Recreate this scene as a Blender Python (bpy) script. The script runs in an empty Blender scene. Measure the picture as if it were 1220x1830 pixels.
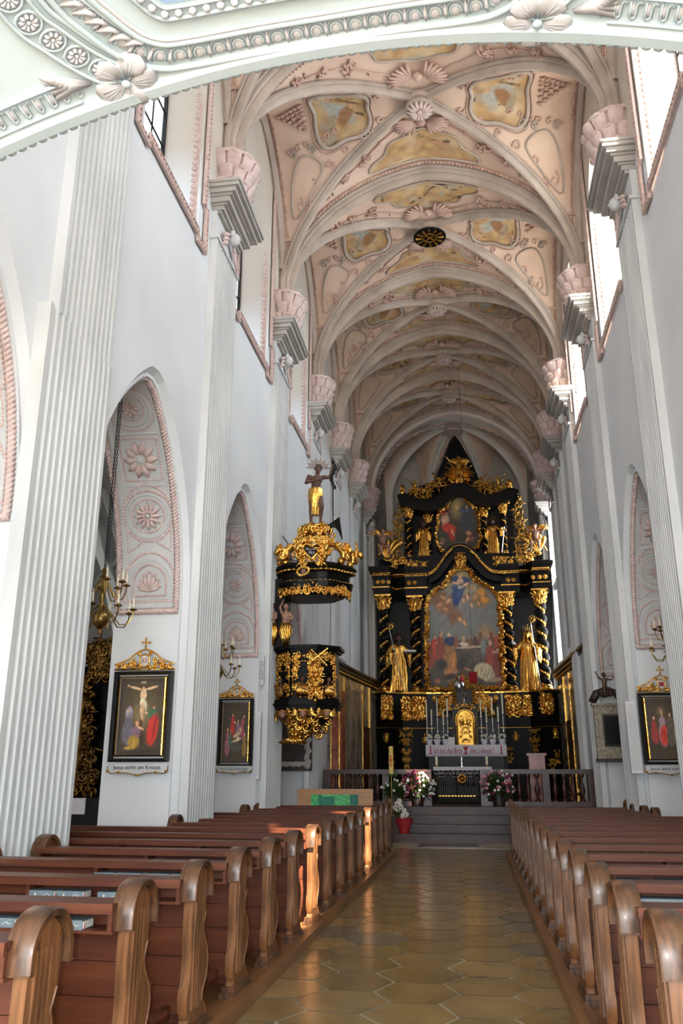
import bpy, math, random
from math import pi, sin, cos, tan, atan, atan2, sqrt, radians, exp
from mathutils import Vector, Matrix, noise, geometry
random.seed(7)
S = bpy.context.scene
COL = S.collection
# ---------------------------------------------------------------- camera
F_PX = 1490.0; EYE = 1.6
PITCH = atan((1385 - 915) / F_PX)
YAW = atan((845 - 610) * cos(PITCH) / F_PX)
cd = bpy.data.cameras.new('camera'); cam = bpy.data.objects.new('camera', cd); COL.objects.link(cam)
cd.sensor_fit = 'VERTICAL'; cd.sensor_height = 24.0; cd.lens = F_PX / 1830 * 24.0
cd.clip_start = 0.05; cd.clip_end = 200
cam.location = (0, 0, EYE); cam.rotation_euler = (pi / 2 + PITCH, 0, YAW)
S.camera = cam
FW = Vector((-sin(YAW) * cos(PITCH), cos(YAW) * cos(PITCH), sin(PITCH)))
RT = Vector((cos(YAW), sin(YAW), 0)); UP = RT.cross(FW)
def ray(u, v): return FW + RT * ((u - 610) / F_PX) - UP * ((v - 915) / F_PX)
def P(u, v, Y):
    d = ray(u, v); t = Y / d.y; return Vector((d.x * t, Y, EYE + d.z * t))
def PX(u, v, X):
    d = ray(u, v); t = X / d.x; return Vector((X, d.y * t, EYE + d.z * t))
def PZ(u, v, Z):
    d = ray(u, v); t = (Z - EYE) / d.z; return Vector((d.x * t, d.y * t, Z))
# ---------------------------------------------------------------- light
W = bpy.data.worlds.new('sky'); S.world = W; W.use_nodes = True
bg = W.node_tree.nodes['Background']; bg.inputs[0].default_value = (0.86, 0.93, 1.0, 1); 
# hazy sky, several times brighter on the sunny (right-hand) side than on the shaded side
_n = W.node_tree; _tc = _n.nodes.new('ShaderNodeTexCoord'); _sx = _n.nodes.new('ShaderNodeSeparateXYZ'); _mr = _n.nodes.new('ShaderNodeMapRange')
_n.links.new(_tc.outputs['Generated'], _sx.inputs[0]); _n.links.new(_sx.outputs['X'], _mr.inputs[0])
_mr.interpolation_type = 'SMOOTHSTEP'
_mr.inputs[1].default_value = -.8; _mr.inputs[2].default_value = .9; _mr.inputs[3].default_value = 1.6; _mr.inputs[4].default_value = 11.0
_n.links.new(_mr.outputs[0], bg.inputs[1])
sl = bpy.data.lights.new('sun', 'SUN'); sl.energy = 46; sl.angle = 0.009; sl.color = (1.0, 0.86, 0.66)
so = bpy.data.objects.new('sun', sl); COL.objects.link(so)
SUN = Vector((-5.75, 10.0, -11.9)).normalized()
so.rotation_euler = SUN.to_track_quat('-Z', 'Y').to_euler()
# the photographer's flash, just left of the lens
fl = bpy.data.lights.new('camera_flash', 'POINT'); fl.energy = 380; fl.shadow_soft_size = 0.02; fl.color = (0.90, 0.95, 1.0)
fo = bpy.data.objects.new('camera_flash', fl); COL.objects.link(fo); fo.location = (-0.10, -0.02, EYE + 0.02)
# added fill lamps behind the camera, below and above the organ gallery
for nm, z, sx, sy, e, c in (('rear_fill_low', 2.8, 6.6, 4.8, 800, (.90,.95,1.0)), ('rear_fill_high', 10.4, 6.0, 6.0, 1100, (1.0,.97,.93))):
    l = bpy.data.lights.new(nm, 'AREA'); l.shape = 'RECTANGLE'; l.size = sx; l.size_y = sy; l.energy = e; l.color = c
    o = bpy.data.objects.new(nm, l); COL.objects.link(o); o.location = (-.5, -6.6, z); o.rotation_euler = (pi/2, 0, 0)
def portal(name, loc, rot, sx, sy):
    l = bpy.data.lights.new(name, 'AREA'); l.shape = 'RECTANGLE'; l.size = sx; l.size_y = sy; l.energy = 1
    l.cycles.is_portal = True
    o = bpy.data.objects.new(name, l); COL.objects.link(o); o.location = loc; o.rotation_euler = rot
    return o
S.view_settings.view_transform = 'Standard'; S.view_settings.look = 'None'
S.view_settings.exposure = 0.0; S.view_settings.gamma = 1.0; S.view_settings.use_curve_mapping = False
S.cycles.max_bounces = 10; S.cycles.diffuse_bounces = 6; S.cycles.glossy_bounces = 4
S.cycles.sample_clamp_indirect = 6.0; S.cycles.caustics_reflective = False; S.cycles.caustics_refractive = False
# ---------------------------------------------------------------- mesh builder
class MB:
    def __init__(s): s.v = []; s.f = []; s.c = []; s.cc = None; s.M = None
    def add(s, vs, fs):
        b = len(s.v)
        if s.M is not None: vs = [s.M @ Vector(p) for p in vs]
        s.v.extend([tuple(p) for p in vs]); s.f.extend([tuple(i + b for i in f) for f in fs])
        if s.cc is not None: s.c.extend([s.cc] * len(vs))
        return s
    def box(s, x0, x1, y0, y1, z0, z1):
        return s.add([(x0,y0,z0),(x1,y0,z0),(x1,y1,z0),(x0,y1,z0),(x0,y0,z1),(x1,y0,z1),(x1,y1,z1),(x0,y1,z1)],
            [(0,3,2,1),(4,5,6,7),(0,1,5,4),(1,2,6,5),(2,3,7,6),(3,0,4,7)])
    def cbox(s, c, d):
        return s.box(c[0]-d[0]/2, c[0]+d[0]/2, c[1]-d[1]/2, c[1]+d[1]/2, c[2]-d[2]/2, c[2]+d[2]/2)
    def tube(s, pts, r, n=8, closed=False, flat=1.0, up=None):
        pts = [Vector(p) for p in pts]; m = len(pts)
        if m < 2: return s
        rr = r if isinstance(r, (list, tuple)) else [r] * m
        u = None; vs = []
        for i in range(m):
            a = pts[(i-1) % m] if (closed or i > 0) else pts[0]
            b = pts[(i+1) % m] if (closed or i < m-1) else pts[-1]
            t = (b - a)
            if t.length < 1e-9: t = Vector((0,0,1))
            t.normalize()
            if up is not None: w = Vector(up)
            elif u is None: w = Vector((0,0,1)) if abs(t.z) < .9 else Vector((1,0,0))
            else: w = u
            u = (w - t * w.dot(t))
            if u.length < 1e-6: u = t.orthogonal()
            u.normalize(); q = t.cross(u)
            for k in range(n):
                an = 2*pi*k/n
                vs.append(pts[i] + (u * cos(an) * flat + q * sin(an)) * rr[i])
        fs = []
        for i in range(m if closed else m-1):
            j = (i+1) % m
            for k in range(n):
                l = (k+1) % n; fs.append((i*n+k, i*n+l, j*n+l, j*n+k))
        if not closed:
            fs.append(tuple(range(n))[::-1]); fs.append(tuple((m-1)*n+k for k in range(n)))
        return s.add(vs, fs)
    def lathe(s, prof, n=16, c=(0,0,0), a0=0, a1=2*pi, lob=0, la=0.0, M=None):
        full = abs(a1-a0-2*pi) < 1e-6; vs = []; k = n if full else n+1
        for r, z in prof:
            for i in range(k):
                a = a0 + (a1-a0)*i/n; q = r*(1+la*abs(cos(lob*a/2))) if lob else r
                p = Vector((q*cos(a), q*sin(a), z))
                if M is not None: p = M @ p
                vs.append((p[0]+c[0], p[1]+c[1], p[2]+c[2]))
        fs = []
        for j in range(len(prof)-1):
            for i in range(n):
                l = (i+1) % k; fs.append((j*k+i, j*k+l, (j+1)*k+l, (j+1)*k+i))
        if full:
            if prof[0][0] > 1e-4: fs.append(tuple(range(k))[::-1])
            if prof[-1][0] > 1e-4: fs.append(tuple((len(prof)-1)*k+i for i in range(k)))
        return s.add(vs, fs)
    def ell(s, c, r, n=8, m=6, R=None):
        vs = []; r = (r,r,r) if isinstance(r, (int,float)) else r
        c = Vector(c)
        for j in range(1, m):
            ph = pi*j/m
            for i in range(n):
                a = 2*pi*i/n; p = Vector((r[0]*sin(ph)*cos(a), r[1]*sin(ph)*sin(a), r[2]*cos(ph)))
                if R is not None: p = R @ p
                vs.append(c+p)
        t = Vector((0,0,r[2])); 
        if R is not None: t = R @ t
        vs.append(c+t); vs.append(c-t); T = len(vs)-2; B = T+1; fs = []
        for j in range(m-2):
            for i in range(n):
                l = (i+1) % n; fs.append((j*n+i, (j+1)*n+i, (j+1)*n+l, j*n+l))
        for i in range(n):
            l = (i+1) % n; fs.append((T, i, l)); fs.append((B, (m-2)*n+l, (m-2)*n+i))
        return s.add(vs, fs)
    def loft(s, rings, closed=True, cap=True):
        n = len(rings[0]); vs = [p for r in rings for p in r]; fs = []
        for j in range(len(rings)-1):
            for i in range(n if closed else n-1):
                l = (i+1) % n; fs.append((j*n+i, j*n+l, (j+1)*n+l, (j+1)*n+i))
        if cap and closed:
            fs.append(tuple(range(n))[::-1]); fs.append(tuple((len(rings)-1)*n+i for i in range(n)))
        return s.add(vs, fs)
    def prism(s, loops, d, M=None):
        """2D loops (outline, holes...) in local XY, from z=0 to z=d, placed by M"""
        M = M or Matrix.Identity(4)
        tris = geometry.tessellate_polygon([[Vector((p[0], p[1], 0)) for p in l] for l in loops])
        flat = [p for l in loops for p in l]; n = len(flat)
        vs = [M @ Vector((p[0], p[1], 0)) for p in flat] + [M @ Vector((p[0], p[1], d)) for p in flat]
        fs = [tuple(t) for t in tris] + [tuple(i+n for i in reversed(t)) for t in tris]
        b = 0
        for l in loops:
            k = len(l)
            for i in range(k):
                j = (i+1) % k; fs.append((b+i, b+j, b+j+n, b+i+n))
            b += k
        return s.add(vs, fs)
    def band(s, path, prof, closed=False, up=(0,0,1)):
        """sweep an open 2D profile [(side, height)...] along path; height runs along up/normal list"""
        m = len(path); path = [Vector(p) for p in path]; rings = []
        for i in range(m):
            a = path[(i-1) % m] if (closed or i > 0) else path[0]
            b = path[(i+1) % m] if (closed or i < m-1) else path[-1]
            t = (b-a).normalized(); u = Vector(up[i]) if isinstance(up, list) else Vector(up)
            u = (u - t*u.dot(t)).normalized(); q = t.cross(u)
            rings.append([path[i] + q*x + u*y for x, y in prof])
        if closed: rings.append(rings[0])
        n = len(prof); vs = [p for r in rings for p in r]; fs = []
        for j in range(len(rings)-1):
            for i in range(n-1): fs.append((j*n+i, j*n+i+1, (j+1)*n+i+1, (j+1)*n+i))
        return s.add(vs, fs)
    def build(s, name, mat, parent=None, smooth=False, fix=True):
        me = bpy.data.meshes.new(name)
        off = Vector(parent['_w']) if (parent is not None and '_w' in parent) else Vector((0,0,0))
        vs = [(p[0]-off[0], p[1]-off[1], p[2]-off[2]) for p in s.v] if off.length else s.v
        me.from_pydata(vs, [], s.f)
        if s.c and len(s.c) == len(s.v):
            at = me.color_attributes.new('Col', 'FLOAT_COLOR', 'POINT')
            buf = []
            for c in s.c: buf.extend((c[0], c[1], c[2], 1.0))
            at.data.foreach_set('color', buf)
        if fix:
            import bmesh
            bm = bmesh.new(); bm.from_mesh(me); bmesh.ops.recalc_face_normals(bm, faces=bm.faces); bm.to_mesh(me); bm.free()
        if smooth: me.polygons.foreach_set('use_smooth', [True]*len(me.polygons))
        me.materials.append(mat)
        o = bpy.data.objects.new(name, me); COL.objects.link(o)
        if parent is not None:
            o.parent = parent; o['_w'] = tuple(off)
        else: o['_w'] = (0.0,0.0,0.0)
        if smooth == 'auto': autosmooth(me)
        return o
def autosmooth(me, ang=40):
    me.polygons.foreach_set('use_smooth', [True]*len(me.polygons))
    me.set_sharp_from_angle(angle=radians(ang))
def thing(name, label, cat, loc=(0,0,0), group=None):
    o = bpy.data.objects.new(name, None); COL.objects.link(o); o.location = loc; o['_w'] = tuple(float(c) for c in loc)
    o.empty_display_size = .1
    o['label'] = label; o['category'] = cat
    if group: o['group'] = group
    return o
def tag(o, label, cat, group=None):
    o['label'] = label; o['category'] = cat
    if group: o['group'] = group
    return o
def struct(o): o['kind'] = 'structure'; return o
def dup(root, loc, label=None, rotz=None, group=None):
    def cp(o, par):
        c = o.copy(); COL.objects.link(c)
        if par is not None: c.parent = par; c.matrix_parent_inverse = o.matrix_parent_inverse
        for ch in list(o.children): cp(ch, c)
        return c
    r = cp(root, None); r.location = loc
    if rotz is not None: r.rotation_euler = (0,0,rotz)
    if label: r['label'] = label
    if group: r['group'] = group
    return r
def rebase(o, loc):
    """put a tagged single mesh's origin at loc"""
    loc = Vector(loc); o.data.transform(Matrix.Translation(-loc)); o.location = loc; return o
def blobfig(parts, vox, mat, name, parent=None, M=None, smooth=4):
    """capsules/ellipsoids fused to one continuous skin. parts: ('c',p0,p1,r0,r1) or ('e',c,(rx,ry,rz))"""
    mb = MB(); mb.M = M
    for q in parts:
        if q[0] == 'c':
            a, b = Vector(q[1]), Vector(q[2]); r0, r1 = q[3], q[4]
            pts = [a.lerp(b, t/4) for t in range(5)]
            mb.tube(pts, [r0+(r1-r0)*t/4 for t in range(5)], 8); mb.ell(a, r0, 8, 6); mb.ell(b, r1, 8, 6)
        else: mb.ell(q[1], q[2], 10, 8)
    o = mb.build(name, mat, None, fix=True)
    md = o.modifiers.new('r', 'REMESH'); md.mode = 'VOXEL'; md.voxel_size = vox
    ms = o.modifiers.new('s', 'SMOOTH'); ms.factor = .5; ms.iterations = smooth
    dg = bpy.context.evaluated_depsgraph_get(); ev = o.evaluated_get(dg)
    me = bpy.data.meshes.new_from_object(ev); bpy.data.objects.remove(o)
    me.polygons.foreach_set('use_smooth', [True]*len(me.polygons))
    if not me.materials: me.materials.append(mat)
    off = Vector(parent['_w']) if parent is not None else Vector((0,0,0))
    me.transform(Matrix.Translation(-off)); me.name = name
    o = bpy.data.objects.new(name, me); COL.objects.link(o)
    if parent is not None: o.parent = parent
    o['_w'] = tuple(off)
    return o
# ---------------------------------------------------------------- materials
def newmat(name):
    m = bpy.data.materials.new(name); m.use_nodes = True; nt = m.node_tree
    return m, nt, nt.nodes['Principled BSDF']
def lin(c): return tuple((x/12.92 if x <= .04045 else ((x+.055)/1.055)**2.4) for x in c)
def mat(name, c1, c2=None, rough=.6, metal=0.0, nscale=4.0, bump=0.0, bscale=30.0, stretch=None, wave=None, spec=None, detail=4, coat=0.0):
    """c1,c2 display colours; noise mixes them"""
    m, nt, b = newmat(name); c1 = lin(c1); c2 = lin(c2) if c2 else c1
    b.inputs['Roughness'].default_value = rough; b.inputs['Metallic'].default_value = metal
    if spec is not None: b.inputs['Specular IOR Level'].default_value = spec
    if coat: b.inputs['Coat Weight'].default_value = coat; b.inputs['Coat Roughness'].default_value = .15
    tc = nt.nodes.new('ShaderNodeTexCoord'); mp = nt.nodes.new('ShaderNodeMapping')
    nt.links.new(tc.outputs['Object'], mp.inputs[0])
    if stretch: mp.inputs['Scale'].default_value = stretch
    ns = nt.nodes.new('ShaderNodeTexNoise'); ns.inputs['Scale'].default_value = nscale; ns.inputs['Detail'].default_value = detail
    nt.links.new(mp.outputs[0], ns.inputs['Vector'])
    cr = nt.nodes.new('ShaderNodeValToRGB'); cr.color_ramp.elements[0].position = .32; cr.color_ramp.elements[1].position = .68
    cr.color_ramp.elements[0].color = (*c1, 1); cr.color_ramp.elements[1].color = (*c2, 1)
    nt.links.new(ns.outputs['Fac'], cr.inputs[0]); nt.links.new(cr.outputs[0], b.inputs['Base Color'])
    if bump:
        n2 = nt.nodes.new('ShaderNodeTexNoise'); n2.inputs['Scale'].default_value = bscale; n2.inputs['Detail'].default_value = 3
        nt.links.new(mp.outputs[0], n2.inputs['Vector'])
        bp = nt.nodes.new('ShaderNodeBump'); bp.inputs['Strength'].default_value = bump; bp.inputs['Distance'].default_value = .02
        nt.links.new(n2.outputs['Fac'], bp.inputs['Height']); nt.links.new(bp.outputs[0], b.inputs['Normal'])
    return m
def colmat(name, rough=.5, metal=0.0, coat=0.0):
    m, nt, b = newmat(name); a = nt.nodes.new('ShaderNodeVertexColor'); a.layer_name = 'Col'
    nt.links.new(a.outputs[0], b.inputs['Base Color']); b.inputs['Roughness'].default_value = rough
    if coat: b.inputs['Coat Weight'].default_value = coat
    return m
M_ = {}
M_['white'] = mat('white_plaster', (.86,.87,.88), (.90,.905,.91), .85, nscale=.8, bump=.05, bscale=12)
M_['pil'] = mat('pilaster_plaster', (.76,.77,.775), (.84,.845,.845), .85, nscale=2.0, stretch=(1,1,.3))
M_['cream'] = mat('cream_stucco', (.83,.80,.76), (.88,.855,.82), .85, nscale=1.2, bump=.06, bscale=9)
M_['grey'] = mat('grey_stucco', (.64,.62,.60), (.73,.71,.68), .85, nscale=1.5)
M_['pgrey'] = mat('pale_grey_stucco', (.76,.77,.77), (.81,.81,.81), .85, nscale=1.5)
M_['pink'] = mat('pink_stucco', (.80,.70,.68), (.87,.79,.77), .85, nscale=6)
M_['vault'] = mat('vault_pink_plaster', (.82,.70,.62), (.88,.78,.70), .9, nscale=1.0, bump=.05, bscale=7)
M_['rib'] = mat('rib_plaster', (.66,.60,.55), (.77,.71,.66), .85, nscale=1.4)
M_['gsoft'] = mat('gallery_stucco', (.735,.78,.79), (.78,.815,.825), .85, nscale=1.5, bump=.04, bscale=10)
M_['gpink'] = mat('gallery_pink_stucco', (.775,.755,.76), (.81,.785,.79), .85, nscale=8)
M_['gold'] = mat('gilding', (.84,.60,.25), (.97,.78,.42), .27, 1.0, nscale=7, bump=.45, bscale=22)
M_['pinkw'] = mat('window_surround_pink', (.74,.64,.61), (.83,.74,.71), .85, nscale=9)
M_['pinkv'] = mat('vault_stucco_pink', (.75,.61,.55), (.84,.72,.66), .85, nscale=6)
M_['golddull'] = mat('dull_gilding', (.62,.46,.20), (.82,.63,.30), .38, 1.0, nscale=7, bump=.25, bscale=18)
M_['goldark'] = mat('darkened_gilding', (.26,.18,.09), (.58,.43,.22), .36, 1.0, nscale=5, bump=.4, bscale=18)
M_['black'] = mat('black_lacquer', (.035,.03,.028), (.065,.055,.05), .38, nscale=2, spec=.18)
M_['blackm'] = mat('black_frame', (.05,.05,.05), (.08,.08,.08), .4)
M_['iron'] = mat('black_iron', (.06,.06,.065), (.10,.10,.10), .5, .6)
M_['flesh'] = mat('painted_flesh', (.55,.40,.33), (.66,.50,.42), .5, nscale=5)
M_['fleshdk'] = mat('dark_painted_flesh', (.30,.20,.15), (.40,.28,.22), .5, nscale=5)
M_['pew'] = mat('red_brown_pew_wood', (.28,.13,.08), (.42,.22,.13), .46, nscale=3, stretch=(.35,5,5), spec=.35)
M_['pewend'] = mat('oak_bench_end_wood', (.29,.18,.105), (.54,.355,.21), .42, nscale=4, stretch=(6,6,.6), coat=.12)
M_['cap'] = mat('dark_oak_cap_wood', (.17,.11,.08), (.44,.29,.18), .38, nscale=5, stretch=(6,1.5,1.5), coat=.18)
M_['redwood'] = mat('dark_red_marble', (.17,.08,.065), (.31,.15,.12), .36, nscale=5, bump=.05)
M_['step'] = mat('worn_red_marble_step', (.15,.085,.07), (.28,.16,.125), .36, spec=.3, nscale=2.5, stretch=(.6,2,1), bump=.06, bscale=8)
M_['brass'] = mat('brass', (.50,.40,.22), (.66,.55,.32), .32, 1.0, nscale=9)
M_['candle'] = mat('candle_wax', (.93,.89,.76), (.96,.93,.84), .5)
M_['cloth'] = mat('white_linen', (.82,.80,.84), (.88,.87,.90), .9, nscale=20)
M_['redcloth'] = mat('red_cloth', (.60,.10,.12), (.70,.15,.16), .8)
M_['silver'] = mat('silver', (.75,.75,.76), (.85,.85,.85), .25, 1.0)
M_['plat'] = mat('brown_platform_boards', (.42,.28,.17), (.56,.39,.24), .38, nscale=3, stretch=(5,.4,1), coat=.2)
M_['book'] = mat('grey_book_cover', (.40,.45,.48), (.47,.52,.55), .45)
M_['paper'] = mat('paper_pages', (.85,.84,.80), (.92,.91,.88), .8)
M_['redtrim'] = mat('red_ink', (.62,.12,.16), (.70,.16,.20), .7)
M_['ink'] = mat('black_ink', (.05,.05,.06), (.07,.07,.08), .6)
M_['mgrey'] = mat('grey_brown_marble', (.34,.30,.26), (.58,.53,.46), .25, nscale=2.2, stretch=(1,1,.45), detail=8)
M_['mred'] = mat('red_marble', (.48,.22,.15), (.66,.36,.25), .25, nscale=5, detail=8)
M_['dark'] = mat('dark_brown_wood', (.13,.09,.07), (.2,.14,.11), .5)  # plain dark brown wood tone
M_['oakl'] = mat('light_oak_board', (.66,.47,.30), (.74,.56,.37), .45, nscale=3, stretch=(.5,4,4))
M_['green'] = mat('green_woven_cloth', (.10,.42,.30), (.30,.72,.45), .8, nscale=9)
M_['leaf'] = mat('green_leaves', (.12,.22,.08), (.26,.36,.15), .6, nscale=12)
M_['col'] = colmat('painted_colours', .55)
M_['paint'] = colmat('oil_painting', .5)
M_['mural'] = colmat('fresco_paint', .9)

def glassmat():
    m, nt, b = newmat('clear_window_glass'); nt.nodes.remove(b); out = [n for n in nt.nodes if n.type == 'OUTPUT_MATERIAL'][0]
    tr = nt.nodes.new('ShaderNodeBsdfTransparent'); tr.inputs[0].default_value = (.93,.95,.95,1); gs = nt.nodes.new('ShaderNodeBsdfGlossy'); gs.inputs['Roughness'].default_value = .05
    mx = nt.nodes.new('ShaderNodeMixShader'); mx.inputs[0].default_value = .06
    nt.links.new(tr.outputs[0], mx.inputs[1]); nt.links.new(gs.outputs[0], mx.inputs[2]); nt.links.new(mx.outputs[0], out.inputs[0]); return m
M_['glass'] = glassmat()

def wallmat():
    """white on the lower wall, blending to cream on the clerestory above"""
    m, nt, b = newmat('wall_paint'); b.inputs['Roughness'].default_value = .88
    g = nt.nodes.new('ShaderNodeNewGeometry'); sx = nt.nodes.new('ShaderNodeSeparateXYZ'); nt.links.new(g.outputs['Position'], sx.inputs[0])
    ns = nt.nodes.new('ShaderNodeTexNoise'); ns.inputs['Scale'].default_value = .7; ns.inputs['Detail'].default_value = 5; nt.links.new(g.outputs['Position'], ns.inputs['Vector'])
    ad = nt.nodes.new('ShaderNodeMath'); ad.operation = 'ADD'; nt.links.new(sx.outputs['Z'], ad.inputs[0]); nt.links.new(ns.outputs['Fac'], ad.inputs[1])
    mr = nt.nodes.new('ShaderNodeMapRange'); mr.inputs[1].default_value = 11.6; mr.inputs[2].default_value = 12.6; nt.links.new(ad.outputs[0], mr.inputs[0])  # colour blends from white to cream with height
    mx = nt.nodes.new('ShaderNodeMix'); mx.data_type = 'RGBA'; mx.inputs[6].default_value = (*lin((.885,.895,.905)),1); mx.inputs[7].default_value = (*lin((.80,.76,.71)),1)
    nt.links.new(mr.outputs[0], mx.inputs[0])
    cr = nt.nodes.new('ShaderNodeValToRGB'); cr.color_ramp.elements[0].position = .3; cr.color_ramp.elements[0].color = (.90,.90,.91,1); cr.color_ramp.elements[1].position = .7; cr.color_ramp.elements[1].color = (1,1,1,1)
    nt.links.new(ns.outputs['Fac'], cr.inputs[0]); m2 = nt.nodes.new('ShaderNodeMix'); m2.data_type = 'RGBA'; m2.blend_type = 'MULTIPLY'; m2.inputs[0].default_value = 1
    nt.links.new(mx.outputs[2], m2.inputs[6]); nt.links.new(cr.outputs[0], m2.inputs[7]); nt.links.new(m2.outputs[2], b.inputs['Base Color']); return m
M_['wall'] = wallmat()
# ================================================================ shell
XC = -0.6; WL = -4.8; WR = 3.6; HW = 4.2
def skew(y): return max(0.0, (y-26.0))*0.03
def skewmesh(o):
    for v in o.data.vertices:
        v.co.x += skew(v.co.y)
    return o
# ================================================================ side walls
ARC = [0.6, 6.2, 11.78, 17.5, 22.98]      # arcade bays
AH, AS, AP = 1.98, 4.4, 7.90
AR_ = (AH*AH+(AP-AS)**2)/(2*AH); ATH = math.asin((AP-AS)/AR_)
def tip(dy): return .13*(1-dy/.4)**2 if dy < .4 else 0.0      # softly rounded crown
def archpts(yc, n=14, a=AH, grow=0.0):
    """far half, from springing up to the crown: (y,z)"""
    out = []
    for i in range(n+1):
        dy = max(0.0, a-AR_+(AR_+grow)*cos(ATH*i/n)); out.append((yc+dy, AS+(AR_+grow)*sin(ATH*i/n)-tip(dy)))
    return out
def archloop(yc, z0=-.3, grow=0.0):
    f = archpts(yc, 18, AH, grow); near = [(2*yc-y, z) for y, z in f]
    return [(yc-AH-grow, z0)] + near[:-1] + [(yc, f[-1][1])] + list(reversed(f[:-1])) + [(yc+AH+grow, z0)]
WIN = [(0.6,1.4),(6.2,1.4),(11.8,1.4),(17.45,1.5),(23.1,1.35)]
WZ, WSP, WTOP = 11.6, 14.6, 16.6
def winloop(yc, a, z0=WZ, shr=0.0, n=8):
    a2 = a-shr; pts = [(yc-a2, z0)]
    for i in range(n*2+1):
        t = pi - pi*i/(n*2); pts.append((yc+a2*cos(t), WSP+(WTOP-WSP-shr)*sin(t)**.8))
    pts.append((yc+a2, z0)); return pts
def Mside(s, w):   # local (y,z,depth) -> world; depth grows outwards from the wall face
    return Matrix(((0,0,s,w),(1,0,0,0),(0,1,0,0),(0,0,0,1)))
TR = [3.45, 9.05, 14.65, 20.25, 25.3, 29.3, 33.2, 37.0]
BOSS = [6.25, 11.85, 17.5, 22.85, 27.4, 31.3, 35.1]
walls = {}
for s, w, nm in ((-1, WL, 'left'), (1, WR, 'right')):
    M = Mside(s, w); wb = MB()
    # lower thick wall with the arcade
    holes = [archloop(y) for y in ARC]
    outline = [(-8,-.3)]
    for l in holes: outline += l
    outline += [(26,-.3),(26,9.6),(-8,9.6)]
    wb.prism([outline], 1.2, M @ Matrix.Translation((0,0,.1)))
    front = [(-8,-.3)]
    for y in ARC: front += archloop(y, -.3, .14)
    front += [(26,-.3),(26,19.2),(-8,19.2)]
    for y in ARC:
        A = archloop(y, -.3, .14); B = archloop(y); n = len(A)
        wb.add([M@Vector((p[0],p[1],.0)) for p in A]+[M@Vector((p[0],p[1],.16)) for p in B], [(i,i+1,n+i+1,n+i) for i in range(n-1)])
    wb.prism([front] + [winloop(y,a) for y,a in WIN], .10, M)
    HOLE = [[(34.5,4.8),(34.5,9.2),(36.6,9.2),(36.6,4.8)]] if s > 0 else []
    wb.prism([[(26,-.3),(37.5,-.3),(37.5,9.6),(26,9.6)]]+HOLE, 1.3, M)
    # upper wall with windows
    M2 = M @ Matrix.Translation((0,0,.75))
    wb.prism([[(-8,9.6),(26,9.6),(26,19.2),(-8,19.2)]] + [winloop(y,a,WZ+.35,.12) for y,a in WIN], .1, M2)
    HOLE = [[(34.5,9.7),(34.5,13.2),(36.6,13.2),(36.6,9.7)]] if s > 0 else []
    wb.prism([[(26,9.6),(37.5,9.6),(37.5,19.2),(26,19.2)]]+HOLE, .9, M)
    for y, a in WIN:
        A = winloop(y,a); B = winloop(y,a,WZ+.35,.12); n = len(A)
        wb.add([M@Vector((p[0],p[1],.0)) for p in A]+[M@Vector((p[0],p[1],.8)) for p in B],
               [(i,(i+1)%n,n+(i+1)%n,n+i) for i in range(n)])
    wb.add([M@Vector(p) for p in ((-8,9.6,.1),(26,9.6,.1),(26,9.6,.9),(-8,9.6,.9))], [(0,1,2,3)])
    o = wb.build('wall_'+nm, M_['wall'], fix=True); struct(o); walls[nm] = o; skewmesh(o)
    # windows
    for k, (y, a) in enumerate(WIN):
        g = MB(); x = w+s*.78
        W0, W1 = y-a+.1, y+a-.1
        g.tube([(x,W0,WZ+.35),(x,W1,WZ+.35)], .035, 4)
        for i in range(1,4): yy = W0+(W1-W0)*i/4; g.tube([(x,yy,WZ+.3),(x,yy,WTOP-.1)], .018 if i != 2 else .035, 4)
        for i in range(1,6): zz = WZ+.35+i*.82; g.tube([(x,W0,zz),(x,W1,zz)], .022, 4)
        g.band([(x,p[0],p[1]) for p in winloop(y,a,WZ+.36,.14)], [(-.04,-.03),(-.04,.03),(.04,.03),(.04,-.03),(-.04,-.03)], up=(s,0,0))
        o = struct(g.build('window_%d' % (k+1+(8 if s > 0 else 0)), M_['iron']))
        gl = MB(); gl.add([(x,W0,WZ+.35),(x,W1,WZ+.35),(x,W1,WTOP-.15),(x,W0,WTOP-.15)], [(0,1,2,3)]); gl.build('pane', M_['glass'], o)
        portal('portal_'+nm+str(k), (w+s*.9+skew(y), y, 14.2), (0, radians(90)*(1 if s>0 else -1), 0), 5.2, 2*a)
    # outside skin of the aisle, roof
    xo = w + s*5.7
    ob = MB(); ob.box(min(xo,xo+s*.2), max(xo,xo+s*.2), -8, 30, -.1, 9.2); ob.box(min(w+s*1.2,xo), max(w+s*1.2,xo), -8, 30, 9.0, 9.25)
    ob.box(min(w+s*1.2,xo), max(w+s*1.2,xo), 25.4, 25.6, -.1, 9.2)
    struct(ob.build('wall_aisle_'+nm, M_['white']))
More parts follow.
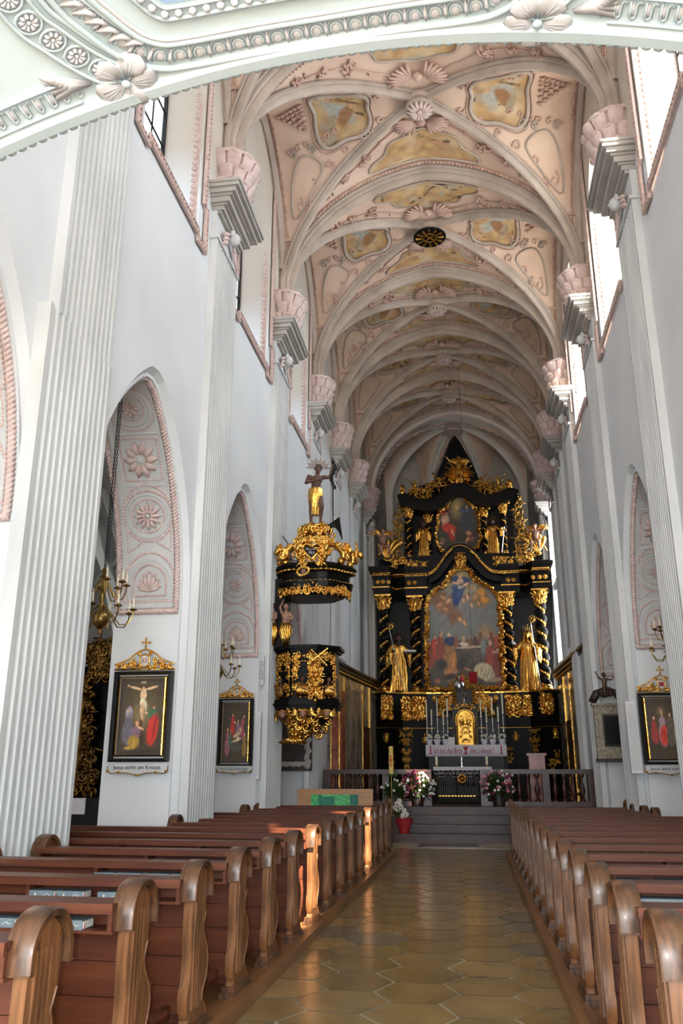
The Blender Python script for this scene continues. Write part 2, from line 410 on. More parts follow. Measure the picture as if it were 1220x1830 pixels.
# ---------------------------------------------------------------- fluted pilasters, entablatures, leafy capitals
def fluteprof(y0, y1, d, n, base=0.0):
    pts = [(y0,0.0),(y0,d)]; m = .06; ww = (y1-y0-2*m)/n
    for i in range(n):
        a = y0+m+i*ww
        pts += [(a+ww*.16,d),(a+ww*.24,d-.035),(a+ww*.5,d-.055),(a+ww*.76,d-.035),(a+ww*.84,d)]
    pts += [(y1,d),(y1,0.0)]; return pts
def pilaster(s, w, yc, hw, nm, zb=-.3, wide=None):
    M = Mside(s, w); pb = MB()
    def ext(prof, z0, z1, mb):
        n = len(prof); vs = [(w - s*d + skew(yc), y, z0) for y, d in prof]+[(w - s*d + skew(yc), y, z1) for y, d in prof]
        mb.add(vs, [(i,(i+1)%n,n+(i+1)%n,n+i) for i in range(n)]+[tuple(range(n,2*n))])
    ext(fluteprof(yc-hw, yc+hw, .15, 10), zb if not wide else 6.9, 12.0, pb)
    if wide: ext(fluteprof(yc-wide, yc+hw, .17, 11), zb, 6.9, pb)
    xw = w+skew(yc)
    def bx(mb, y0, y1, d, z0, z1, x=0.0): mb.box(min(xw-s*d,xw-s*x), max(xw-s*d,xw-s*x), y0, y1, z0, z1)
    bx(pb, yc-hw-.04, yc+hw+.04, .19, 12.0, 12.07)
    bx(pb, yc-hw, yc+hw, .12, 12.07, 12.75)
    o = pb.build('pilaster', M_['pil'], walls[nm]); 
    eb = MB()
    lay = [(.20,12.62,12.68,.03),(.26,12.68,12.78,.06),(.32,12.78,12.82,.09),(.40,12.82,12.94,.14),(.46,12.94,12.98,.18),(.54,12.98,13.08,.24),(.62,13.08,13.16,.30),(.66,13.16,13.22,.33)]
    for d,z0,z1,e in lay: bx(eb, yc-hw-e+.05, yc+hw+e-.05, d, z0, z1)
    eb.build('entablature', M_['grey'], walls[nm])
    # winged head between shaft and entablature
    ch = MB(); c = Vector((xw-s*.24, yc, 12.42))
    for q in (-1,1):
        for r in range(3):
            for k in range(5):
                t = k/4; L = .18+.1*t
                p0 = c+Vector((s*.05, q*(.10+.04*r+.05*k), .10-.10*r-.03*k)); p1 = p0+Vector((0, q*.16, -.10-.05*r))
                ch.tube([p0, p0.lerp(p1,.5)+Vector((-s*.03,0,.02)), p1], [.03,.045,.012], 5, flat=.5, up=(1,0,0))
    ch.build('wing', M_['pink'], walls[nm], smooth=True)
    hd = MB(); hd.ell(c+Vector((-s*.04,0,.06)), (.13,.12,.15), 10, 8)
    for k in range(9):
        a = k*pi/8; hd.ell(c+Vector((-s*.02, cos(a)*.12, .10+sin(a)*.12)), .045, 6, 5)
    hd.ell(c+Vector((-s*.17,0,.04)), .025, 6, 5)
    hd.build('cherub_head', M_['pgrey'], walls[nm], smooth=True)
    # leafy basket capital in tiers
    cb = MB(); cx = xw - s*.12
    tiers = [(12.85,.20,.30),(13.10,.27,.36),(13.36,.33,.43),(13.64,.39,.49),(13.94,.45,.56)]
    for i, (z, r0, r1) in enumerate(tiers):
        h = .33; N = 11
        cb.lathe([(r0*.9,z),(r0,z),(r1*.96,z+h*.75),(r1,z+h)], 24, (cx,yc,0))
        for k in range(N):
            a = 2*pi*(k+.5*(i%2))/N; ca, sa = cos(a), sin(a); wd = r1*pi/N*1.02
            if ca*s > .35: continue
            pts = [(cx+ca*(r0+.0), yc+sa*(r0+.0), z-.02),(cx+ca*(r0+.05), yc+sa*(r0+.05), z+.10),(cx+ca*(r1+.03), yc+sa*(r1+.03), z+h*.8),(cx+ca*(r1+.075), yc+sa*(r1+.075), z+h*1.02),(cx+ca*(r1+.06), yc+sa*(r1+.06), z+h*.9)]
            cb.tube(pts, [wd*.5,wd*.8,wd*.98,wd*.9,wd*.5], 10, flat=.34, up=(ca,sa,0)); cb.ell((cx+ca*(r1+.055), yc+sa*(r1+.055), z+h*.98), (.055+wd*.5*abs(sa),.055+wd*.5*abs(ca),.055), 8, 6)
    cb.lathe([(.5,14.26),(.60,14.30),(.60,14.38),(.4,14.42)], 20, (cx,yc,0), lob=10, la=.05)
    cb.build('leaf_capital', M_['pink'], walls[nm], smooth='auto')
for s, w, nm in ((-1, WL, 'left'), (1, WR, 'right')):
    pilaster(s, w, 3.45, .75, nm)
    pilaster(s, w, 8.95, .76, nm, wide=.98)
    for y, hw in ((14.7,.75),(20.2,.78),(25.4,.70),(29.35,.62),(33.3,.55),(36.9,.45)): pilaster(s, w, y, hw, nm)
# ---------------------------------------------------------------- window surrounds: pink band with ears
def surround(s, w, yc, a, nm):
    fb = MB(); x = w - s*.03 + skew(yc)
    o = a+.16
    path = [(yc-a, WZ+.9)] 
    zt = 17.2
    pts = [(yc-o, zt),(yc-o, WZ+.75),(yc-o-.16, WZ+.75),(yc-o-.16, WZ-.20),(yc-o+.30, WZ-.20),(yc-o+.30, WZ-.06),(yc+o-.30, WZ-.06),(yc+o-.30, WZ-.20),(yc+o+.16, WZ-.20),(yc+o+.16, WZ+.75),(yc+o, WZ+.75),(yc+o, zt)]
    prof = [(-.085,0),(-.085,.05),(-.055,.06),(-.05,.03),(.05,.03),(.055,.06),(.085,.05),(.085,0)]
    fb.band([(x,p[0],p[1]) for p in pts], prof, up=(-s,0,0))
    for i in range(len(pts)-1):
        p, q = pts[i], pts[i+1]; L = sqrt((p[0]-q[0])**2+(p[1]-q[1])**2); n = max(1,int(L/.11))
        for k in range(n):
            t = (k+.5)/n; fb.ell((x-s*.04, p[0]+(q[0]-p[0])*t, p[1]+(q[1]-p[1])*t), (.03,.04,.04), 6, 4)
    fb.build('window_surround', M_['pinkw'], walls[nm])
    jb = MB()
    for q in (-1, 1):
        n = int((16.5-WZ)/.14)
        for k in range(n):
            z = WZ+.1+k*.14; jb.ell((w+s*.14+skew(yc), yc+q*(a-.03), z), (.06,.035,.06), 6, 4)
        jb.box(min(w+s*.05,w+s*.22)+skew(yc), max(w+s*.05,w+s*.22)+skew(yc), yc+q*a-.02, yc+q*a+.02, WZ, 16.0)
    jb.build('jamb_moulding', M_['pinkw'], walls[nm])
for s, w, nm in ((-1, WL, 'left'), (1, WR, 'right')):
    for y, a in WIN[2:]: surround(s, w, y, a, nm)
# ---------------------------------------------------------------- stucco panels in the arch soffits
def leafband(mb, path, n, r, nrm, seed=0):
    """twisted leaf roll along a path"""
    rg = random.Random(seed); m = len(path)-1
    for k in range(n):
        t = (k+.5)/n*m; i = min(int(t), m-1); f = t-i
        p = Vector(path[i]).lerp(Vector(path[i+1]), f); d = (Vector(path[i+1])-Vector(path[i])).normalized()
        nn = Vector(nrm[i]) if isinstance(nrm, list) else Vector(nrm); q = d.cross(nn).normalized()
        mb.tube([p-d*r*.5-q*r*.8+nn*.0, p+nn*r*.55, p+d*r*.7+q*r*.8], [r*.28,r*.5,r*.22], 5)
class Soffit:
    """local panel coordinates: a = across depth 0..1.3, b = length up the far half of the arch"""
    def __init__(s, sd, w, yc): s.s, s.w, s.yc = sd, w, yc; s.z0 = 4.45; s.L = AR_*ATH
    def at(s, a, b, h=0.0):
        th = min(max(b,0)/AR_, ATH*1.02)
        dy = max(0.0, AH-AR_+(AR_-h)*cos(th)); y = s.yc+dy; z = AS+(AR_-h)*sin(th)-tip(dy)+(b if b < 0 else 0)
        return Vector((s.w+s.s*a, y, z))
    def nrm(s, b):
        th = max(b,0)/AR_; return Vector((0,-cos(th),-sin(th)))
    def path(s, pts, h=0.0): return [s.at(a,b,h) for a,b in pts]
    def roll(s, mb, pts, r, closed=False, h=.0, sub=6):
        q = []
        m = len(pts)
        for i in range(m if closed else m-1):
            p0, p1 = pts[i], pts[(i+1)%m]
            L = sqrt((p0[0]-p1[0])**2+(p0[1]-p1[1])**2); k = max(1,int(L/.15))
            for j in range(k): q.append((p0[0]+(p1[0]-p0[0])*j/k, p0[1]+(p1[1]-p0[1])*j/k))
        if not closed: q.append(pts[-1])
        mb.tube(s.path(q,h), r, 6, closed=closed); return q
    def beads(s, mb, pts, r, step, closed=False, h=.01):
        m = len(pts)
        for i in range(m if closed else m-1):
            p0, p1 = pts[i], pts[(i+1)%m]; L = sqrt((p0[0]-p1[0])**2+(p0[1]-p1[1])**2); k = max(1,round(L/step))
            for j in range(k): mb.ell(s.at(p0[0]+(p1[0]-p0[0])*(j+.5)/k, p0[1]+(p1[1]-p0[1])*(j+.5)/k, h), r, 6, 4)
def circ(cx, cy, r, n=24, a0=0, a1=2*pi, closed=True):
    k = n if closed else n+1
    return [(cx+r*cos(a0+(a1-a0)*i/n), cy+r*sin(a0+(a1-a0)*i/n)) for i in range(k)]
def soffit(sd, w, yc, nm, kind=0):
    f = Soffit(sd, w, yc); gp = MB(); pk = MB()
    D = 1.3; L = f.L
    # grey ground lies on the arch, pink relief on top
    n = 16; g = []
    for i in range(n+1):
        b = -.05+(L+.05)*i/n; g.append([f.at(.20,b,.012), f.at(D-.10,b,.012)])
    for i in range(n): gp.add([g[i][0],g[i][1],g[i+1][1],g[i+1][0]], [(0,1,2,3)])
    f.roll(gp, [(.26,.0),(1.10,.0)], .03); f.roll(gp, [(.27,.05),(.27,L-.05)], .025); f.roll(gp, [(1.06,.05),(1.06,L-.05)], .025)
    # outer leaf rolls
    for a in (.17, 1.24):
        q = [(a, -.08+(L+.08)*i/20) for i in range(21)]; pa = f.path(q,.03)
        pk.tube(pa, .045, 6); leafband(pk, pa, 70, .065, [f.nrm(x[1]) for x in q])
    pa = f.path([(.14,-.08),(1.25,-.08)],.03); pk.tube(pa,.045,6); leafband(pk, pa, 24, .06, f.nrm(0))
    cx = .68
    # half-round panel
    hr = [(cx-.38,.14)]+[(cx-.38*cos(pi*i/12), .42+.42*sin(pi*i/12)) for i in range(13)]+[(cx+.38,.14)]
    f.roll(gp, hr, .035, closed=True); 
    hr2 = [(cx-.30,.20)]+[(cx-.30*cos(pi*i/12), .42+.33*sin(pi*i/12)) for i in range(13)]+[(cx+.30,.20)]
    f.beads(pk, hr2, .026, .045, closed=True, h=.02)
    for k in range(-3,4):
        an = k*.42; r = .24-.02*abs(k); p0 = (cx,.28); p1 = (cx+r*sin(an)*1.05, .30+r*cos(an)*1.35)
        pk.tube([f.at(*p0,.02), f.at((p0[0]+p1[0])/2+.02*k,(p0[1]+p1[1])/2,.05), f.at(*p1,.02)], [.02,.04,.02], 5)
        pk.ell(f.at(*p1,.03), .04, 6, 5)
    ol = [(cx-.455*cos(pi*i/16), .45+.52*sin(pi*i/16)) for i in range(17)]
    f.beads(pk, [(cx-.455,.10)]+ol+[(cx+.455,.10)], .032, .06, closed=True)
    # side triangles
    for q in (-1,1):
        t = [(cx+q*.40,.98),(cx+q*.40,1.36),(cx+q*.14,1.15)]
        f.beads(pk, t, .024, .045, closed=True); f.roll(gp, t, .012, closed=True, h=.01)
    # roundel
    c0 = 1.62
    f.roll(gp, circ(cx,c0,.39), .038, closed=True); f.roll(gp, circ(cx,c0,.27), .022, closed=True)
    f.beads(pk, circ(cx,c0,.455), .032, .06, closed=True); f.beads(pk, circ(cx,c0,.30,20), .026, .05, closed=True)
    if kind == 0:
        for ring, N, rr in ((.235,12,.062),(.12,8,.06)):
            for k in range(N):
                a = 2*pi*k/N; pk.tube([f.at(cx+.03*cos(a),c0+.03*sin(a),.02), f.at(cx+ring*.7*cos(a),c0+ring*.7*sin(a),.055), f.at(cx+ring*1.12*cos(a),c0+ring*1.12*sin(a),.02)], [.01,rr*.7,.012], 5)
        gp.ell(f.at(cx,c0,.05), .04, 8, 6)
    else:
        for k in range(9):
            a = 2*pi*k/9; pk.tube([f.at(cx,c0,.03), f.at(cx+.13*cos(a),c0+.13*sin(a),.03), f.at(cx+.21*cos(a),c0+.21*sin(a),.01)], [.02,.03,.004], 4)
        pk.ell(f.at(cx,c0,.04), .035, 6, 5)
    # arc over roundel and trapezoid with rosette
    f.beads(pk, [(cx-.46*cos(pi*i/12), 1.66+.52*sin(pi*i/12)) for i in range(1,12)], .032, .06)
    tz = [(cx-.34,2.26),(cx+.34,2.26),(cx+.34,3.02),(cx-.34,3.02)]
    f.roll(gp, [(cx-.40,2.16),(cx+.40,2.16),(cx+.40,3.10),(cx-.40,3.10)], .03, closed=True)
    f.beads(pk, tz, .025, .05, closed=True)
    for k in range(10):
        a = 2*pi*k/10; pk.tube([f.at(cx+.05*cos(a),2.64+.05*sin(a),.02), f.at(cx+.18*cos(a),2.64+.20*sin(a),.05), f.at(cx+.30*cos(a),2.64+.34*sin(a),.01)], [.02,.078,.025], 6)
    gp.ell(f.at(cx,2.64,.03), .09, 8, 6); gp.tube(f.path(circ(cx,2.64,.085,10),.06), .025, 5, closed=True)
    # crown roundel
    c1 = 3.58
    if L > 3.2:
        f.beads(pk, circ(cx,c1,.42), .026, .06, closed=True); f.roll(gp, circ(cx,c1,.33), .03, closed=True); f.beads(pk, circ(cx,c1,.24,18), .02, .05, closed=True)
        for k in range(8):
            a = 2*pi*k/8; pk.tube([f.at(cx,c1,.02), f.at(cx+.12*cos(a),c1+.12*sin(a),.05), f.at(cx+.2*cos(a),c1+.2*sin(a),.01)], [.01,.04,.01], 5)
    gp.build('arch_soffit', M_['pgrey'], walls[nm], smooth='auto'); pk.build('arch_stucco', M_['pink'], walls[nm], smooth=True)
    # near half: plain pink roll on the edge
    e = MB()
    q = [(.17,-.08+(L+.08)*i/20) for i in range(21)]
    pa = [Vector((p.x, 2*yc-p.y, p.z)) for p in f.path(q,.02)]
    e.tube(pa, .04, 6); e.build('arch_edge_roll', M_['pink'], walls[nm], smooth=True)
for k_ in (1,2,3,4): soffit(-1, WL, ARC[k_], 'left', 1 if k_ == 3 else 0)
for k_ in (3,4,2): soffit(1, WR, ARC[k_], 'right', 1 if k_ == 3 else 0)
# aisle piers' inner pilaster strips, aisle vault ribs (left)
ab = MB()
for y in (9.2, 14.6, 20.2):
    ab.band([(-6.2,y,3.8),(-6.9,y,6.2),(-8.2,y,7.7),(-9.6,y,6.4),(-10.4,y,4)], [(-.15,0),(-.15,.12),(.15,.12),(.15,0)], up=(0,0,-1))
for y in (11.9,17.4):
    for q in (-1,1):
        ab.tube([(-6.2,y-2.7,4.2),(-6.8,y-2,6.0),(-8.2,y,7.9)] if q<0 else [(-10.3,y-2.7,4.2),(-9.8,y-2,6.0),(-8.2,y,7.9)], .09, 6)
        ab.tube([(-6.2,y+2.7,4.2),(-6.8,y+2,6.0),(-8.2,y,7.9)] if q<0 else [(-10.3,y+2.7,4.2),(-9.8,y+2,6.0),(-8.2,y,7.9)], .09, 6)
ab.build('aisle_rib', M_['pgrey'], walls['left'])
# ================================================================ nave vault
ZS, ZR = 14.3, 4.1
def pf(t):
    t = min(abs(t),1.0); return sqrt(max(0,1.3225-(t+.15)**2))/sqrt(1.3225-.0225)
BAYS = [(-8,-2.15,-5.1),(-2.15,3.45,.65)] + [(TR[i],TR[i+1],BOSS[i]) for i in range(7)]
def bay_at(y):
    for a, b, c in BAYS:
        if a <= y <= b: return a, b, c
    return BAYS[0] if y < 0 else BAYS[-1]
def vz(x, y):
    a, b, c = bay_at(y); u = (x-XC)/HW
    v = (y-c)/(b-c) if y > c else (c-y)/(c-a)
    return ZS+ZR*max(pf(u), pf(v)*.97)
def SV(x, y, h=0.0):
    """point on the vault (x before the chancel's slight drift), h metres below it"""
    e = .02; z = vz(x,y)
    n = Vector((-(vz(x+e,y)-vz(x-e,y))/(2*e), -(vz(x,y+e)-vz(x,y-e))/(2*e), 1)).normalized()
    p = Vector((x,y,z)) - n*h; p.x += skew(y); return p
vb = MB(); NX = 56
for a, b, c in BAYS:
    ny = 28 if a > 5 else 8
    ys = [a+(b-a)*j/ny for j in range(ny+1)]
    vs = []
    for y in ys:
        yy = min(max(y,a+1e-4),b-1e-4)
        for i in range(NX+1):
            x = WL+(2*HW)*i/NX; vs.append((x+skew(y), y, vz(x,yy)))
    vb.add(vs, [(j*(NX+1)+i,j*(NX+1)+i+1,(j+1)*(NX+1)+i+1,(j+1)*(NX+1)+i) for j in range(ny) for i in range(NX)])
vault = struct(vb.build('ceiling', M_['vault'], smooth='auto'))
roof = MB(); roof.box(WL-1.2, WR+1.2, -8.2, 44, 19.2, 19.5); struct(roof.build('ceiling_roof', M_['white']))
bw = MB(); bw.box(WL-.1, WR+.1, -8.3, -8.0, 6.6, 19.3); struct(bw.build('wall_back', M_['white']))
portal('portal_back', (XC,-8.1,3.3), (radians(90),0,0), 8.4, 6.4)
PT = [(-.25,0),(-.25,.08),(-.21,.10),(-.185,.05),(-.165,.17),(-.12,.19),(-.10,.13),(-.075,.28),(-.04,.33),(.04,.33),(.075,.28),(.10,.13),(.12,.19),(.165,.17),(.185,.05),(.21,.10),(.25,.08),(.25,0)]
PD = [(-.15,0),(-.15,.07),(-.12,.09),(-.10,.05),(-.08,.17),(-.03,.23),(.03,.23),(.08,.17),(.10,.05),(.12,.09),(.15,.07),(.15,0)]
def ribpath(p0, p1, n=28):
    pts = []; ups = []
    for i in range(n+1):
        t = i/n; x = p0[0]+(p1[0]-p0[0])*t; y = p0[1]+(p1[1]-p0[1])*t
        pts.append((x,y))
    return pts
for T in TR:
    rb = MB(); pk = MB(); pts = []; ups = []
    for i in range(41):
        t = -1+2*i/40; x = XC+HW*.985*sin(t*pi/2); z = ZS+ZR*pf((x-XC)/HW)
        pts.append((x+skew(T),T,z)); ups.append((XC-x, 0, (ZS-2.0)-z))
    pts = [(pts[0][0],T,ZS-.15)]+pts+[(pts[-1][0],T,ZS-.15)]; ups = [(1,0,-.1)]+ups+[(-1,0,-.1)]
    rb.band(pts, PT, up=ups)
    rb.build('transverse_rib', M_['rib'], vault, smooth='auto')
    if T > 8:
        for q in (-1,1):
            pp = [SV(min(max(p[0]-skew(T),WL+.1),WR-.1), T+q*.36, .03) for p in pts[3:-3]]
            pk.tube(pp, .035, 5)
            for i in range(len(pp)-1):
                n = 3
                for k in range(n): pk.ell(pp[i].lerp(pp[i+1],(k+.5)/n)+Vector((0,0,-.03)), .045, 5, 4)
        pk.build('bead_moulding', M_['pinkv'], vault, smooth=True)
for a, b, c in BAYS[2:]:
    for sx in (-1,1):
        for q in (-1,1):
            rb = MB(); pts = []; ups = []
            yE = b if q > 0 else a
            for i in range(31):
                t = sin(i/30*pi/2)
                x = XC+sx*HW*.985*t; y = c+(yE-c)*t*.985
                z = ZS+ZR*pf(t*.985)
                pts.append((x+skew(y),y,z)); ups.append((XC-x,c-y,(ZS-2.0)-z))
            pts.append((pts[-1][0],pts[-1][1],ZS-.15)); ups.append((XC-x,c-y,-.3))
            rb.band(pts, PD, up=ups)
            # little leaf crockets on the rib
            rb.build('diagonal_rib', M_['rib'], vault, smooth='auto')
        # wall rib
        wr = MB(); pts = []; ups = []; x = (WL+.06 if sx < 0 else WR-.06)
        for i in range(31):
            t = -1+2*i/30; tt = sin(t*pi/2); y = c+(b-c)*tt*.96 if tt > 0 else c+(c-a)*tt*.96
            z = ZS+ZR*.97*pf(tt*.96)-.02; pts.append((x+skew(y),y,z)); ups.append((-sx*.3,c-y,(ZS-3)-z))
        wr.band(pts, [(-.12,0),(-.12,.10),(0,.16),(.12,.10),(.12,0)], up=ups)
        wr.build('wall_rib', M_['rib'], vault, smooth='auto')
        wp = MB()
        for i in range(30):
            p, q2 = Vector(pts[i]), Vector(pts[i+1])
            for k in range(4):
                m_ = p.lerp(q2,(k+.5)/4); wp.ell(m_+Vector((-sx*.20,0,.0)), (.05,.04,.045), 5, 4)
        wp.tube([Vector(p)+Vector((-sx*.20,0,.02)) for p in pts], .03, 5)
        wp.build('bead_moulding', M_['pinkv'], vault, smooth=True)
# bosses
for k, (a, b, c) in enumerate(BAYS[2:]):
    o = MB(); cz = ZS+ZR-.10; cx = XC+skew(c)
    o.lathe([(.0,cz+.1),(.30,cz+.05),(.33,cz-.05),(.30,cz-.12),(.33,cz-.2),(.38,cz-.30),(.36,cz-.36),(.0,cz-.36)], 24, (cx,c,0))
    o.build('vault_boss', M_['rib'], vault, smooth='auto')
    d = MB()
    if k == 3:   # the black pierced plate with gold strokes
        d.lathe([(.0,cz-.40),(.50,cz-.40),(.52,cz-.37),(.50,cz-.34),(0,cz-.34)], 32, (cx,c,0))
        root = thing('ceiling_plate', 'round black plate with gold rays on the vault boss above the nave', 'ceiling plate', (cx,c,cz-.34))
        d.build('disc', M_['black'], root, smooth='auto')
        g = MB()
        for i in range(12):
            an = 2*pi*i/12; r0, r1 = .25, .44
            w_ = .035
            g.tube([(cx+r0*cos(an),c+r0*sin(an),cz-.41),(cx+r1*cos(an),c+r1*sin(an),cz-.41)], [w_*.6,w_*1.1], 5)
        g.tube([(cx+.21*cos(2*pi*i/20),c+.21*sin(2*pi*i/20),cz-.405) for i in range(20)], .018, 5, closed=True)
        for i in range(4):
            an = pi/4+i*pi/2; g.tube([(cx,c,cz-.405),(cx+.2*cos(an),c+.2*sin(an),cz-.405)], .02, 5)
        g.build('gold_ray', M_['golddull'], root)
    else:
        for i in range(14):
            an = 2*pi*i/14; ca, sa = cos(an), sin(an)
            d.tube([(cx+.05*ca,c+.05*sa,cz-.38),(cx+.2*ca,c+.2*sa,cz-.42),(cx+.34*ca,c+.34*sa,cz-.36)], [.02,.055,.02], 5)
        d.ell((cx,c,cz-.41), .07, 8, 6)
        d.build('boss_rosette', M_['pink'], vault, smooth=True)
# ---------------------------------------------------------------- frescoes and stucco on the vault
def fresco_col(x, y, seed, blue=0.0):
    n = noise.noise(Vector((x*1.7+seed*7.3, y*1.7, seed)))*.5+.5; n2 = noise.noise(Vector((x*5+seed, y*5, seed*3.1)))*.5+.5
    n3 = noise.noise(Vector((x*3.1, y*3.1+seed*5, 9)))
    c = Vector((.80,.66,.46)).lerp(Vector((.62,.48,.34)), min(1,max(0,n2*1.6-.4)))
    c = c.lerp(Vector((.86,.79,.68)), min(1,max(0,n*2.2-1.0)))
    if n3 > .15: c = c.lerp(Vector((.64,.63,.60)) if seed % 2 else Vector((.72,.54,.40)), min(1,(n3-.15)*4)*.6)
    # thin age cracks
    cr_ = abs(noise.noise(Vector((x*1.1+seed*3, y*1.3, 4.2))))
    if cr_ < .012: c = c*.35
    return lin(tuple(c))
def fresco(poly, seed, name='fresco', figs=()):
    xs = [p[0] for p in poly]; ys = [p[1] for p in poly]; cx = sum(xs)/len(xs); cy = sum(ys)/len(ys)
    fb = MB(); R = 22; n = len(poly); vs = []; fb.c = []
    for r in range(R+1):
        for p in poly:
            x = cx+(p[0]-cx)*r/R; y = cy+(p[1]-cy)*r/R; vs.append(SV(x,y,.02)); c_ = Vector(fresco_col(x,y,seed))
            for fx_,fy_,rx_,ry_,ro_,fc_ in figs:
                dx_, dy_ = x-cx-fx_, y-cy-fy_; X_ = (dx_*cos(ro_)+dy_*sin(ro_))/rx_; Y_ = (-dx_*sin(ro_)+dy_*cos(ro_))/ry_; d_ = sqrt(X_*X_+Y_*Y_)
                if d_ < 1: c_ = c_.lerp(Vector(lin(fc_))*(1+.3*noise.noise(Vector((x*9,y*9,2)))), min(1,(1-d_)*3))
            fb.c.append(tuple(c_))
    fb.v = [tuple(v) for v in vs]
    fb.f = [(r*n+i, r*n+(i+1)%n, (r+1)*n+(i+1)%n, (r+1)*n+i) for r in range(R) for i in range(n)]
    fb.build(name, M_['mural'], vault, smooth=True)
def smoothloop(pts, k=4):
    out = []; n = len(pts)
    for i in range(n):
        p0, p1, p2, p3 = pts[i-1], pts[i], pts[(i+1)%n], pts[(i+2)%n]
        for j in range(k):
            t = j/k
            out.append(tuple(.5*((2*p1[m])+(-p0[m]+p2[m])*t+(2*p0[m]-5*p1[m]+4*p2[m]-p3[m])*t*t+(-p0[m]+3*p1[m]-3*p2[m]+p3[m])*t**3) for m in (0,1)))
    return out
def spiral(cx, cy, r, turns, a0, sgn, n=14):
    return [(cx+r*(1-.85*i/n)*cos(a0+sgn*2*pi*turns*i/n), cy+r*(1-.85*i/n)*sin(a0+sgn*2*pi*turns*i/n)) for i in range(n+1)]
def SVt(mb, pts, r, h=.03, closed=False, n=6): mb.tube([SV(p[0],p[1],h) for p in pts], r, n, closed=closed)
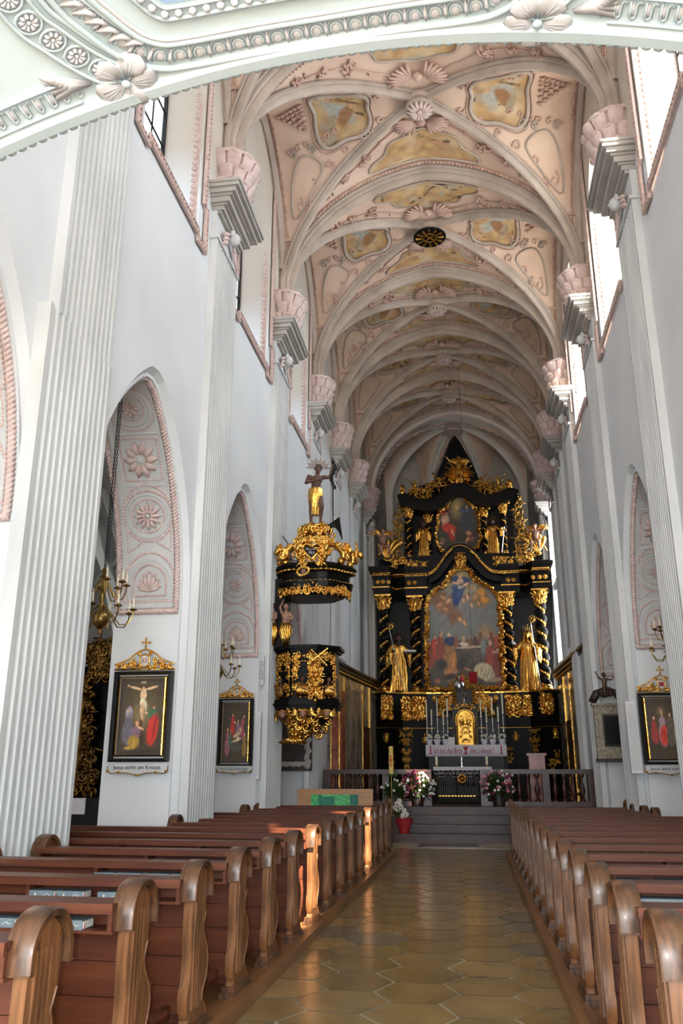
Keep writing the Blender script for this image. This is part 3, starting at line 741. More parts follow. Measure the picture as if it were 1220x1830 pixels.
for bi, (a, b, c) in enumerate(BAYS[3:]):
    near = bi < 4
    pk = MB(); pe = MB()
    for q in (-1,1):
        hb = (b-c) if q > 0 else (c-a)
        yA = c+q*(hb-.52)
        # ridge fresco against the transverse arch
        wx = 1.5; dp = min(1.15, hb*.42)
        out = [(XC-wx,yA),(XC-wx*.98,yA-q*dp*.25),(XC-wx*.72,yA-q*dp*.45),(XC-wx*.62,yA-q*dp*.75),(XC-wx*.3,yA-q*dp*.88),(XC,yA-q*dp),(XC+wx*.3,yA-q*dp*.88),(XC+wx*.62,yA-q*dp*.75),(XC+wx*.72,yA-q*dp*.45),(XC+wx*.98,yA-q*dp*.25),(XC+wx,yA),(XC+wx*.5,yA+q*.02),(XC,yA+q*.02),(XC-wx*.5,yA+q*.02)]
        ol = smoothloop(out,3)
        fresco(ol, bi*2+(q>0)+1); SVt(pe, ol, .03, .035, True)
        # winged head beside the boss
        ya = c+q*.72
        for sx in (-1,1):
            for r in range(2):
                for k in range(8):
                    an = (k-1.2)*.24; L = .62-.16*r
                    d0 = Vector((sx*cos(an), q*sin(an)*.8)); p0 = Vector((XC+sx*.16, ya)); 
                    pts = [SV(p0.x+d0.x*t*L, p0.y+d0.y*t*L, .04+.03*(2-r)) for t in (.15,.6,1.0)]
                    pk.tube(pts, [.03,.055,.03], 5)
        pk.ell(SV(XC, ya+q*.05, .12), (.12,.12,.12), 8, 6)
        for k in range(7): pk.ell(SV(XC+.1*cos(k*pi/6), ya+q*(.05+.10*sin(k*pi/6)), .13), .045, 5, 4)
        # ribbons and fruit clusters down the web
        for sx in (-1,1):
            x0 = XC+sx*wx*.95
            path = [(XC+sx*.55, ya+q*.1)]+[(XC+sx*(.7+.35*k), c+q*hb*(.36+.10*k)+.04*sin(k*2.5)) for k in range(5)]
            path = [(p[0], p[1]) for p in path]
            rbp = []
            for (cx_, rr, nn) in ((1.65,.19,26),(2.25,.12,14),(2.8,.14,14),(3.25,.09,8)):
                t = cx_/HW; cy_ = c+q*min(hb-.75, hb*(t*.72+.30)*.98)
                if near or cx_ < 2.5:
                    for k in range(nn):
                        an = random.random()*2*pi; r_ = rr*sqrt(random.random())
                        pk.ell(SV(XC+sx*cx_+r_*cos(an), cy_+r_*sin(an)*1.1, .05+.04*(1-r_/rr)), .045, 5, 4)
                rbp.append((XC+sx*cx_, cy_))
            rbp = [(XC+sx*.6, c+q*hb*.30),(XC+sx*1.1, c+q*hb*.42)]+rbp
            SVt(pk, smoothloop(rbp,3)[:-6], .022, .03)
    # side webs
    h0 = min(b-c, c-a)
    for sx in (-1,1):
        cx = XC+sx*2.05; rx, ry = .80, min(1.02,h0*.36)
        base = []
        for i in range(48):
            an = 2*pi*i/48; r = 1+.13*cos(4*an+pi); sq = 1.0
            base.append((cx+rx*r*cos(an)*sq, c+ry*r*sin(an)*(.92+.24*cos(an)*sx)))
        if near or True:
            fresco(base, bi*3+sx+11, figs=((-.05,.0,.30,.52,.9*sx,(.70,.70,.66)),(.10,.15,.20,.42,-.6*sx,(.62,.46,.32)),(-.32*sx,-.1,.12,.12,0,(.80,.64,.50)),(.25,-.3,.4,.05,.5,(.45,.33,.22)),(.3*sx,.35,.13,.3,.4,(.66,.60,.50)))); SVt(pe, base, .055, .05, True)
        o2 = [(cx+(p[0]-cx)*1.13, c+(p[1]-c)*1.13) for p in base]; SVt(pk, o2, .022, .03, True)
        for q in (-1,1):
            SVt(pe, spiral(cx+sx*.62, c+q*ry*.85, .16, 1.2, 0, q*sx), .03)
            SVt(pe, spiral(cx-sx*.60, c+q*ry*.75, .13, 1.1, pi, -q*sx), .025)
        # scaled leaf panel below the fresco
        for r in range(6):
            for k in range(6-r):
                x = XC+sx*(3.02+.13*r); y = c+((k-(5-r)/2)*.17)*min(1,h0/2.6)
                pk.tube([SV(x,y,.02),SV(x+sx*.07,y+.02,.06),SV(x+sx*.15,y,.02)],[.03,.055,.015],5)
        # scrolled frames at both sides
        for q in (-1,1):
            pts = [(XC+sx*2.75, c+q*h0*.50),(XC+sx*3.0, c+q*h0*.40),(XC+sx*3.35, c+q*h0*.40),(XC+sx*3.62, c+q*h0*.55),(XC+sx*3.72, c+q*h0*.78),(XC+sx*3.3, c+q*h0*.70)]
            SVt(pe, smoothloop(pts,3), .03, .03, True)
            SVt(pe, spiral(XC+sx*3.0, c+q*h0*.33, .12, 1.3, pi/2, q*sx), .028)
            SVt(pe, spiral(XC+sx*3.55, c+q*h0*.36, .11, 1.3, -pi/2, -q*sx), .028)
            # S scrolls following the diagonal rib
            for k in range(6 if near else 3):
                t = .22+.115*k; x = XC+sx*HW*(t+.035); y = c+q*h0*(t-.085)
                SVt(pk, spiral(x, y, .10+.03*(k%2), 1.0, k, q), .028)
                x = XC+sx*HW*(t-.06); y = c+q*h0*(t+.10)
                if near: pk.ell(SV(x,y,.03), (.05,.07,.04), 5, 4); SVt(pk, spiral(XC+sx*(2.3+.26*k), c+q*h0*(.20+.03*k), .09, 1.0, k*1.3, -q), .024)
    pk.build('vault_stucco', M_['pinkv'], vault, smooth=True)
    pe.build('vault_scrollwork', M_['rib'], vault, smooth=True)
# ================================================================ apse
sk37 = skew(38)
AP_ = [(WL+skew(37),37.0),(-4.1+sk37,39.9),(-2.15+sk37,41.9),(.95+sk37,41.9),(2.9+sk37,39.9),(WR+skew(37),37.0)]
BC = Vector((XC+skew(38.8), 38.8))
ab = MB(); wv = MB(); rb = MB()
for i in range(5):
    A, B = Vector(AP_[i]), Vector(AP_[i+1])
    n = (B-A); n = Vector((-n.y,n.x)).normalized()*(-1)
    if (Vector((BC.x,BC.y))-A).dot(n) > 0: n = -n
    n *= .3
    ab.add([(A.x,A.y,0),(B.x,B.y,0),(B.x,B.y,19),(A.x,A.y,19),(A.x+n.x,A.y+n.y,0),(B.x+n.x,B.y+n.y,0),(B.x+n.x,B.y+n.y,19),(A.x+n.x,A.y+n.y,19)],
        [(0,1,2,3),(4,5,6,7),(0,1,5,4),(1,2,6,5),(3,2,6,7),(0,3,7,4)])
    G = 14; vs = []
    for j in range(G+1):
        t = j/G
        for k in range(G+1):
            s_ = k/G; p = A.lerp(B,s_).lerp(BC,t)
            vs.append((p.x,p.y,ZS+ZR*max(pf(1-t), pf(2*s_-1)*.97)))
    wv.add(vs, [(j*(G+1)+k,j*(G+1)+k+1,(j+1)*(G+1)+k+1,(j+1)*(G+1)+k) for j in range(G) for k in range(G)])
# web between the last arch and the boss
G = 14; vs = []
for j in range(G+1):
    t = j/G
    for k in range(G*2+1):
        s_ = -1+k/G; p = Vector((XC+skew(37)+HW*s_,37.0)).lerp(BC,t); vs.append((p.x,p.y,ZS+ZR*max(pf(s_),pf(1-t))))
wv.add(vs, [(j*(2*G+1)+k,j*(2*G+1)+k+1,(j+1)*(2*G+1)+k+1,(j+1)*(2*G+1)+k) for j in range(G) for k in range(2*G)])
struct(ab.build('wall_apse', M_['grey'])); wv.build('apse_web', M_['vault'], vault, smooth='auto')
for i in range(6):
    A = Vector(AP_[i]); pts = []; ups = []
    rb = MB()
    for j in range(25):
        t = sin(j/24*pi/2); p = BC.lerp(A, t*.97); pts.append((p.x,p.y,ZS+ZR*pf(t*.97))); ups.append((BC.x-p.x, BC.y-p.y, ZS-2-pts[-1][2]))
    pts.append((pts[-1][0],pts[-1][1],1)); ups.append((BC.x-A.x,BC.y-A.y,0))
    rb.band(pts, [(x*1.25,y*1.2) for x,y in PD], up=ups)
    rb.build('apse_rib', M_['cream'], vault, smooth='auto')
o = MB(); cz = ZS+ZR-.1
o.lathe([(0,cz+.1),(.42,cz),(.46,cz-.1),(.40,cz-.18),(.44,cz-.28),(.5,cz-.4),(.46,cz-.46),(0,cz-.46)], 24, (BC.x,BC.y,0), lob=12, la=.06)
o.build('vault_boss', M_['rib'], vault, smooth='auto')
# broad chancel arch band with stucco scrolls, just before the apse
cb = MB(); cp = MB(); pts = []; ups = []
for i in range(41):
    t = -1+2*i/40; x = XC+HW*.93*sin(t*pi/2); z = ZS+ZR*.98*pf((x-XC)/(HW*.93))-.12
    pts.append((x+skew(37.3),37.35,z)); ups.append((XC-x,0,(ZS-3)-z))
pts = [(pts[0][0],37.35,5)]+pts+[(pts[-1][0],37.35,5)]; ups = [(1,0,0)]+ups+[(-1,0,0)]
cb.band(pts, [(-.45,0),(-.45,.12),(-.36,.16),(.36,.16),(.45,.12),(.45,0)], up=ups)
cb.build('chancel_arch', M_['cream'], vault, smooth='auto')
for i in range(1,len(pts)-2):
    p, q = Vector(pts[i]), Vector(pts[i+1]); u = Vector(ups[i]).normalized()
    for sd in (-.38,.38):
        cp.tube([p+u*.17+Vector((0,sd,0)), q+u*.17+Vector((0,sd,0))], .035, 5)
    if 4 < i < 14 or 28 < i < 38:
        for k in range(3):
            c_ = p.lerp(q,k/3)+u*.18+Vector((0,.18*sin(i*1.7+k*2),0))
            cp.tube([c_+Vector((.10*cos(w_),.12*sin(w_),.0)) for w_ in (0,1,2,3,4,5)], [.02,.035,.035,.03,.025,.015], 5)
cp.build('chancel_arch_stucco', M_['pink'], vault, smooth=True)
# ================================================================ organ gallery over the entrance (only its stuccoed vault shows)
GY = 4.22
def gz(x): return 6.10-.085*(x+.45)**2
def GS(x, y, h=0.0):
    n = Vector((.17*(x+.45),0,1)).normalized(); p = Vector((x,y,gz(x)))-n*h
    return p
gb = MB(); n = 60
xs = [WL+(WR-WL)*i/n for i in range(n+1)]
rows = []
prof = [(-7.5,0,0),(4.05,0,0),(4.10,.02,0),(4.13,.06,0),(4.20,.06,0),(4.25,.0,0),(4.25,-.5,0)]
for y, h, _ in prof: rows.append([(x,y,gz(x)-h) for x in xs])
vs = [p for r in rows for p in r]
gb.add(vs, [(j*(n+1)+i,j*(n+1)+i+1,(j+1)*(n+1)+i+1,(j+1)*(n+1)+i) for j in range(len(prof)-1) for i in range(n)])
gb.box(WL, WR, -7.5, 4.25, 6.6, 6.75)
gb.add([(x,4.25,gz(x)-.0) for x in xs]+[(x,4.25,6.75) for x in xs], [(i,i+1,n+2+i,n+1+i) for i in range(n)])
gal = struct(gb.build('ceiling_gallery', M_['gsoft'], smooth='auto'))
pk = MB(); gr = MB()
# scalloped outer lip
k = 0; x = WL+.1
while x < WR-.1:
    gr.ell((x,4.235,gz(x)+.0), (.04,.03,.034), 8, 5); x += .07
def GT(mb, pts, r, h=.02, closed=False, n=6, sub=True):
    q = []
    m = len(pts)
    for i in range(m if closed else m-1):
        p0, p1 = pts[i], pts[(i+1)%m]; L = sqrt((p0[0]-p1[0])**2+(p0[1]-p1[1])**2); kk = max(1,int(L/.12))
        for j in range(kk): q.append((p0[0]+(p1[0]-p0[0])*j/kk, p0[1]+(p1[1]-p0[1])*j/kk))
    if not closed: q.append(pts[-1])
    mb.tube([GS(p[0],p[1],h) for p in q], r, n, closed=closed)
def crv(pts, k=5):   # open Catmull-Rom
    pts = [pts[0]]+list(pts)+[pts[-1]]; out = []
    for i in range(1,len(pts)-2):
        p0,p1,p2,p3 = pts[i-1],pts[i],pts[i+1],pts[i+2]
        for j in range(k):
            t = j/k; out.append(tuple(.5*((2*p1[m])+(-p0[m]+p2[m])*t+(2*p0[m]-5*p1[m]+4*p2[m]-p3[m])*t*t+(-p0[m]+3*p1[m]-3*p2[m]+p3[m])*t**3) for m in (0,1)))
    out.append(pts[-2]); return out
GX = -.72    # axis of the central field
def gmir(pts): return pts+[(2*GX-x,y) for x,y in reversed(pts)]
def band_field(off):
    L = [(-2.28,1.2),(-2.22,2.4),(-2.14,3.1),(-2.10,3.42),(-2.02,3.62),(-1.94,3.78),(-1.86,3.88),(-1.74,3.96),(-1.6,3.99),(-1.4,4.01),(-1.0,4.03),(-.8,4.035)]
    c = (GX, 2.4)
    out = []
    cl = crv(gmir(L),4)
    for i,(x,y) in enumerate(cl):
        a_ = cl[max(i-1,0)]; b_ = cl[min(i+1,len(cl)-1)]; t = Vector((b_[0]-a_[0],b_[1]-a_[1])).normalized()
        nn = Vector((t.y,-t.x))
        out.append((x+nn.x*off, y+nn.y*off))
    return out
f0 = band_field(0.0)
sgn = 1 if (Vector(band_field(.1)[len(f0)//2]).y < f0[len(f0)//2][1]) else -1
GT(gr, band_field(-.085*sgn), .022, .02); GT(gr, band_field(.095*sgn), .025, .02); GT(pk, band_field(.125*sgn), .016, .02)
def arclen_samples(pts, step):
    out = []; acc = 0
    for i in range(len(pts)-1):
        p, q = Vector(pts[i]), Vector(pts[i+1]); L = (q-p).length; d = step-acc
        while d <= L:
            t = d/L; out.append((p.lerp(q,t), (q-p).normalized())); d += step
        acc = (acc+L) % step
    return out
for p, t in arclen_samples(f0, .125):      # egg and dart
    nn = Vector((t.y,-t.x))*sgn
    for rad, mbx, h in ((.052,gr,.012),(.034,gr,.02)):
        loop = [p+t*rad*cos(w_)+nn*(rad*1.25*sin(w_)) for w_ in [pi*j/8-.5 for j in range(12)]]
        mbx.tube([GS(v.x,v.y,h) for v in loop], .007, 4)
    pk.ell(GS(p.x,p.y,.010), (.034,.044,.016), 10, 6)
    e = p+t*.0625; pk.tube([GS(e.x-nn.x*.05,e.y-nn.y*.05,.01), GS(e.x,e.y,.025), GS(e.x+nn.x*.06,e.y+nn.y*.06,.01)], [.006,.014,.006], 5)
for p, t in arclen_samples(band_field(.30*sgn), .085): pk.ell(GS(p.x,p.y,.02), .026, 8, 6)
GT(gr, band_field(.26*sgn), .014, .015); GT(gr, band_field(.335*sgn), .012, .015)
inner = band_field(.36*sgn)
fm = MB(); fm.c = []
cx0 = Vector((GX,2.3))
ring = inner+[inner[0]]
vs = []
for r in range(7):
    for p in inner:
        q = Vector(p).lerp(cx0, r/6); vs.append(GS(q.x,q.y,.006)); nz = noise.noise(Vector((q.x*3,q.y*3,1)))
        fm.c.append(lin((.62+.15*nz,.72+.12*nz,.86+.05*nz)))
fm.v = [tuple(v) for v in vs]; m_ = len(inner)
fm.f = [(r*m_+i,r*m_+i+1,(r+1)*m_+i+1,(r+1)*m_+i) for r in range(6) for i in range(m_-1)]
fm.build('gallery_fresco', M_['mural'], gal)
# rosette bands running back from the two flowers
for side in (-1, 1):
    def mx_(pts): return pts if side < 0 else [(2*GX-x,y) for x,y in pts]
    ctr = [(-2.55,1.6),(-2.50,2.4),(-2.42,3.1),(-2.37,3.44),(-2.30,3.60),(-2.22,3.76),(-2.13,3.90),(-2.02,4.02)]
    cl = mx_(crv(ctr,4))
    def offs(pl, o_):
        out = []
        for i,(x,y) in enumerate(pl):
            a_ = pl[max(i-1,0)]; b_ = pl[min(i+1,len(pl)-1)]; t = Vector((b_[0]-a_[0],b_[1]-a_[1])).normalized(); out.append((x+t.y*o_, y-t.x*o_))
        return out
    GT(gr, offs(cl,.085), .014); GT(gr, offs(cl,-.085), .014)
    for p, t in arclen_samples(cl, .17):
        if p.y > 3.96 or p.y < 2.2: continue
        gr.tube([GS(p.x+.072*cos(w_),p.y+.072*sin(w_),.015) for w_ in [2*pi*j/16 for j in range(16)]], .010, 5, closed=True)
        for j in range(9):
            w_ = 2*pi*j/9; pk.tube([GS(p.x+.012*cos(w_),p.y+.012*sin(w_),.01), GS(p.x+.04*cos(w_),p.y+.04*sin(w_),.022), GS(p.x+.056*cos(w_),p.y+.056*sin(w_),.01)], [.005,.014,.008], 5)
        gr.ell(GS(p.x,p.y,.015), .014, 6, 5)
    # plain fillet and running scroll band outside it
    GT(gr, offs(cl, .14 if side < 0 else -.14), .02); 
    o2 = offs(cl, .25 if side < 0 else -.25)
    for p, t in arclen_samples(o2, .085):
        if p.y > 4.0 or p.y < 2.2: continue
        nn = Vector((t.y,-t.x))
        pk.tube([GS(*(p-t*.04-nn*.045),.01), GS(*(p-t*.01+nn*.02),.035), GS(*(p+t*.04+nn*.04),.03), GS(*(p+t*.05-nn*.02),.01)], [.012,.02,.018,.008], 5)
    GT(gr, offs(cl, .31 if side < 0 else -.31), .012)
    # five-petalled flower
    fx, fy = ((-2.02,4.03) if side < 0 else (.60,4.07))
    for j in range(5):
        w_ = 2*pi*j/5+.3; ca, sa = cos(w_), sin(w_)
        pk.tube([GS(fx+.03*ca,fy+.03*sa,.03), GS(fx+.10*ca,fy+.10*sa,.040), GS(fx+.16*ca,fy+.16*sa,.035), GS(fx+.20*ca,fy+.20*sa,.02)], [.03,.085,.095,.05], 12, flat=.16, up=(0,0,1))
        for q_ in (-.22,0,.22): pk.tube([GS(fx+.05*cos(w_+q_*.6),fy+.05*sin(w_+q_*.6),.055), GS(fx+.16*cos(w_+q_),fy+.16*sin(w_+q_),.05)], .004, 3)
        gr.tube([GS(fx+.055*cos(w_+.63)*k_,fy+.055*sin(w_+.63)*k_,.03) for k_ in (.4,1.4,2.6)], [.012,.016,.010], 5)
    gr.ell(GS(fx,fy,.06), (.032,.032,.02), 8, 6)
    # meander band along the front edge, towards the wall
    xs_ = [-2.30-.085*j for j in range(30)] if side < 0 else [.98+.085*j for j in range(30)]
    for j, x in enumerate(xs_):
        if x < WL+.1 or x > WR-.1: continue
        y0, y1 = 3.93, 4.05
        gr.tube([GS(x-.035,y0,.012),GS(x-.035,y1-.02,.012),GS(x-.02,y1,.012),GS(x,y1-.02,.012),GS(x,y0+.02,.012),GS(x+.015,y0,.012),GS(x+.03,y0+.02,.012)], .009, 4)
        pk.ell(GS(x-.018,(y0+y1)/2,.006), (.016,.05,.014), 6, 4)
    for yy in (3.90,4.075): GT(gr, [(xs_[0]+.02*side,yy),(max(WL+.1,xs_[-1]) if side < 0 else min(WR-.1,xs_[-1]),yy)], .012)
    # leaf filling the corner by the flower
    for j in range(5):
        pk.tube([GS(fx+side*(.20),fy-.05,.01), GS(fx+side*(.32+.02*j),fy-.10-.02*j,.03), GS(fx+side*(.46),fy-.02-.05*j,.01)], [.02,.05,.01], 6, flat=.25, up=(0,0,1))
gr.build('gallery_moulding', M_['gsoft'], gal, smooth=True); pk.build('gallery_relief', M_['gpink'], gal, smooth=True)
# ---------------------------------------------------------------- shell above scaled uniformly about the camera eye, so piers, pews and rail agree
U = 0.875; EYE_SCALE_M = Matrix.Translation((0,0,.2)) @ Matrix.Scale(U, 4)
done = set()
for o in list(COL.objects):
    if o.type == 'MESH' and o.data not in done: o.data.transform(EYE_SCALE_M); done.add(o.data)
    elif o.type == 'LIGHT' and o.name.startswith('portal'): o.location = EYE_SCALE_M @ o.location; o.data.size *= U; o.data.size_y *= U
for o in COL.objects:
    if o.name.startswith('ceiling_plate'):
        l = o.location.copy(); o.location = EYE_SCALE_M @ l; 
        for c in o.children: c.data.transform(Matrix.Translation(-Vector((0,0,.2))))
        o['_w'] = tuple(o.location)
WL, WR, XC = -4.2, 3.15, -.525
def SH(x, y, z): return EYE_SCALE_M @ Vector((x,y,z))
# ================================================================ floor
AL, AR = -1.72, 0.66            # aisle edges
m, nt, b = newmat('polished_limestone_slabs')
a = nt.nodes.new('ShaderNodeVertexColor'); a.layer_name = 'Col'
tc = nt.nodes.new('ShaderNodeTexCoord'); n1 = nt.nodes.new('ShaderNodeTexNoise'); n1.inputs['Scale'].default_value = 2.5; n1.inputs['Detail'].default_value = 6
nt.links.new(tc.outputs['Object'], n1.inputs['Vector'])
mx = nt.nodes.new('ShaderNodeMix'); mx.data_type = 'RGBA'; mx.blend_type = 'MULTIPLY'; mx.inputs[0].default_value = .55
cr = nt.nodes.new('ShaderNodeValToRGB'); cr.color_ramp.elements[0].position = .3; cr.color_ramp.elements[1].position = .75
cr.color_ramp.elements[0].color = (.55,.50,.42,1); cr.color_ramp.elements[1].color = (1.25,1.2,1.1,1)
nt.links.new(n1.outputs['Fac'], cr.inputs[0]); nt.links.new(a.outputs[0], mx.inputs[6]); nt.links.new(cr.outputs[0], mx.inputs[7])
nt.links.new(mx.outputs[2], b.inputs['Base Color'])
n3 = nt.nodes.new('ShaderNodeTexNoise'); n3.inputs['Scale'].default_value = 9; n3.inputs['Detail'].default_value = 5; nt.links.new(tc.outputs['Object'], n3.inputs['Vector'])
mr = nt.nodes.new('ShaderNodeMapRange'); mr.inputs[3].default_value = .10; mr.inputs[4].default_value = .30
nt.links.new(n3.outputs['Fac'], mr.inputs[0]); nt.links.new(mr.outputs[0], b.inputs['Roughness'])
n4 = nt.nodes.new('ShaderNodeTexNoise'); n4.inputs['Scale'].default_value = 1.6; nt.links.new(tc.outputs['Object'], n4.inputs['Vector'])
bp = nt.nodes.new('ShaderNodeBump'); bp.inputs['Strength'].default_value = .12; bp.inputs['Distance'].default_value = .05
nt.links.new(n4.outputs['Fac'], bp.inputs['Height']); nt.links.new(bp.outputs[0], b.inputs['Normal'])
M_['floor'] = m
fb = MB()
rng = random.Random(3)
fb.cc = lin((.74,.72,.64)); fb.box(-11, 10, -9, 44, -.2, -.004)
R_ = .36
dx = R_*1.5; dy = R_*sqrt(3)
jit = {}
def corner(x, y):
    k = (round(x/.05), round(y/.05))
    if k not in jit: jit[k] = (rng.uniform(-.035,.035), rng.uniform(-.03,.03))
    j = jit[k]; return (x+j[0], y+j[1])
i0 = -4
for i in range(-5, 5):
    for j in range(0, 42):
        cx = -.5 + i*dx; cy = 1.0 + j*dy + (dy/2 if i % 2 else 0)
        if cy > 22.2: continue
        t = rng.random(); base = (.50+.10*t, .42+.085*t, .27+.07*t)
        if rng.random() < .15: base = (.46,.44,.38)
        fb.cc = lin(base)
        cs = []
        for k in range(6):
            an = k*pi/3; x, y = corner(cx+R_*cos(an), cy+R_*sin(an)); g = .017 if rng.random() < .3 else .009
            cs.append((x - g*cos(an), y - g*sin(an)))
        if max(c[0] for c in cs) < -2.1 or min(c[0] for c in cs) > 1.0: continue
        n = len(cs); fb.add([(x,y,0) for x,y in cs], [tuple(range(n))])
# red slab with pale border before the steps
fb.cc = lin((.66,.62,.52)); fb.box(-2.0,.9,20.6,22.3,-.01,.004)
fb.cc = lin((.36,.22,.17)); fb.box(-1.35,.05,20.9,22.0,0,.008)
fb.cc = lin((.40,.33,.24)); fb.box(-5,-2.0,19.5,22.3,-.01,.002); fb.box(.9,3.6,19.5,22.3,-.01,.002)
o = struct(fb.build('floor', M_['floor']))
# chancel steps and chancel floor
SZ = .8; SY = [22.2, 22.6, 23.0, 23.4]
for i, y in enumerate(SY):
    st = MB(); z = .2*(i+1)
    st.box(-4.75, 3.55, y, 24.8 if i == 3 else SY[i+1]+.02, .2*i if i else -.05, z)
    st.box(-4.75, 3.55, y-.035, y+.03, z-.045, z+.002)
    struct(st.build('trim_%d' % (i+1), M_['step']))
st = MB(); st.box(-5, 5, 24.8, 43, -.1, SZ); struct(st.build('floor_chancel', M_['step']))
for x0, x1, nm in ((-9, AL, 'left'), (AR, 8.5, 'right')):
    pl = MB(); pl.box(x0, x1, -1, 18.9, -.05, .075)
    e = AL if nm == 'left' else AR
    pl.box(e-.06, e+.06, -1, 18.95, .0, .095)
    struct(pl.build('trim_platform_'+nm, M_['plat']))
# ================================================================ pews
def pew_end(parent, x, side, z0):
    """carved bench end; side = +1 when the visible face looks to +x"""
    prof = [(-.15,.0),(-.15,.06),(-.12,.10),(-.16,.17),(-.165,.25),(-.13,.32),(-.12,.45),(-.135,.60),(-.13,.82)]
    prof += [(.135*sin(-pi/2+pi*i/8), .82+.14*cos(-pi/2+pi*i/8)) for i in range(1,8)]
    prof += [(.13,.80),(.115,.68),(.075,.60),(.10,.54),(.17,.46),(.195,.38),(.17,.29),(.11,.22),(.10,.17),(.17,.13),(.20,.07),(.20,0)]
    e = MB(); th = .062
    M = Matrix(((0,0,1,x-th/2),(1,0,0,0),(0,1,0,z0),(0,0,0,1)))
    e.prism([prof], th, M)
    xs = x+side*th/2
    for k in range(4):
        y = -.085+k*.040; e.cbox((xs+side*.004, y, z0+.50), (.014,.022,.70))
    for q in (-1,1):                       # rounded edge beads following the curved front edge
        e.tube([(x+q*th*.42, p[0]*.97, z0+p[1]) for p in prof[17:28]], .012, 5)
    o = e.build('bench_end', M_['pewend'], parent, smooth='auto'); parent = o
    b = MB(); b.cbox((x,.02,z0+.02), (.11,.46,.04)); b.cbox((x,.02,z0+.055), (.09,.40,.035)); b.build('foot', M_['cap'], parent)
    c = MB(); path = []; ups = []
    for i in range(15):
        a = -pi/2+pi*i/14; path.append((x, .160*sin(a), z0+.83+.155*cos(a))); ups.append((0, sin(a), cos(a)+.001))
    path = [(x,-.160,z0+.775)]+path+[(x,.160,z0+.775)]; ups = [(0,-1,0)]+ups+[(0,1,0)]
    hw = .062
    c.band(path, [(-hw,-.018),(-hw,.008),(-hw+.012,.016),(hw-.012,.016),(hw,.008),(hw,-.018),(-hw,-.018)], up=ups)
    c.cbox((x,-.160,z0+.772), (2*hw,.034,.008)); c.cbox((x,.160,z0+.772), (2*hw,.034,.008))
    c.build('end_cap', M_['cap'], parent, smooth='auto')
    return o
def make_pew(x0, x1, side, name='pew', shelf=True):
    """pew from aisle end x0 to far end x1, facing +y, origin on the platform"""
    root = thing(name, 'x', 'pew'); 
    if side == 0: sa, sb = 1, -1
    a, b = min(x0,x1), max(x0,x1)
    pew_end(root, x0, side, 0); pew_end(root, x1, -side, 0)
    l = MB(); l.box(a+.03,b-.03,-.215,.02,.872,.897); l.box(a+.03,b-.03,-.225,-.205,.850,.899)
    ledge = l.build('book_ledge', M_['pew'], root)
    s = MB(); s.box(a+.03,b-.03,-.205,0,.755,.77)
    n = max(1,int((b-a)/.75))
    for k in range(n+1):
        xx = a+.05+(b-a-.1)*k/n; s.box(xx-.012,xx+.012,-.20,0,.77,.865)
    s.build('book_shelf', M_['pew'], ledge)
    p = MB()
    for k,(z0,z1) in enumerate(((.10,.262),(.266,.428),(.432,.594),(.598,.74),(.745,.865))): p.box(a+.03,b-.03,-.012,.014,z0,z1)
    p.box(a+.03,b-.03,-.02,.02,.06,.10)
    p.build('backrest', M_['pew'], root)
    t = MB(); t.box(a+.03,b-.03,.014,.36,.40,.43); t.tube([(a+.03,.36,.415),(b-.03,.36,.415)],.016,6); t.build('seat', M_['pew'], root)
    kn = MB(); kn.box(a+.06,b-.06,-.44,-.24,.155,.185); kn.tube([(a+.06,-.44,.17),(b-.06,-.44,.17)],.016,6)
    for k in range(3):
        xx = a+.15+(b-a-.3)*k/2; kn.box(xx-.02,xx+.02,-.40,-.01,.08,.155)
    kn.build('kneeler', M_['pew'], root)
    return root
PZ_ = .075; ROT = radians(-2.2)
LY = [3.60+1.035*i for i in range(15)]; RY = [3.92+.985*i for i in range(15)]
ORD = ['nearest','second','third','fourth','fifth','sixth','seventh','eighth','ninth','tenth','eleventh','twelfth','thirteenth','fourteenth','fifteenth']
def Llen(i):
    if i <= 4: return 2.15
    if 5 <= i <= 7: return 3.6
    if i == 8: return 2.35
    if 9 <= i <= 11: return 3.6
    return 2.45
cache = {}
hymn = []
for i, y in enumerate(LY):
    L = Llen(i); lab = '%s left-block pew from the camera, red-brown with an arched oak bench end' % ORD[i]
    if i == 7: lab = 'eighth pew of the left block, its bench end brightly lit by the sun'
    if i == 0: lab = 'nearest pew of the left block, large arched bench end at the lower left corner'
    if i == 14: lab = 'front pew of the left block, before the wooden lectern board'
    if L not in cache:
        r = make_pew(0, -L, 1); cache[L] = r; r.location = (-1.80, y, PZ_); r['label'] = lab; r['group'] = 'pews left of the aisle'
    else: r = dup(cache[L], (-1.80,y,PZ_), lab, group='pews left of the aisle')
    r.rotation_euler = (0,0,ROT)
cache = {}
for i, y in enumerate(RY):
    L = 2.35 if i < 9 else (3.4 if i < 12 else 2.3)
    if 0 < i < 4: L = 3.3
    lab = '%s right-block pew from the camera, red-brown with an arched oak bench end' % ORD[i]
    if i == 0: lab = 'nearest pew of the right block, large arched bench end in the lower right corner'
    if i == 14: lab = 'front pew of the right block, before the red marble steps'
    if L not in cache:
        r = make_pew(0, L, -1); cache[L] = r; r.location = (.745, y, PZ_); r['label'] = lab; r['group'] = 'pews right of the aisle'
    else: r = dup(cache[L], (.745,y,PZ_), lab, group='pews right of the aisle')
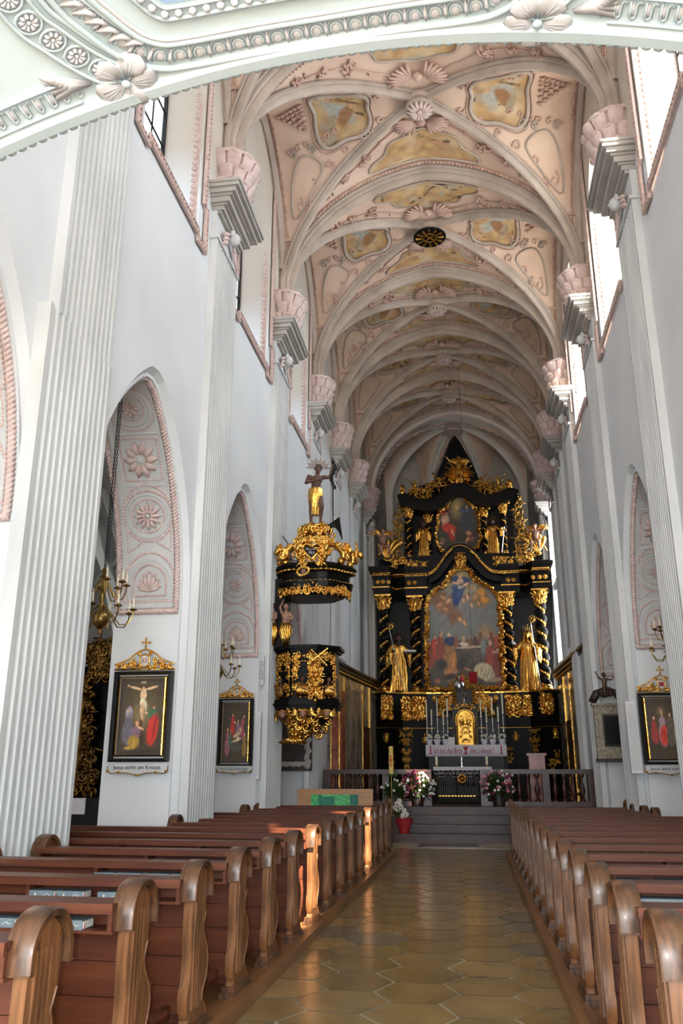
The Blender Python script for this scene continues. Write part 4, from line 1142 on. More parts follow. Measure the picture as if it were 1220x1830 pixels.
# front kneeling desk in front of each block
for sx, nm, x0, x1 in ((-1,'left',-1.80,-4.25),(1,'right',.745,3.05)):
    r = thing('kneeling_desk', 'front kneeling desk of the %s block, with a planked front facing the altar steps' % nm, 'kneeling desk', (0,18.85 if sx<0 else 18.6,PZ_))
    y = r.location.y
    def tr(o): pass
    a, b = min(x0,x1), max(x0,x1)
    q = MB(); q.box(a,b,y-.02,y+.02,PZ_+.05,PZ_+.86); q.build('front_panel', M_['pew'], r)
    q = MB(); q.box(a,b,y-.22,y+.05,PZ_+.86,PZ_+.895); q.build('book_ledge', M_['pew'], r)
    for k, xx in enumerate((x0,x1)):
        t = thing('tmp','x','x',(0,0,0)); bpy.data.objects.remove(t)
        e = MB(); e.box(xx-.03,xx+.03,y-.2,y+.16,PZ_,PZ_+.93); e.tube([(xx,y-.2,PZ_+.93),(xx,y-.1,PZ_+.99),(xx,y,PZ_+1.01),(xx,y+.1,PZ_+.97),(xx,y+.16,PZ_+.9)],.045,6)
        e.build('bench_end', M_['pewend'], r, smooth='auto')
# hymn books
bk = thing('hymn_book', 'x', 'book'); 
q = MB(); q.box(-.085,.085,-.06,.06,0,.006); q.box(-.085,.085,-.06,.06,.039,.045); q.box(-.085,.085,-.064,-.056,0,.045); cov = q.build('cover', M_['book'], bk)
q = MB(); q.box(-.080,.088,-.055,.055,.006,.039); q.build('pages', M_['paper'], bk)
q = MB(); q.tube([(.02+.012*k,-.0655,.022+.006*((k*7)%3-1)) for k in range(5)], .0016, 3)
q.box(-.045,-.037,-.0655,-.064,.012,.030)
q.build('spine_title', M_['paper'], cov)
q = MB(); q.tube([(.086,-.03,.03),(.094,-.05,.01),(.096,-.055,-.03)], .0022, 4); q.build('ribbon', M_['redtrim'], bk)
spots = []
def lput(i, u0, us, side):
    """u: photo columns where books stand on the shelf of row i"""
    Y = (LY if side < 0 else RY)[i]
    for k, u in enumerate(us):
        x = P(u, 1385, Y-.15).x; 
        yy = Y + (x+1.80)*tan(ROT) if side < 0 else Y
        spots.append((x, yy-.14, i, side, k))
lput(0,0,[12],-1); lput(1,0,[-22,33,92,150],-1); lput(2,0,[97,147,217,262],-1); lput(3,0,[202,246,295,340],-1); lput(4,0,[281,326,368,407],-1)
lput(1,0,[1212],1); lput(2,0,[1142,1188,1215],1); lput(3,0,[1106,1172,1205],1); lput(4,0,[1078,1162,1212],1)
posw = ['leftmost','second from the left','third from the left','rightmost']
for n_, (x, y, i, side, k) in enumerate(spots):
    lab = 'grey hymn book %s on the shelf of the %s %s-block pew' % (posw[k], ORD[i], 'left' if side < 0 else 'right')
    if n_ == 0: r = bk; r.location = (x,y,PZ_+.771); r['label'] = lab
    else: r = dup(bk, (x,y,PZ_+.771), lab)
    r['group'] = 'hymn books on the pew shelves'
    if side < 0: r.rotation_euler = (0,0,ROT)
# ================================================================ carving helpers
class Fr:
    """flat working frame: origin, right, up, out"""
    def __init__(s, o, r=(1,0,0), u=(0,0,1), n=(0,-1,0)): s.o, s.r, s.u, s.n = Vector(o), Vector(r), Vector(u), Vector(n)
    def __call__(s, a, b, h=0.0): return s.o + s.r*a + s.u*b + s.n*h
def cscroll(mb, F, a, b, r, a0, sg, th, turns=1.15, h=0.02, n=10, k=5):
    pts = []
    for i in range(n+1):
        t = i/n; rr = r*(1-.8*t); an = a0+sg*2*pi*turns*t; pts.append(F(a+rr*cos(an), b+rr*sin(an), h+th*.6*sin(pi*t)))
    mb.tube(pts, [th*(.45+.75*sin(pi*(.15+.8*i/n))) for i in range(n+1)], k)
    mb.ell(pts[-1], th*1.3, 5, 4)
def leaf(mb, F, a, b, L, an, th, h=.02, curl=.3):
    ca, sa = cos(an), sin(an); pts = [F(a+L*t*ca-curl*L*t*t*sa, b+L*t*sa+curl*L*t*t*ca, h+th*1.6*sin(pi*t)) for t in (0,.3,.6,.85,1)]
    mb.tube(pts, [th*.4, th, th*1.1, th*.7, th*.2], 5)
def carve(mb, F, w, h, n, seed, th=.02, mirror=True, hole=0.0):
    rg = random.Random(seed)
    for i in range(n):
        a = rg.uniform(0 if mirror else -w/2, w/2); b = rg.uniform(-h/2, h/2)
        if hole and (a/(w*hole))**2+(b/(h*hole))**2 < 1: continue
        r = rg.uniform(.6,1.3)*th*2.4; a0 = rg.uniform(0,6.28); sg = rg.choice((-1,1)); typ = rg.random(); t = th*rg.uniform(.7,1.1); cu = rg.uniform(-.6,.6)
        for m_ in ((1,-1) if mirror else (1,)):
            A0 = a0 if m_ > 0 else pi-a0
            if typ < .5: cscroll(mb, F, a*m_, b, r, A0, sg*m_, t*.6)
            else: leaf(mb, F, a*m_, b, r*1.7, A0, t*.7, curl=cu*m_)
def framering(mb, F, pts, th, seed, step, lead=True):
    """carved frame following a closed 2D outline"""
    mb.tube([F(a,b,th*.3) for a,b in pts], th*.55, 5, closed=True)
    rg = random.Random(seed); acc = 0; n = len(pts)
    cx = sum(p[0] for p in pts)/n; cy = sum(p[1] for p in pts)/n
    for i in range(n):
        p, q = Vector(pts[i]), Vector(pts[(i+1)%n]); L = (q-p).length; k = max(1,int(L/step))
        for j in range(k):
            m_ = p.lerp(q,(j+.5)/k); d = (q-p).normalized(); an = atan2(d.y,d.x)
            leaf(mb, F, m_.x, m_.y, th*2.4, an+rg.choice((-1,1))*.42, th*.75, h=th*.6, curl=rg.uniform(-.5,.5)); leaf(mb, F, m_.x, m_.y, th*1.5, an+rg.choice((-1,1))*1.2, th*.5, h=th*.9, curl=rg.uniform(-.9,.9))
            if rg.random() < .4: cscroll(mb, F, m_.x, m_.y, th*1.1, rg.uniform(0,6), rg.choice((-1,1)), th*.35, h=th*.8)
def sm(pts, k=4): return smoothloop(pts, k)
# ---------------------------------------------------------------- painted canvases
def dab(L, u, v, ru, rv, col, soft=.35, rot=0.0): L.append((u,v,ru,rv,col,soft,radians(rot)))
def pers(L, u, v, h, robe, skin=(.78,.58,.44), hair=(.25,.16,.10), lean=0.0, asp=1.0, arm=None, robe2=None):
    """a painted figure: v is the top of the head, h its height; asp = canvas height/width"""
    w = h*asp
    dab(L, u+lean*.6, v+h*.66, w*.20, h*.36, robe, .25, lean*60)
    if robe2: dab(L, u+lean*.7+w*.05, v+h*.62, w*.10, h*.30, robe2, .35, 12)
    dab(L, u+lean*.35, v+h*.30, w*.15, h*.16, robe, .3, lean*60)
    dab(L, u, v+h*.085, w*.060, h*.085, hair, .25)
    dab(L, u+w*.008, v+h*.10, w*.045, h*.066, skin, .25)
    if arm: dab(L, u+arm[0]*w*.5, v+h*.30+arm[1]*h*.5, w*.16, h*.035, skin, .3, math.degrees(atan2(arm[1],arm[0])))
def canvas(F, outline, bgf, L, name, parent, nu=90, nv=130, mat_='paint', gain=1.0):
    xs = [p[0] for p in outline]; ys = [p[1] for p in outline]; x0,x1,y0,y1 = min(xs),max(xs),min(ys),max(ys)
    # row-wise fill between the left and right edge of the outline
    def span(y):
        c = []
        n = len(outline)
        for i in range(n):
            (ax,ay),(bx,by) = outline[i], outline[(i+1)%n]
            if (ay <= y < by) or (by <= y < ay): c.append(ax+(bx-ax)*(y-ay)/(by-ay))
        return (min(c),max(c)) if len(c) >= 2 else None
    mb = MB(); cols = []; vs = []
    rows = 0
    for j in range(nv+1):
        y = y0+(y1-y0)*(.0008+.9984*j/nv); sp = span(y)
        if sp is None: continue
        rows += 1
        for i in range(nu+1):
            x = sp[0]+(sp[1]-sp[0])*i/nu; u = (x-x0)/(x1-x0); v = 1-(y-y0)/(y1-y0)
            c = Vector(bgf(u,v)); nz = noise.noise(Vector((u*14,v*20,3)))*.05
            for (a,b,ru,rv,col,sf,ro) in L:
                du, dv = u-a, v-b
                if abs(du) > ru+rv+.1 or abs(dv) > ru+rv+.1: continue
                asp = (y1-y0)/(x1-x0)
                cr_, sr = cos(ro), sin(ro); X = du*cr_+dv*asp*sr; Y = (-du*sr+dv*asp*cr_)/asp
                d = sqrt((X/ru)**2+(Y/rv)**2)
                al = min(1,max(0,(1-d)/sf+.0))
                if al > 0:
                    fold = 1+.22*noise.noise(Vector((u*40, v*16, ru*50)))
                    c = c.lerp(Vector(col)*fold, al)
            c = c*(1+nz*2)*(gain)
            cols.append(lin((max(.01,c.x),max(.01,c.y),max(.01,c.z)))); vs.append(F(x,y,0))
    mb.v = [tuple(p) for p in vs]; mb.c = cols
    mb.f = [(j*(nu+1)+i,j*(nu+1)+i+1,(j+1)*(nu+1)+i+1,(j+1)*(nu+1)+i) for j in range(rows-1) for i in range(nu)]
    o = mb.build(name, M_[mat_], parent)
    return o
def text(s, F, w, h, mat_, parent, name='inscription', th=.003, font_h=None):
    cu = bpy.data.curves.new(name, 'FONT'); cu.body = s; cu.align_x = 'CENTER'; cu.align_y = 'CENTER'; cu.extrude = th/2; cu.resolution_u = 2
    to = bpy.data.objects.new('t', cu); COL.objects.link(to); dg = bpy.context.evaluated_depsgraph_get()
    me = bpy.data.meshes.new_from_object(to.evaluated_get(dg)); bpy.data.objects.remove(to)
    xs = [v.co.x for v in me.vertices]; ys = [v.co.y for v in me.vertices]
    W_, H_ = max(xs)-min(xs), max(ys)-min(ys); cx, cy = (max(xs)+min(xs))/2, (max(ys)+min(ys))/2
    off = Vector(parent['_w']) if parent is not None else Vector((0,0,0))
    for v in me.vertices:
        v.co = F((v.co.x-cx)*w/W_, (v.co.y-cy)*h/H_, v.co.z+.002) - off
    me.materials.clear(); me.materials.append(mat_); me.name = name
    o = bpy.data.objects.new(name, me); COL.objects.link(o); o['_w'] = tuple(off)
    if parent is not None: o.parent = parent
    return o
# ---------------------------------------------------------------- robed statues (local: x right, facing -y, unit height)
def hand(parts, p, d, s=1.0, curl=.5, flip=1):
    """palm at p pointing along d, five separate fingers"""
    p = Vector(p); d = Vector(d).normalized(); side = d.cross(Vector((0,0,1)))
    side = side.normalized() if side.length > .1 else Vector((1,0,0)); up = side.cross(d)
    parts.append(('e', p+d*.022*s, (.020*s,.018*s,.016*s)))
    for k in range(4):
        b = p+d*.036*s+side*(k-1.5)*.010*s; L = (.030,.036,.034,.026)[k]*s
        m_ = b+d*L*.6-up*curl*L*.25; parts.append(('c', b, m_, .0062*s, .0056*s)); parts.append(('c', m_, m_+d*L*.4-up*curl*L*.7, .0056*s, .0045*s))
    b = p+d*.012*s+side*flip*.018*s; parts.append(('c', b, b+d*.020*s+side*flip*.016*s, .0066*s, .0055*s))
def headparts(c, tilt=0.0, turn=0.0, s=1.0, ears=True):
    R = Matrix.Rotation(turn,3,'Z') @ Matrix.Rotation(tilt,3,'Y'); c = Vector(c)
    q = [('e', c, (.050*s,.058*s,.068*s)), ('e', c+R@Vector((0,-.018,-.036))*s, (.034*s,.036*s,.036*s)),
         ('c', c+R@Vector((0,-.056,.006))*s, c+R@Vector((0,-.070,-.018))*s, .007*s, .012*s),
         ('c', c+R@Vector((-.03,-.045,.020))*s, c+R@Vector((.03,-.045,.020))*s, .012*s, .012*s),
         ('c', c+R@Vector((-.014,-.053,-.036))*s, c+R@Vector((.014,-.053,-.036))*s, .008*s, .008*s),
         ('e', c+R@Vector((0,-.048,-.058))*s, (.018*s,.016*s,.014*s))]
    if ears: q += [('e', c+R@Vector((x,0,-.005))*s, (.010*s,.016*s,.022*s)) for x in (-.052,.052)]
    return q
def robe(mb, waist=.11, hem=.155, sway=0.02, nf=11, seed=1, shoulder=.125, top=.835, zb=0.0, depth=.72):
    rg = random.Random(seed); ph = [rg.uniform(0,6.28) for _ in range(6)]; rings = []
    zs = [zb,.03,.08,.16,.26,.36,.45,.53,.60,.67,.73,.78,.81,top]
    zs = [z for z in zs if z >= zb]; n = 56
    for z in zs:
        t = (z-zb)/(top-zb)
        if z < .55: r = hem+(waist-hem)*(t/.65)**.8
        elif z < .76: r = waist+(shoulder-waist)*((z-.55)/.21)
        else: r = shoulder*(1-((z-.76)/(top-.76+.001))**1.6*.62)
        am = .115*(1-t)**1.0+.018
        cx = sway*sin(z*5.0)
        ring = []
        for k in range(n):
            a = 2*pi*k/n
            f = 1+am*(.6*sin(nf*a+ph[0]+1.6*sin(z*7+ph[1]))+.4*sin((nf*2-3)*a+ph[2]-z*5)+.35*sin(3*a+ph[3]+z*4))
            ring.append(Vector((cx+r*f*cos(a), r*f*sin(a)*(depth if z < .76 else depth*.9), z)))
        rings.append(ring)
    mb.loft(rings)
def sleeve(mb, pts, r, seed=0):
    mb.tube(pts, r, 10)
    # hanging cuff folds
    e = Vector(pts[-1]); 
def halo(mb, c, r0, r1, n=17, tilt=-.25, a0=-.5, a1=pi+.5, th=.006):
    c = Vector(c)
    for i in range(n):
        a = a0+(a1-a0)*i/(n-1); rr = r1*(1.0 if i % 2 == 0 else .82); d = Vector((cos(a), -tilt*.3*sin(a)+.02, sin(a)))
        mb.tube([c+d*r0, c+d*rr*.8, c+d*rr], [th*.6, th*1.6, th*.9], 4, flat=.5)
def TM(base, H, rz=0.0, ry=0.0): return Matrix.Translation(Vector(base)) @ Matrix.Rotation(rz,4,'Z') @ Matrix.Rotation(ry,4,'Y') @ Matrix.Scale(H,4)
def robed_statue(name, label, base, H, rz=0, gold=True, skin='flesh', hair='beard', robem=None, arms=((-.19,-.05,.60,-.13,-.14,.62),(.19,-.05,.60,.15,-.14,.60)), seed=1, halo_r=.15, turn=0.0, sway=.02, cat='statue', voxs=1.0):
    root = thing(name, label, cat, tuple(base)); M = TM(base, H, rz)
    c = (sway*.6, -.012, .915)
    parts = headparts(c, 0, turn)+[('c',(sway*.6,0,.80),(sway*.6,0,.87),.034,.030)]
    for (ex,ey,ez,hx,hy,hz), sg in zip(arms,(-1,1)):
        e = Vector((ex,ey,ez)); h_ = Vector((hx,hy,hz)); parts.append(('c', e, h_, .024,.016)); hand(parts, h_, h_-e, 1.15, .6, -sg)
    for sg in (-1,1): parts.append(('c',(sg*.05,-.06,.018),(sg*.065,-.14,.014),.022,.018))
    # a slim core keeps head, arms and feet one continuous body
    parts += [('c',(0,0,.80),(0,0,.10),.05,.05),('c',(-.10,0,.77),(.10,0,.77),.035,.035),('c',(0,0,.10),(-.05,-.06,.02),.04,.03),('c',(0,0,.10),(.05,-.06,.02),.04,.03)]
    for (ex,ey,ez,hx,hy,hz), sg in zip(arms,(-1,1)): parts.append(('c',(sg*.10,0,.77),(ex,ey,ez),.034,.026))
    blobfig(parts, .0095*H*voxs, M_[skin], 'body', root, M, 2)
    rm = M_[robem or 'gold']
    mb = MB(); mb.M = M; robe(mb, seed=seed, sway=sway)
    for (ex,ey,ez,hx,hy,hz), sg in zip(arms,(-1,1)):
        e = Vector((ex,ey,ez)); h_ = Vector((hx,hy,hz)); s_ = Vector((sg*.105,0,.775)); w_ = e.lerp(h_,.72)
        mb.tube([s_-Vector((sg*.03,0,-.01)), s_.lerp(e,.5)+Vector((0,0,.0)), e, e.lerp(h_,.4), w_], [.050,.052,.050,.046,.050], 10)
        # wide cuff falling from the forearm
        for k in range(5):
            q = e.lerp(w_, k/4); mb.tube([q, q+Vector((sg*.012*sin(k*2),.0,-.10-.02*(k%2))), q+Vector((0,0,-.19+.03*(k%2)))], [.036,.030,.010], 6)
    # cape folds front
    rg = random.Random(seed)
    for k in range(9):
        x = -.10+.025*k; mb.tube([(x*.7,-.075,.74-.02*abs(k-4)),(x*1.0+.01*sin(k),-.088,.52),(x*1.15+.02*sin(k*1.7),-.115,.25),(x*1.25,-.125,.02)], [.008,.014,.016,.010], 5)
    mb.build('robe', rm, root, smooth='auto')
    hb = MB(); hb.M = M; cx = Vector(c)
    hm = 'cap'
    if hair in ('beard','long'):
        for k in range(14):
            a = -pi*.1+pi*1.2*k/13; hb.tube([cx+Vector((.045*cos(a),.015,.05*sin(a)+.015)), cx+Vector((.058*cos(a),.030,.03*sin(a)-.01)), cx+Vector((.052*cos(a),.035,-.06))], [.014,.016,.010], 5)
        hb.ell(cx+Vector((0,.012,.025)), (.052,.055,.052), 10, 8)
        if hair == 'beard':
            for k in range(9):
                x = -.032+.008*k; hb.tube([cx+Vector((x,-.040,-.040)), cx+Vector((x*1.1,-.058,-.080)), cx+Vector((x*.7,-.058,-.125+.3*abs(x)))], [.010,.012,.005], 5)
        hb.build('hair', M_['dark'] if skin != 'gold' else M_['golddull'], root, smooth=True)
    elif hair == 'veil':
        rings = []
        for z, r, dy in ((.985,.012,.02),(.975,.045,.018),(.945,.066,.018),(.90,.074,.022),(.85,.084,.022),(.79,.108,.012),(.72,.126,.01),(.66,.125,.02)):
            ring = []
            for k in range(25):
                a = -pi*.5+.62*(1 if z < .96 else 0)+ (2*pi-1.24*(1 if z < .96 else 0))*k/24
                ring.append(Vector((sway*.6+r*cos(a)*(1+.04*sin(9*a)), dy+r*sin(a)*.85, z)))
            rings.append(ring)
        hb.loft(rings, closed=False, cap=False)
        o = hb.build('veil', rm, root, smooth='auto'); md = o.modifiers.new('t','SOLIDIFY'); md.thickness = .012*H; md.offset = 0
    if halo_r:
        g = MB(); g.M = M; halo(g, cx+Vector((0,.05,.0)), .07, halo_r); g.build('halo', M_['golddull'], root)
    return root, M
def nude(name, label, M, joints, parent=None, skin='flesh', loin=True, cat='statue', base=(0,0,0), vox=.0095, H=1.0, hairm='dark', wings=False, group=None):
    """joints: pel, chest, head, and per side shoulder,elbow,hand,hip,knee,foot"""
    root = parent or thing(name, label, cat, tuple(base), group)
    J = {k: Vector(v) for k, v in joints.items()}
    p = [('c', J['pel'], J['chest'], .072, .080), ('e', J['chest'], (.098,.066,.085)), ('e', J['pel'], (.082,.066,.065)), ('c', J['chest'], J['head'], .038, .034)]
    p += headparts(J['head'], 0, joints.get('turn',(0,0,0))[0])
    for s in 'lr':
        p += [('c', J['sh'+s], J['el'+s], .036, .027), ('c', J['el'+s], J['ha'+s], .027, .017), ('c', J['chest'], J['sh'+s], .05, .038)]
        hand(p, J['ha'+s], J['ha'+s]-J['el'+s], 1.1, .6, 1 if s == 'l' else -1)
        p += [('c', J['hi'+s], J['kn'+s], .058, .038), ('c', J['kn'+s], J['fo'+s], .040, .022), ('c', J['pel'], J['hi'+s], .06, .058)]
        f = J['fo'+s]; d = Vector((0,-.085,-.012)); p.append(('c', f, f+d, .022, .017))
    blobfig(p, vox*H, M_[skin], 'body', root, M, 3)
    hb = MB(); hb.M = M; cx = J['head']
    for k in range(22):
        a = random.Random(k).uniform(-.2,pi+.2); b = random.Random(k+50).uniform(-.5,1.6)
        hb.ell(cx+Vector((.052*cos(a)*cos(b*.5), .012+.045*sin(b), .020+.055*sin(a)*.9)), .019, 5, 4)
    hb.build('hair', M_[hairm], root, smooth=True)
    if loin:
        lb = MB(); lb.M = M
        for k in range(12):
            a = 2*pi*k/12; q = J['pel']; lb.tube([q+Vector((.085*cos(a),.068*sin(a),.045)), q+Vector((.10*cos(a),.082*sin(a),-.02)), q+Vector((.095*cos(a+.3),.08*sin(a+.3),-.10-.03*(k%3)))], [.020,.030,.016], 5)
        lb.build('loincloth', M_['gold'], root, smooth=True)
    if wings:
        wb_ = MB(); wb_.M = M
        for s in (-1,1):
            for k in range(9):
                a = .25+k*.16; L = .34-.018*k
                o_ = J['chest']+Vector((s*.04,.07,.04)); wb_.tube([o_, o_+Vector((s*L*.6*cos(a),.05,L*.8*sin(a)+.02)), o_+Vector((s*L*cos(a),.04,L*sin(a)-.02))], [.012,.026,.008], 5)
        wb_.build('wings', M_['gold'], root, smooth=True)
    return root
# ================================================================ high altar
AY = 31.5
def A(u, v, d=0.0): return P(u, v, AY+d)
FA = Fr((0,AY,0))                      # frame on the altar's front plane: a = x, b = z
def a2(u, v, d=0.0):
    q = P(u, v, AY+d); return (q.x, q.z)
alt = thing('high_altar', 'towering black and gold carved high altar filling the apse', 'altar', (-.1,AY,SZ))
def ax(u, v=1240, d=0.0): return P(u,v,AY+d).x
def az(v, u=820, d=0.0): return P(u,v,AY+d).z
# base
zL = az(1236); zM = az(1296); zB = SZ
xL, xR = ax(672), ax(994)
b = MB()
def wing(mb, z0, z1, e=0.0):
    """altar plan: centre bay straight, outer bays swung forward"""
    pl = [(xL-e,AY-.55-e),(xL+.45,AY-.75-e),(xL+1.0,AY-.25-e),(ax(762),AY-.05-e),(ax(900),AY-.05-e),(xR-1.0,AY-.25-e),(xR-.45,AY-.75-e),(xR+e,AY-.55-e),(xR+e,AY+.9),(xL-e,AY+.9)]
    mb.prism([pl], z1-z0, Matrix.Translation((0,0,z0)))
wing(b, zB, zB+.35, .10); wing(b, zB+.35, zM-.1, 0); wing(b, zM-.1, zM-.02, .09); wing(b, zM-.02, zL-.14, 0); wing(b, zL-.14, zL-.08, .05)
b.build('base', M_['black'], alt)
g = MB(); wing(g, zL-.08, zL-.02, .13); g.build('gilt_ledge', M_['gold'], alt)
g = MB(); wing(g, zM-.115, zM-.098, .10); g.build('gilt_fillet', M_['golddull'], alt)
# carved gold panels of the predella
def face(u, d):   # front y of the base at photo column u
    x = ax(u,1260); pts = [(xL,AY-.55),(xL+.45,AY-.75),(xL+1.0,AY-.25),(ax(762),AY-.05),(ax(900),AY-.05),(xR-1.0,AY-.25),(xR-.45,AY-.75),(xR,AY-.55)]
    for (x0,y0),(x1,y1) in zip(pts,pts[1:]):
        if x0 <= x <= x1: return x, y0+(y1-y0)*(x-x0)/(x1-x0)-d, Vector((x1-x0,y1-y0,0)).normalized()
    return x, AY-.55-d, Vector((1,0,0))
for k,(u0,u1,v0,v1) in enumerate(((683,705,1243,1287),(720,732,1243,1287),(737,762,1243,1286),(904,930,1237,1280),(935,948,1237,1280),(962,984,1233,1278))):
    x, y, r = face((u0+u1)/2, .02); z0, z1 = az(v1,(u0+u1)/2), az(v0,(u0+u1)/2); w = (ax(u1)-ax(u0))*1.0; z1 = min(z1, zL-.18)
    F = Fr((x,y,(z0+z1)/2), r, (0,0,1), (r.y,-r.x,0)); h = z1-z0
    p = MB(); p.tube([F(a_,b_,.01) for a_,b_ in ((-w/2,-h/2),(w/2,-h/2),(w/2,h/2),(-w/2,h/2))], .018, 4, closed=True)
    carve(p, F, w*.9, h*.92, int(60+170*w), k+3, .034, True, .26 if w > .35 else 0)
    pan = p.build('carved_panel', M_['gold'], alt, smooth='auto')
    if w > .35:
        q = MB(); q.M = None
        q.ell(F(0,0,.03), (.10,.03,.14), 12, 8); q.build('medallion', M_['golddull'], pan, smooth=True)
        rr = MB(); rr.tube([F(.12*cos(t),.17*sin(t),.04) for t in [2*pi*i/16 for i in range(16)]], .018, 5, closed=True); rr.build('medallion_rim', M_['gold'], pan, smooth=True)
# lower base ornaments
for u, v, w, h, n in ((693,1320,.20,.42,14),(985,1312,.20,.42,14),(758,1322,.16,.36,10),(918,1318,.16,.36,10)):
    x, y, r = face(u,.02); F = Fr((x,y,az(v,u)), r, (0,0,1), (r.y,-r.x,0)); p = MB(); p.ell(F(0,0,0), (w*.45,.05,h*.45), 12, 8); carve(p, F, w, h, n, u, .022); p.build('gilt_oval', M_['golddull'], alt, smooth=True)
for u in (725, 950):
    p = MB()
    for v, w in ((1308,.50),(1318,.44),(1330,.34),(1343,.28),(1358,.22),(1372,.20)):
        x, y, r = face(u,.03); F = Fr((x,y-.03,az(v,u)), r, (0,0,1), (r.y,-r.x,0)); carve(p, F, w, .24, 9, v+u, .026)
    p.build('gilt_bracket', M_['golddull'], alt, smooth=True)
for u, v in ((700,1358),(770,1352),(905,1350),(985,1350),(975,1365)):
    x, y, r = face(u,.03); F = Fr((x,y,az(v,u)), r, (0,0,1), (r.y,-r.x,0)); p = MB(); carve(p, F, .22, .5, 12, v+u, .024); p.build('gilt_spray', M_['golddull'], alt, smooth=True)
# altar back wall; black pointed top stands in for shade on the apse web
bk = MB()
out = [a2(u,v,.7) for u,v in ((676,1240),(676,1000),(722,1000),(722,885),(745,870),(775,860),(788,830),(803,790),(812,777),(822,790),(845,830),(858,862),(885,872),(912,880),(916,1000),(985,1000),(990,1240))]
bk.prism([out], .25, Matrix(((1,0,0,0),(0,0,1,AY+.72),(0,1,0,0),(0,0,0,1)))); bk.build('backing_with_shade', M_['black'], alt)
# twisted columns
def twisted(x, y, z0, z1, r, pitch, par, k=1, hand_=1):
    h = z1-z0; c = MB(); c.lathe([(r*.45,z0),(r*.45,z1)], 14, (x,y,0))
    n = int(h/pitch*18); pts = [(x+r*.50*cos(hand_*2*pi*i/18), y+r*.50*sin(hand_*2*pi*i/18), z0+h*i/n) for i in range(n+1)]
    c.tube(pts, r*.60, 9)
    par = c.build('twisted_shaft', M_['black'], par, smooth='auto')
    g = MB(); n2 = int(h/pitch*9)
    for i in range(n2):
        a = hand_*2*pi*i/9+pi; z = z0+h*(i+.5)/n2
        g.ell((x+r*.50*cos(a), y+r*.50*sin(a), z), (r*.34,r*.34,pitch*.15), 6, 5)
        g.ell((x+r*.72*cos(a), y+r*.72*sin(a), z+.01), (r*.16,r*.16,pitch*.10), 5, 4)
    g.build('gilt_vine', M_['gold'], par, smooth=True)
    b = MB(); b.lathe([(r*1.25,z0-.20),(r*1.3,z0-.16),(r*1.15,z0-.12),(r*1.2,z0-.07),(r*1.0,z0-.04),(r*.95,z0)], 20, (x,y,0)); b.build('column_base', M_['gold'], par, smooth='auto')
    cp = MB(); H = r*2.4; cp.lathe([(r*.7,z1-.02),(r*.8,z1+H*.1),(r*.85,z1+H*.6),(r*1.25,z1+H)], 14, (x,y,0))
    for t, (zz, n_, rr) in enumerate(((.12,9,.95),(.45,9,1.15),(.75,8,1.35))):
        for j in range(n_):
            a = 2*pi*(j+.5*t)/n_; ca, sa = cos(a), sin(a)
            cp.tube([(x+ca*r*.8,y+sa*r*.8,z1+H*(zz-.12)),(x+ca*r*(rr-.1),y+sa*r*(rr-.1),z1+H*(zz+.1)),(x+ca*r*(rr+.18),y+sa*r*(rr+.18),z1+H*(zz+.2)),(x+ca*r*(rr+.2),y+sa*r*(rr+.2),z1+H*(zz+.08))], [r*.13,r*.22,r*.17,r*.08], 5)
    cp.box(x-r*1.5,x+r*1.5,y-r*1.5,y+r*1.5,z1+H,z1+H+r*.25)
    cp.build('gilt_capital', M_['gold'], par, smooth='auto')
    return z1+H+r*.25
r1 = .205
cols = []
for u, v0, v1, d in ((687,1222,1090,-.35),(745,1222,1092,-.02),(914,1216,1085,-.02),(974,1212,1080,-.35)):
    q0 = P(u,v0,AY+d); zt = P(u,v1,AY+d).z
    z_ = twisted(q0.x, AY+d, zL+.18, zt, r1, .47, alt, hand_=1 if u < 820 else -1); cols.append((q0.x, AY+d, z_))
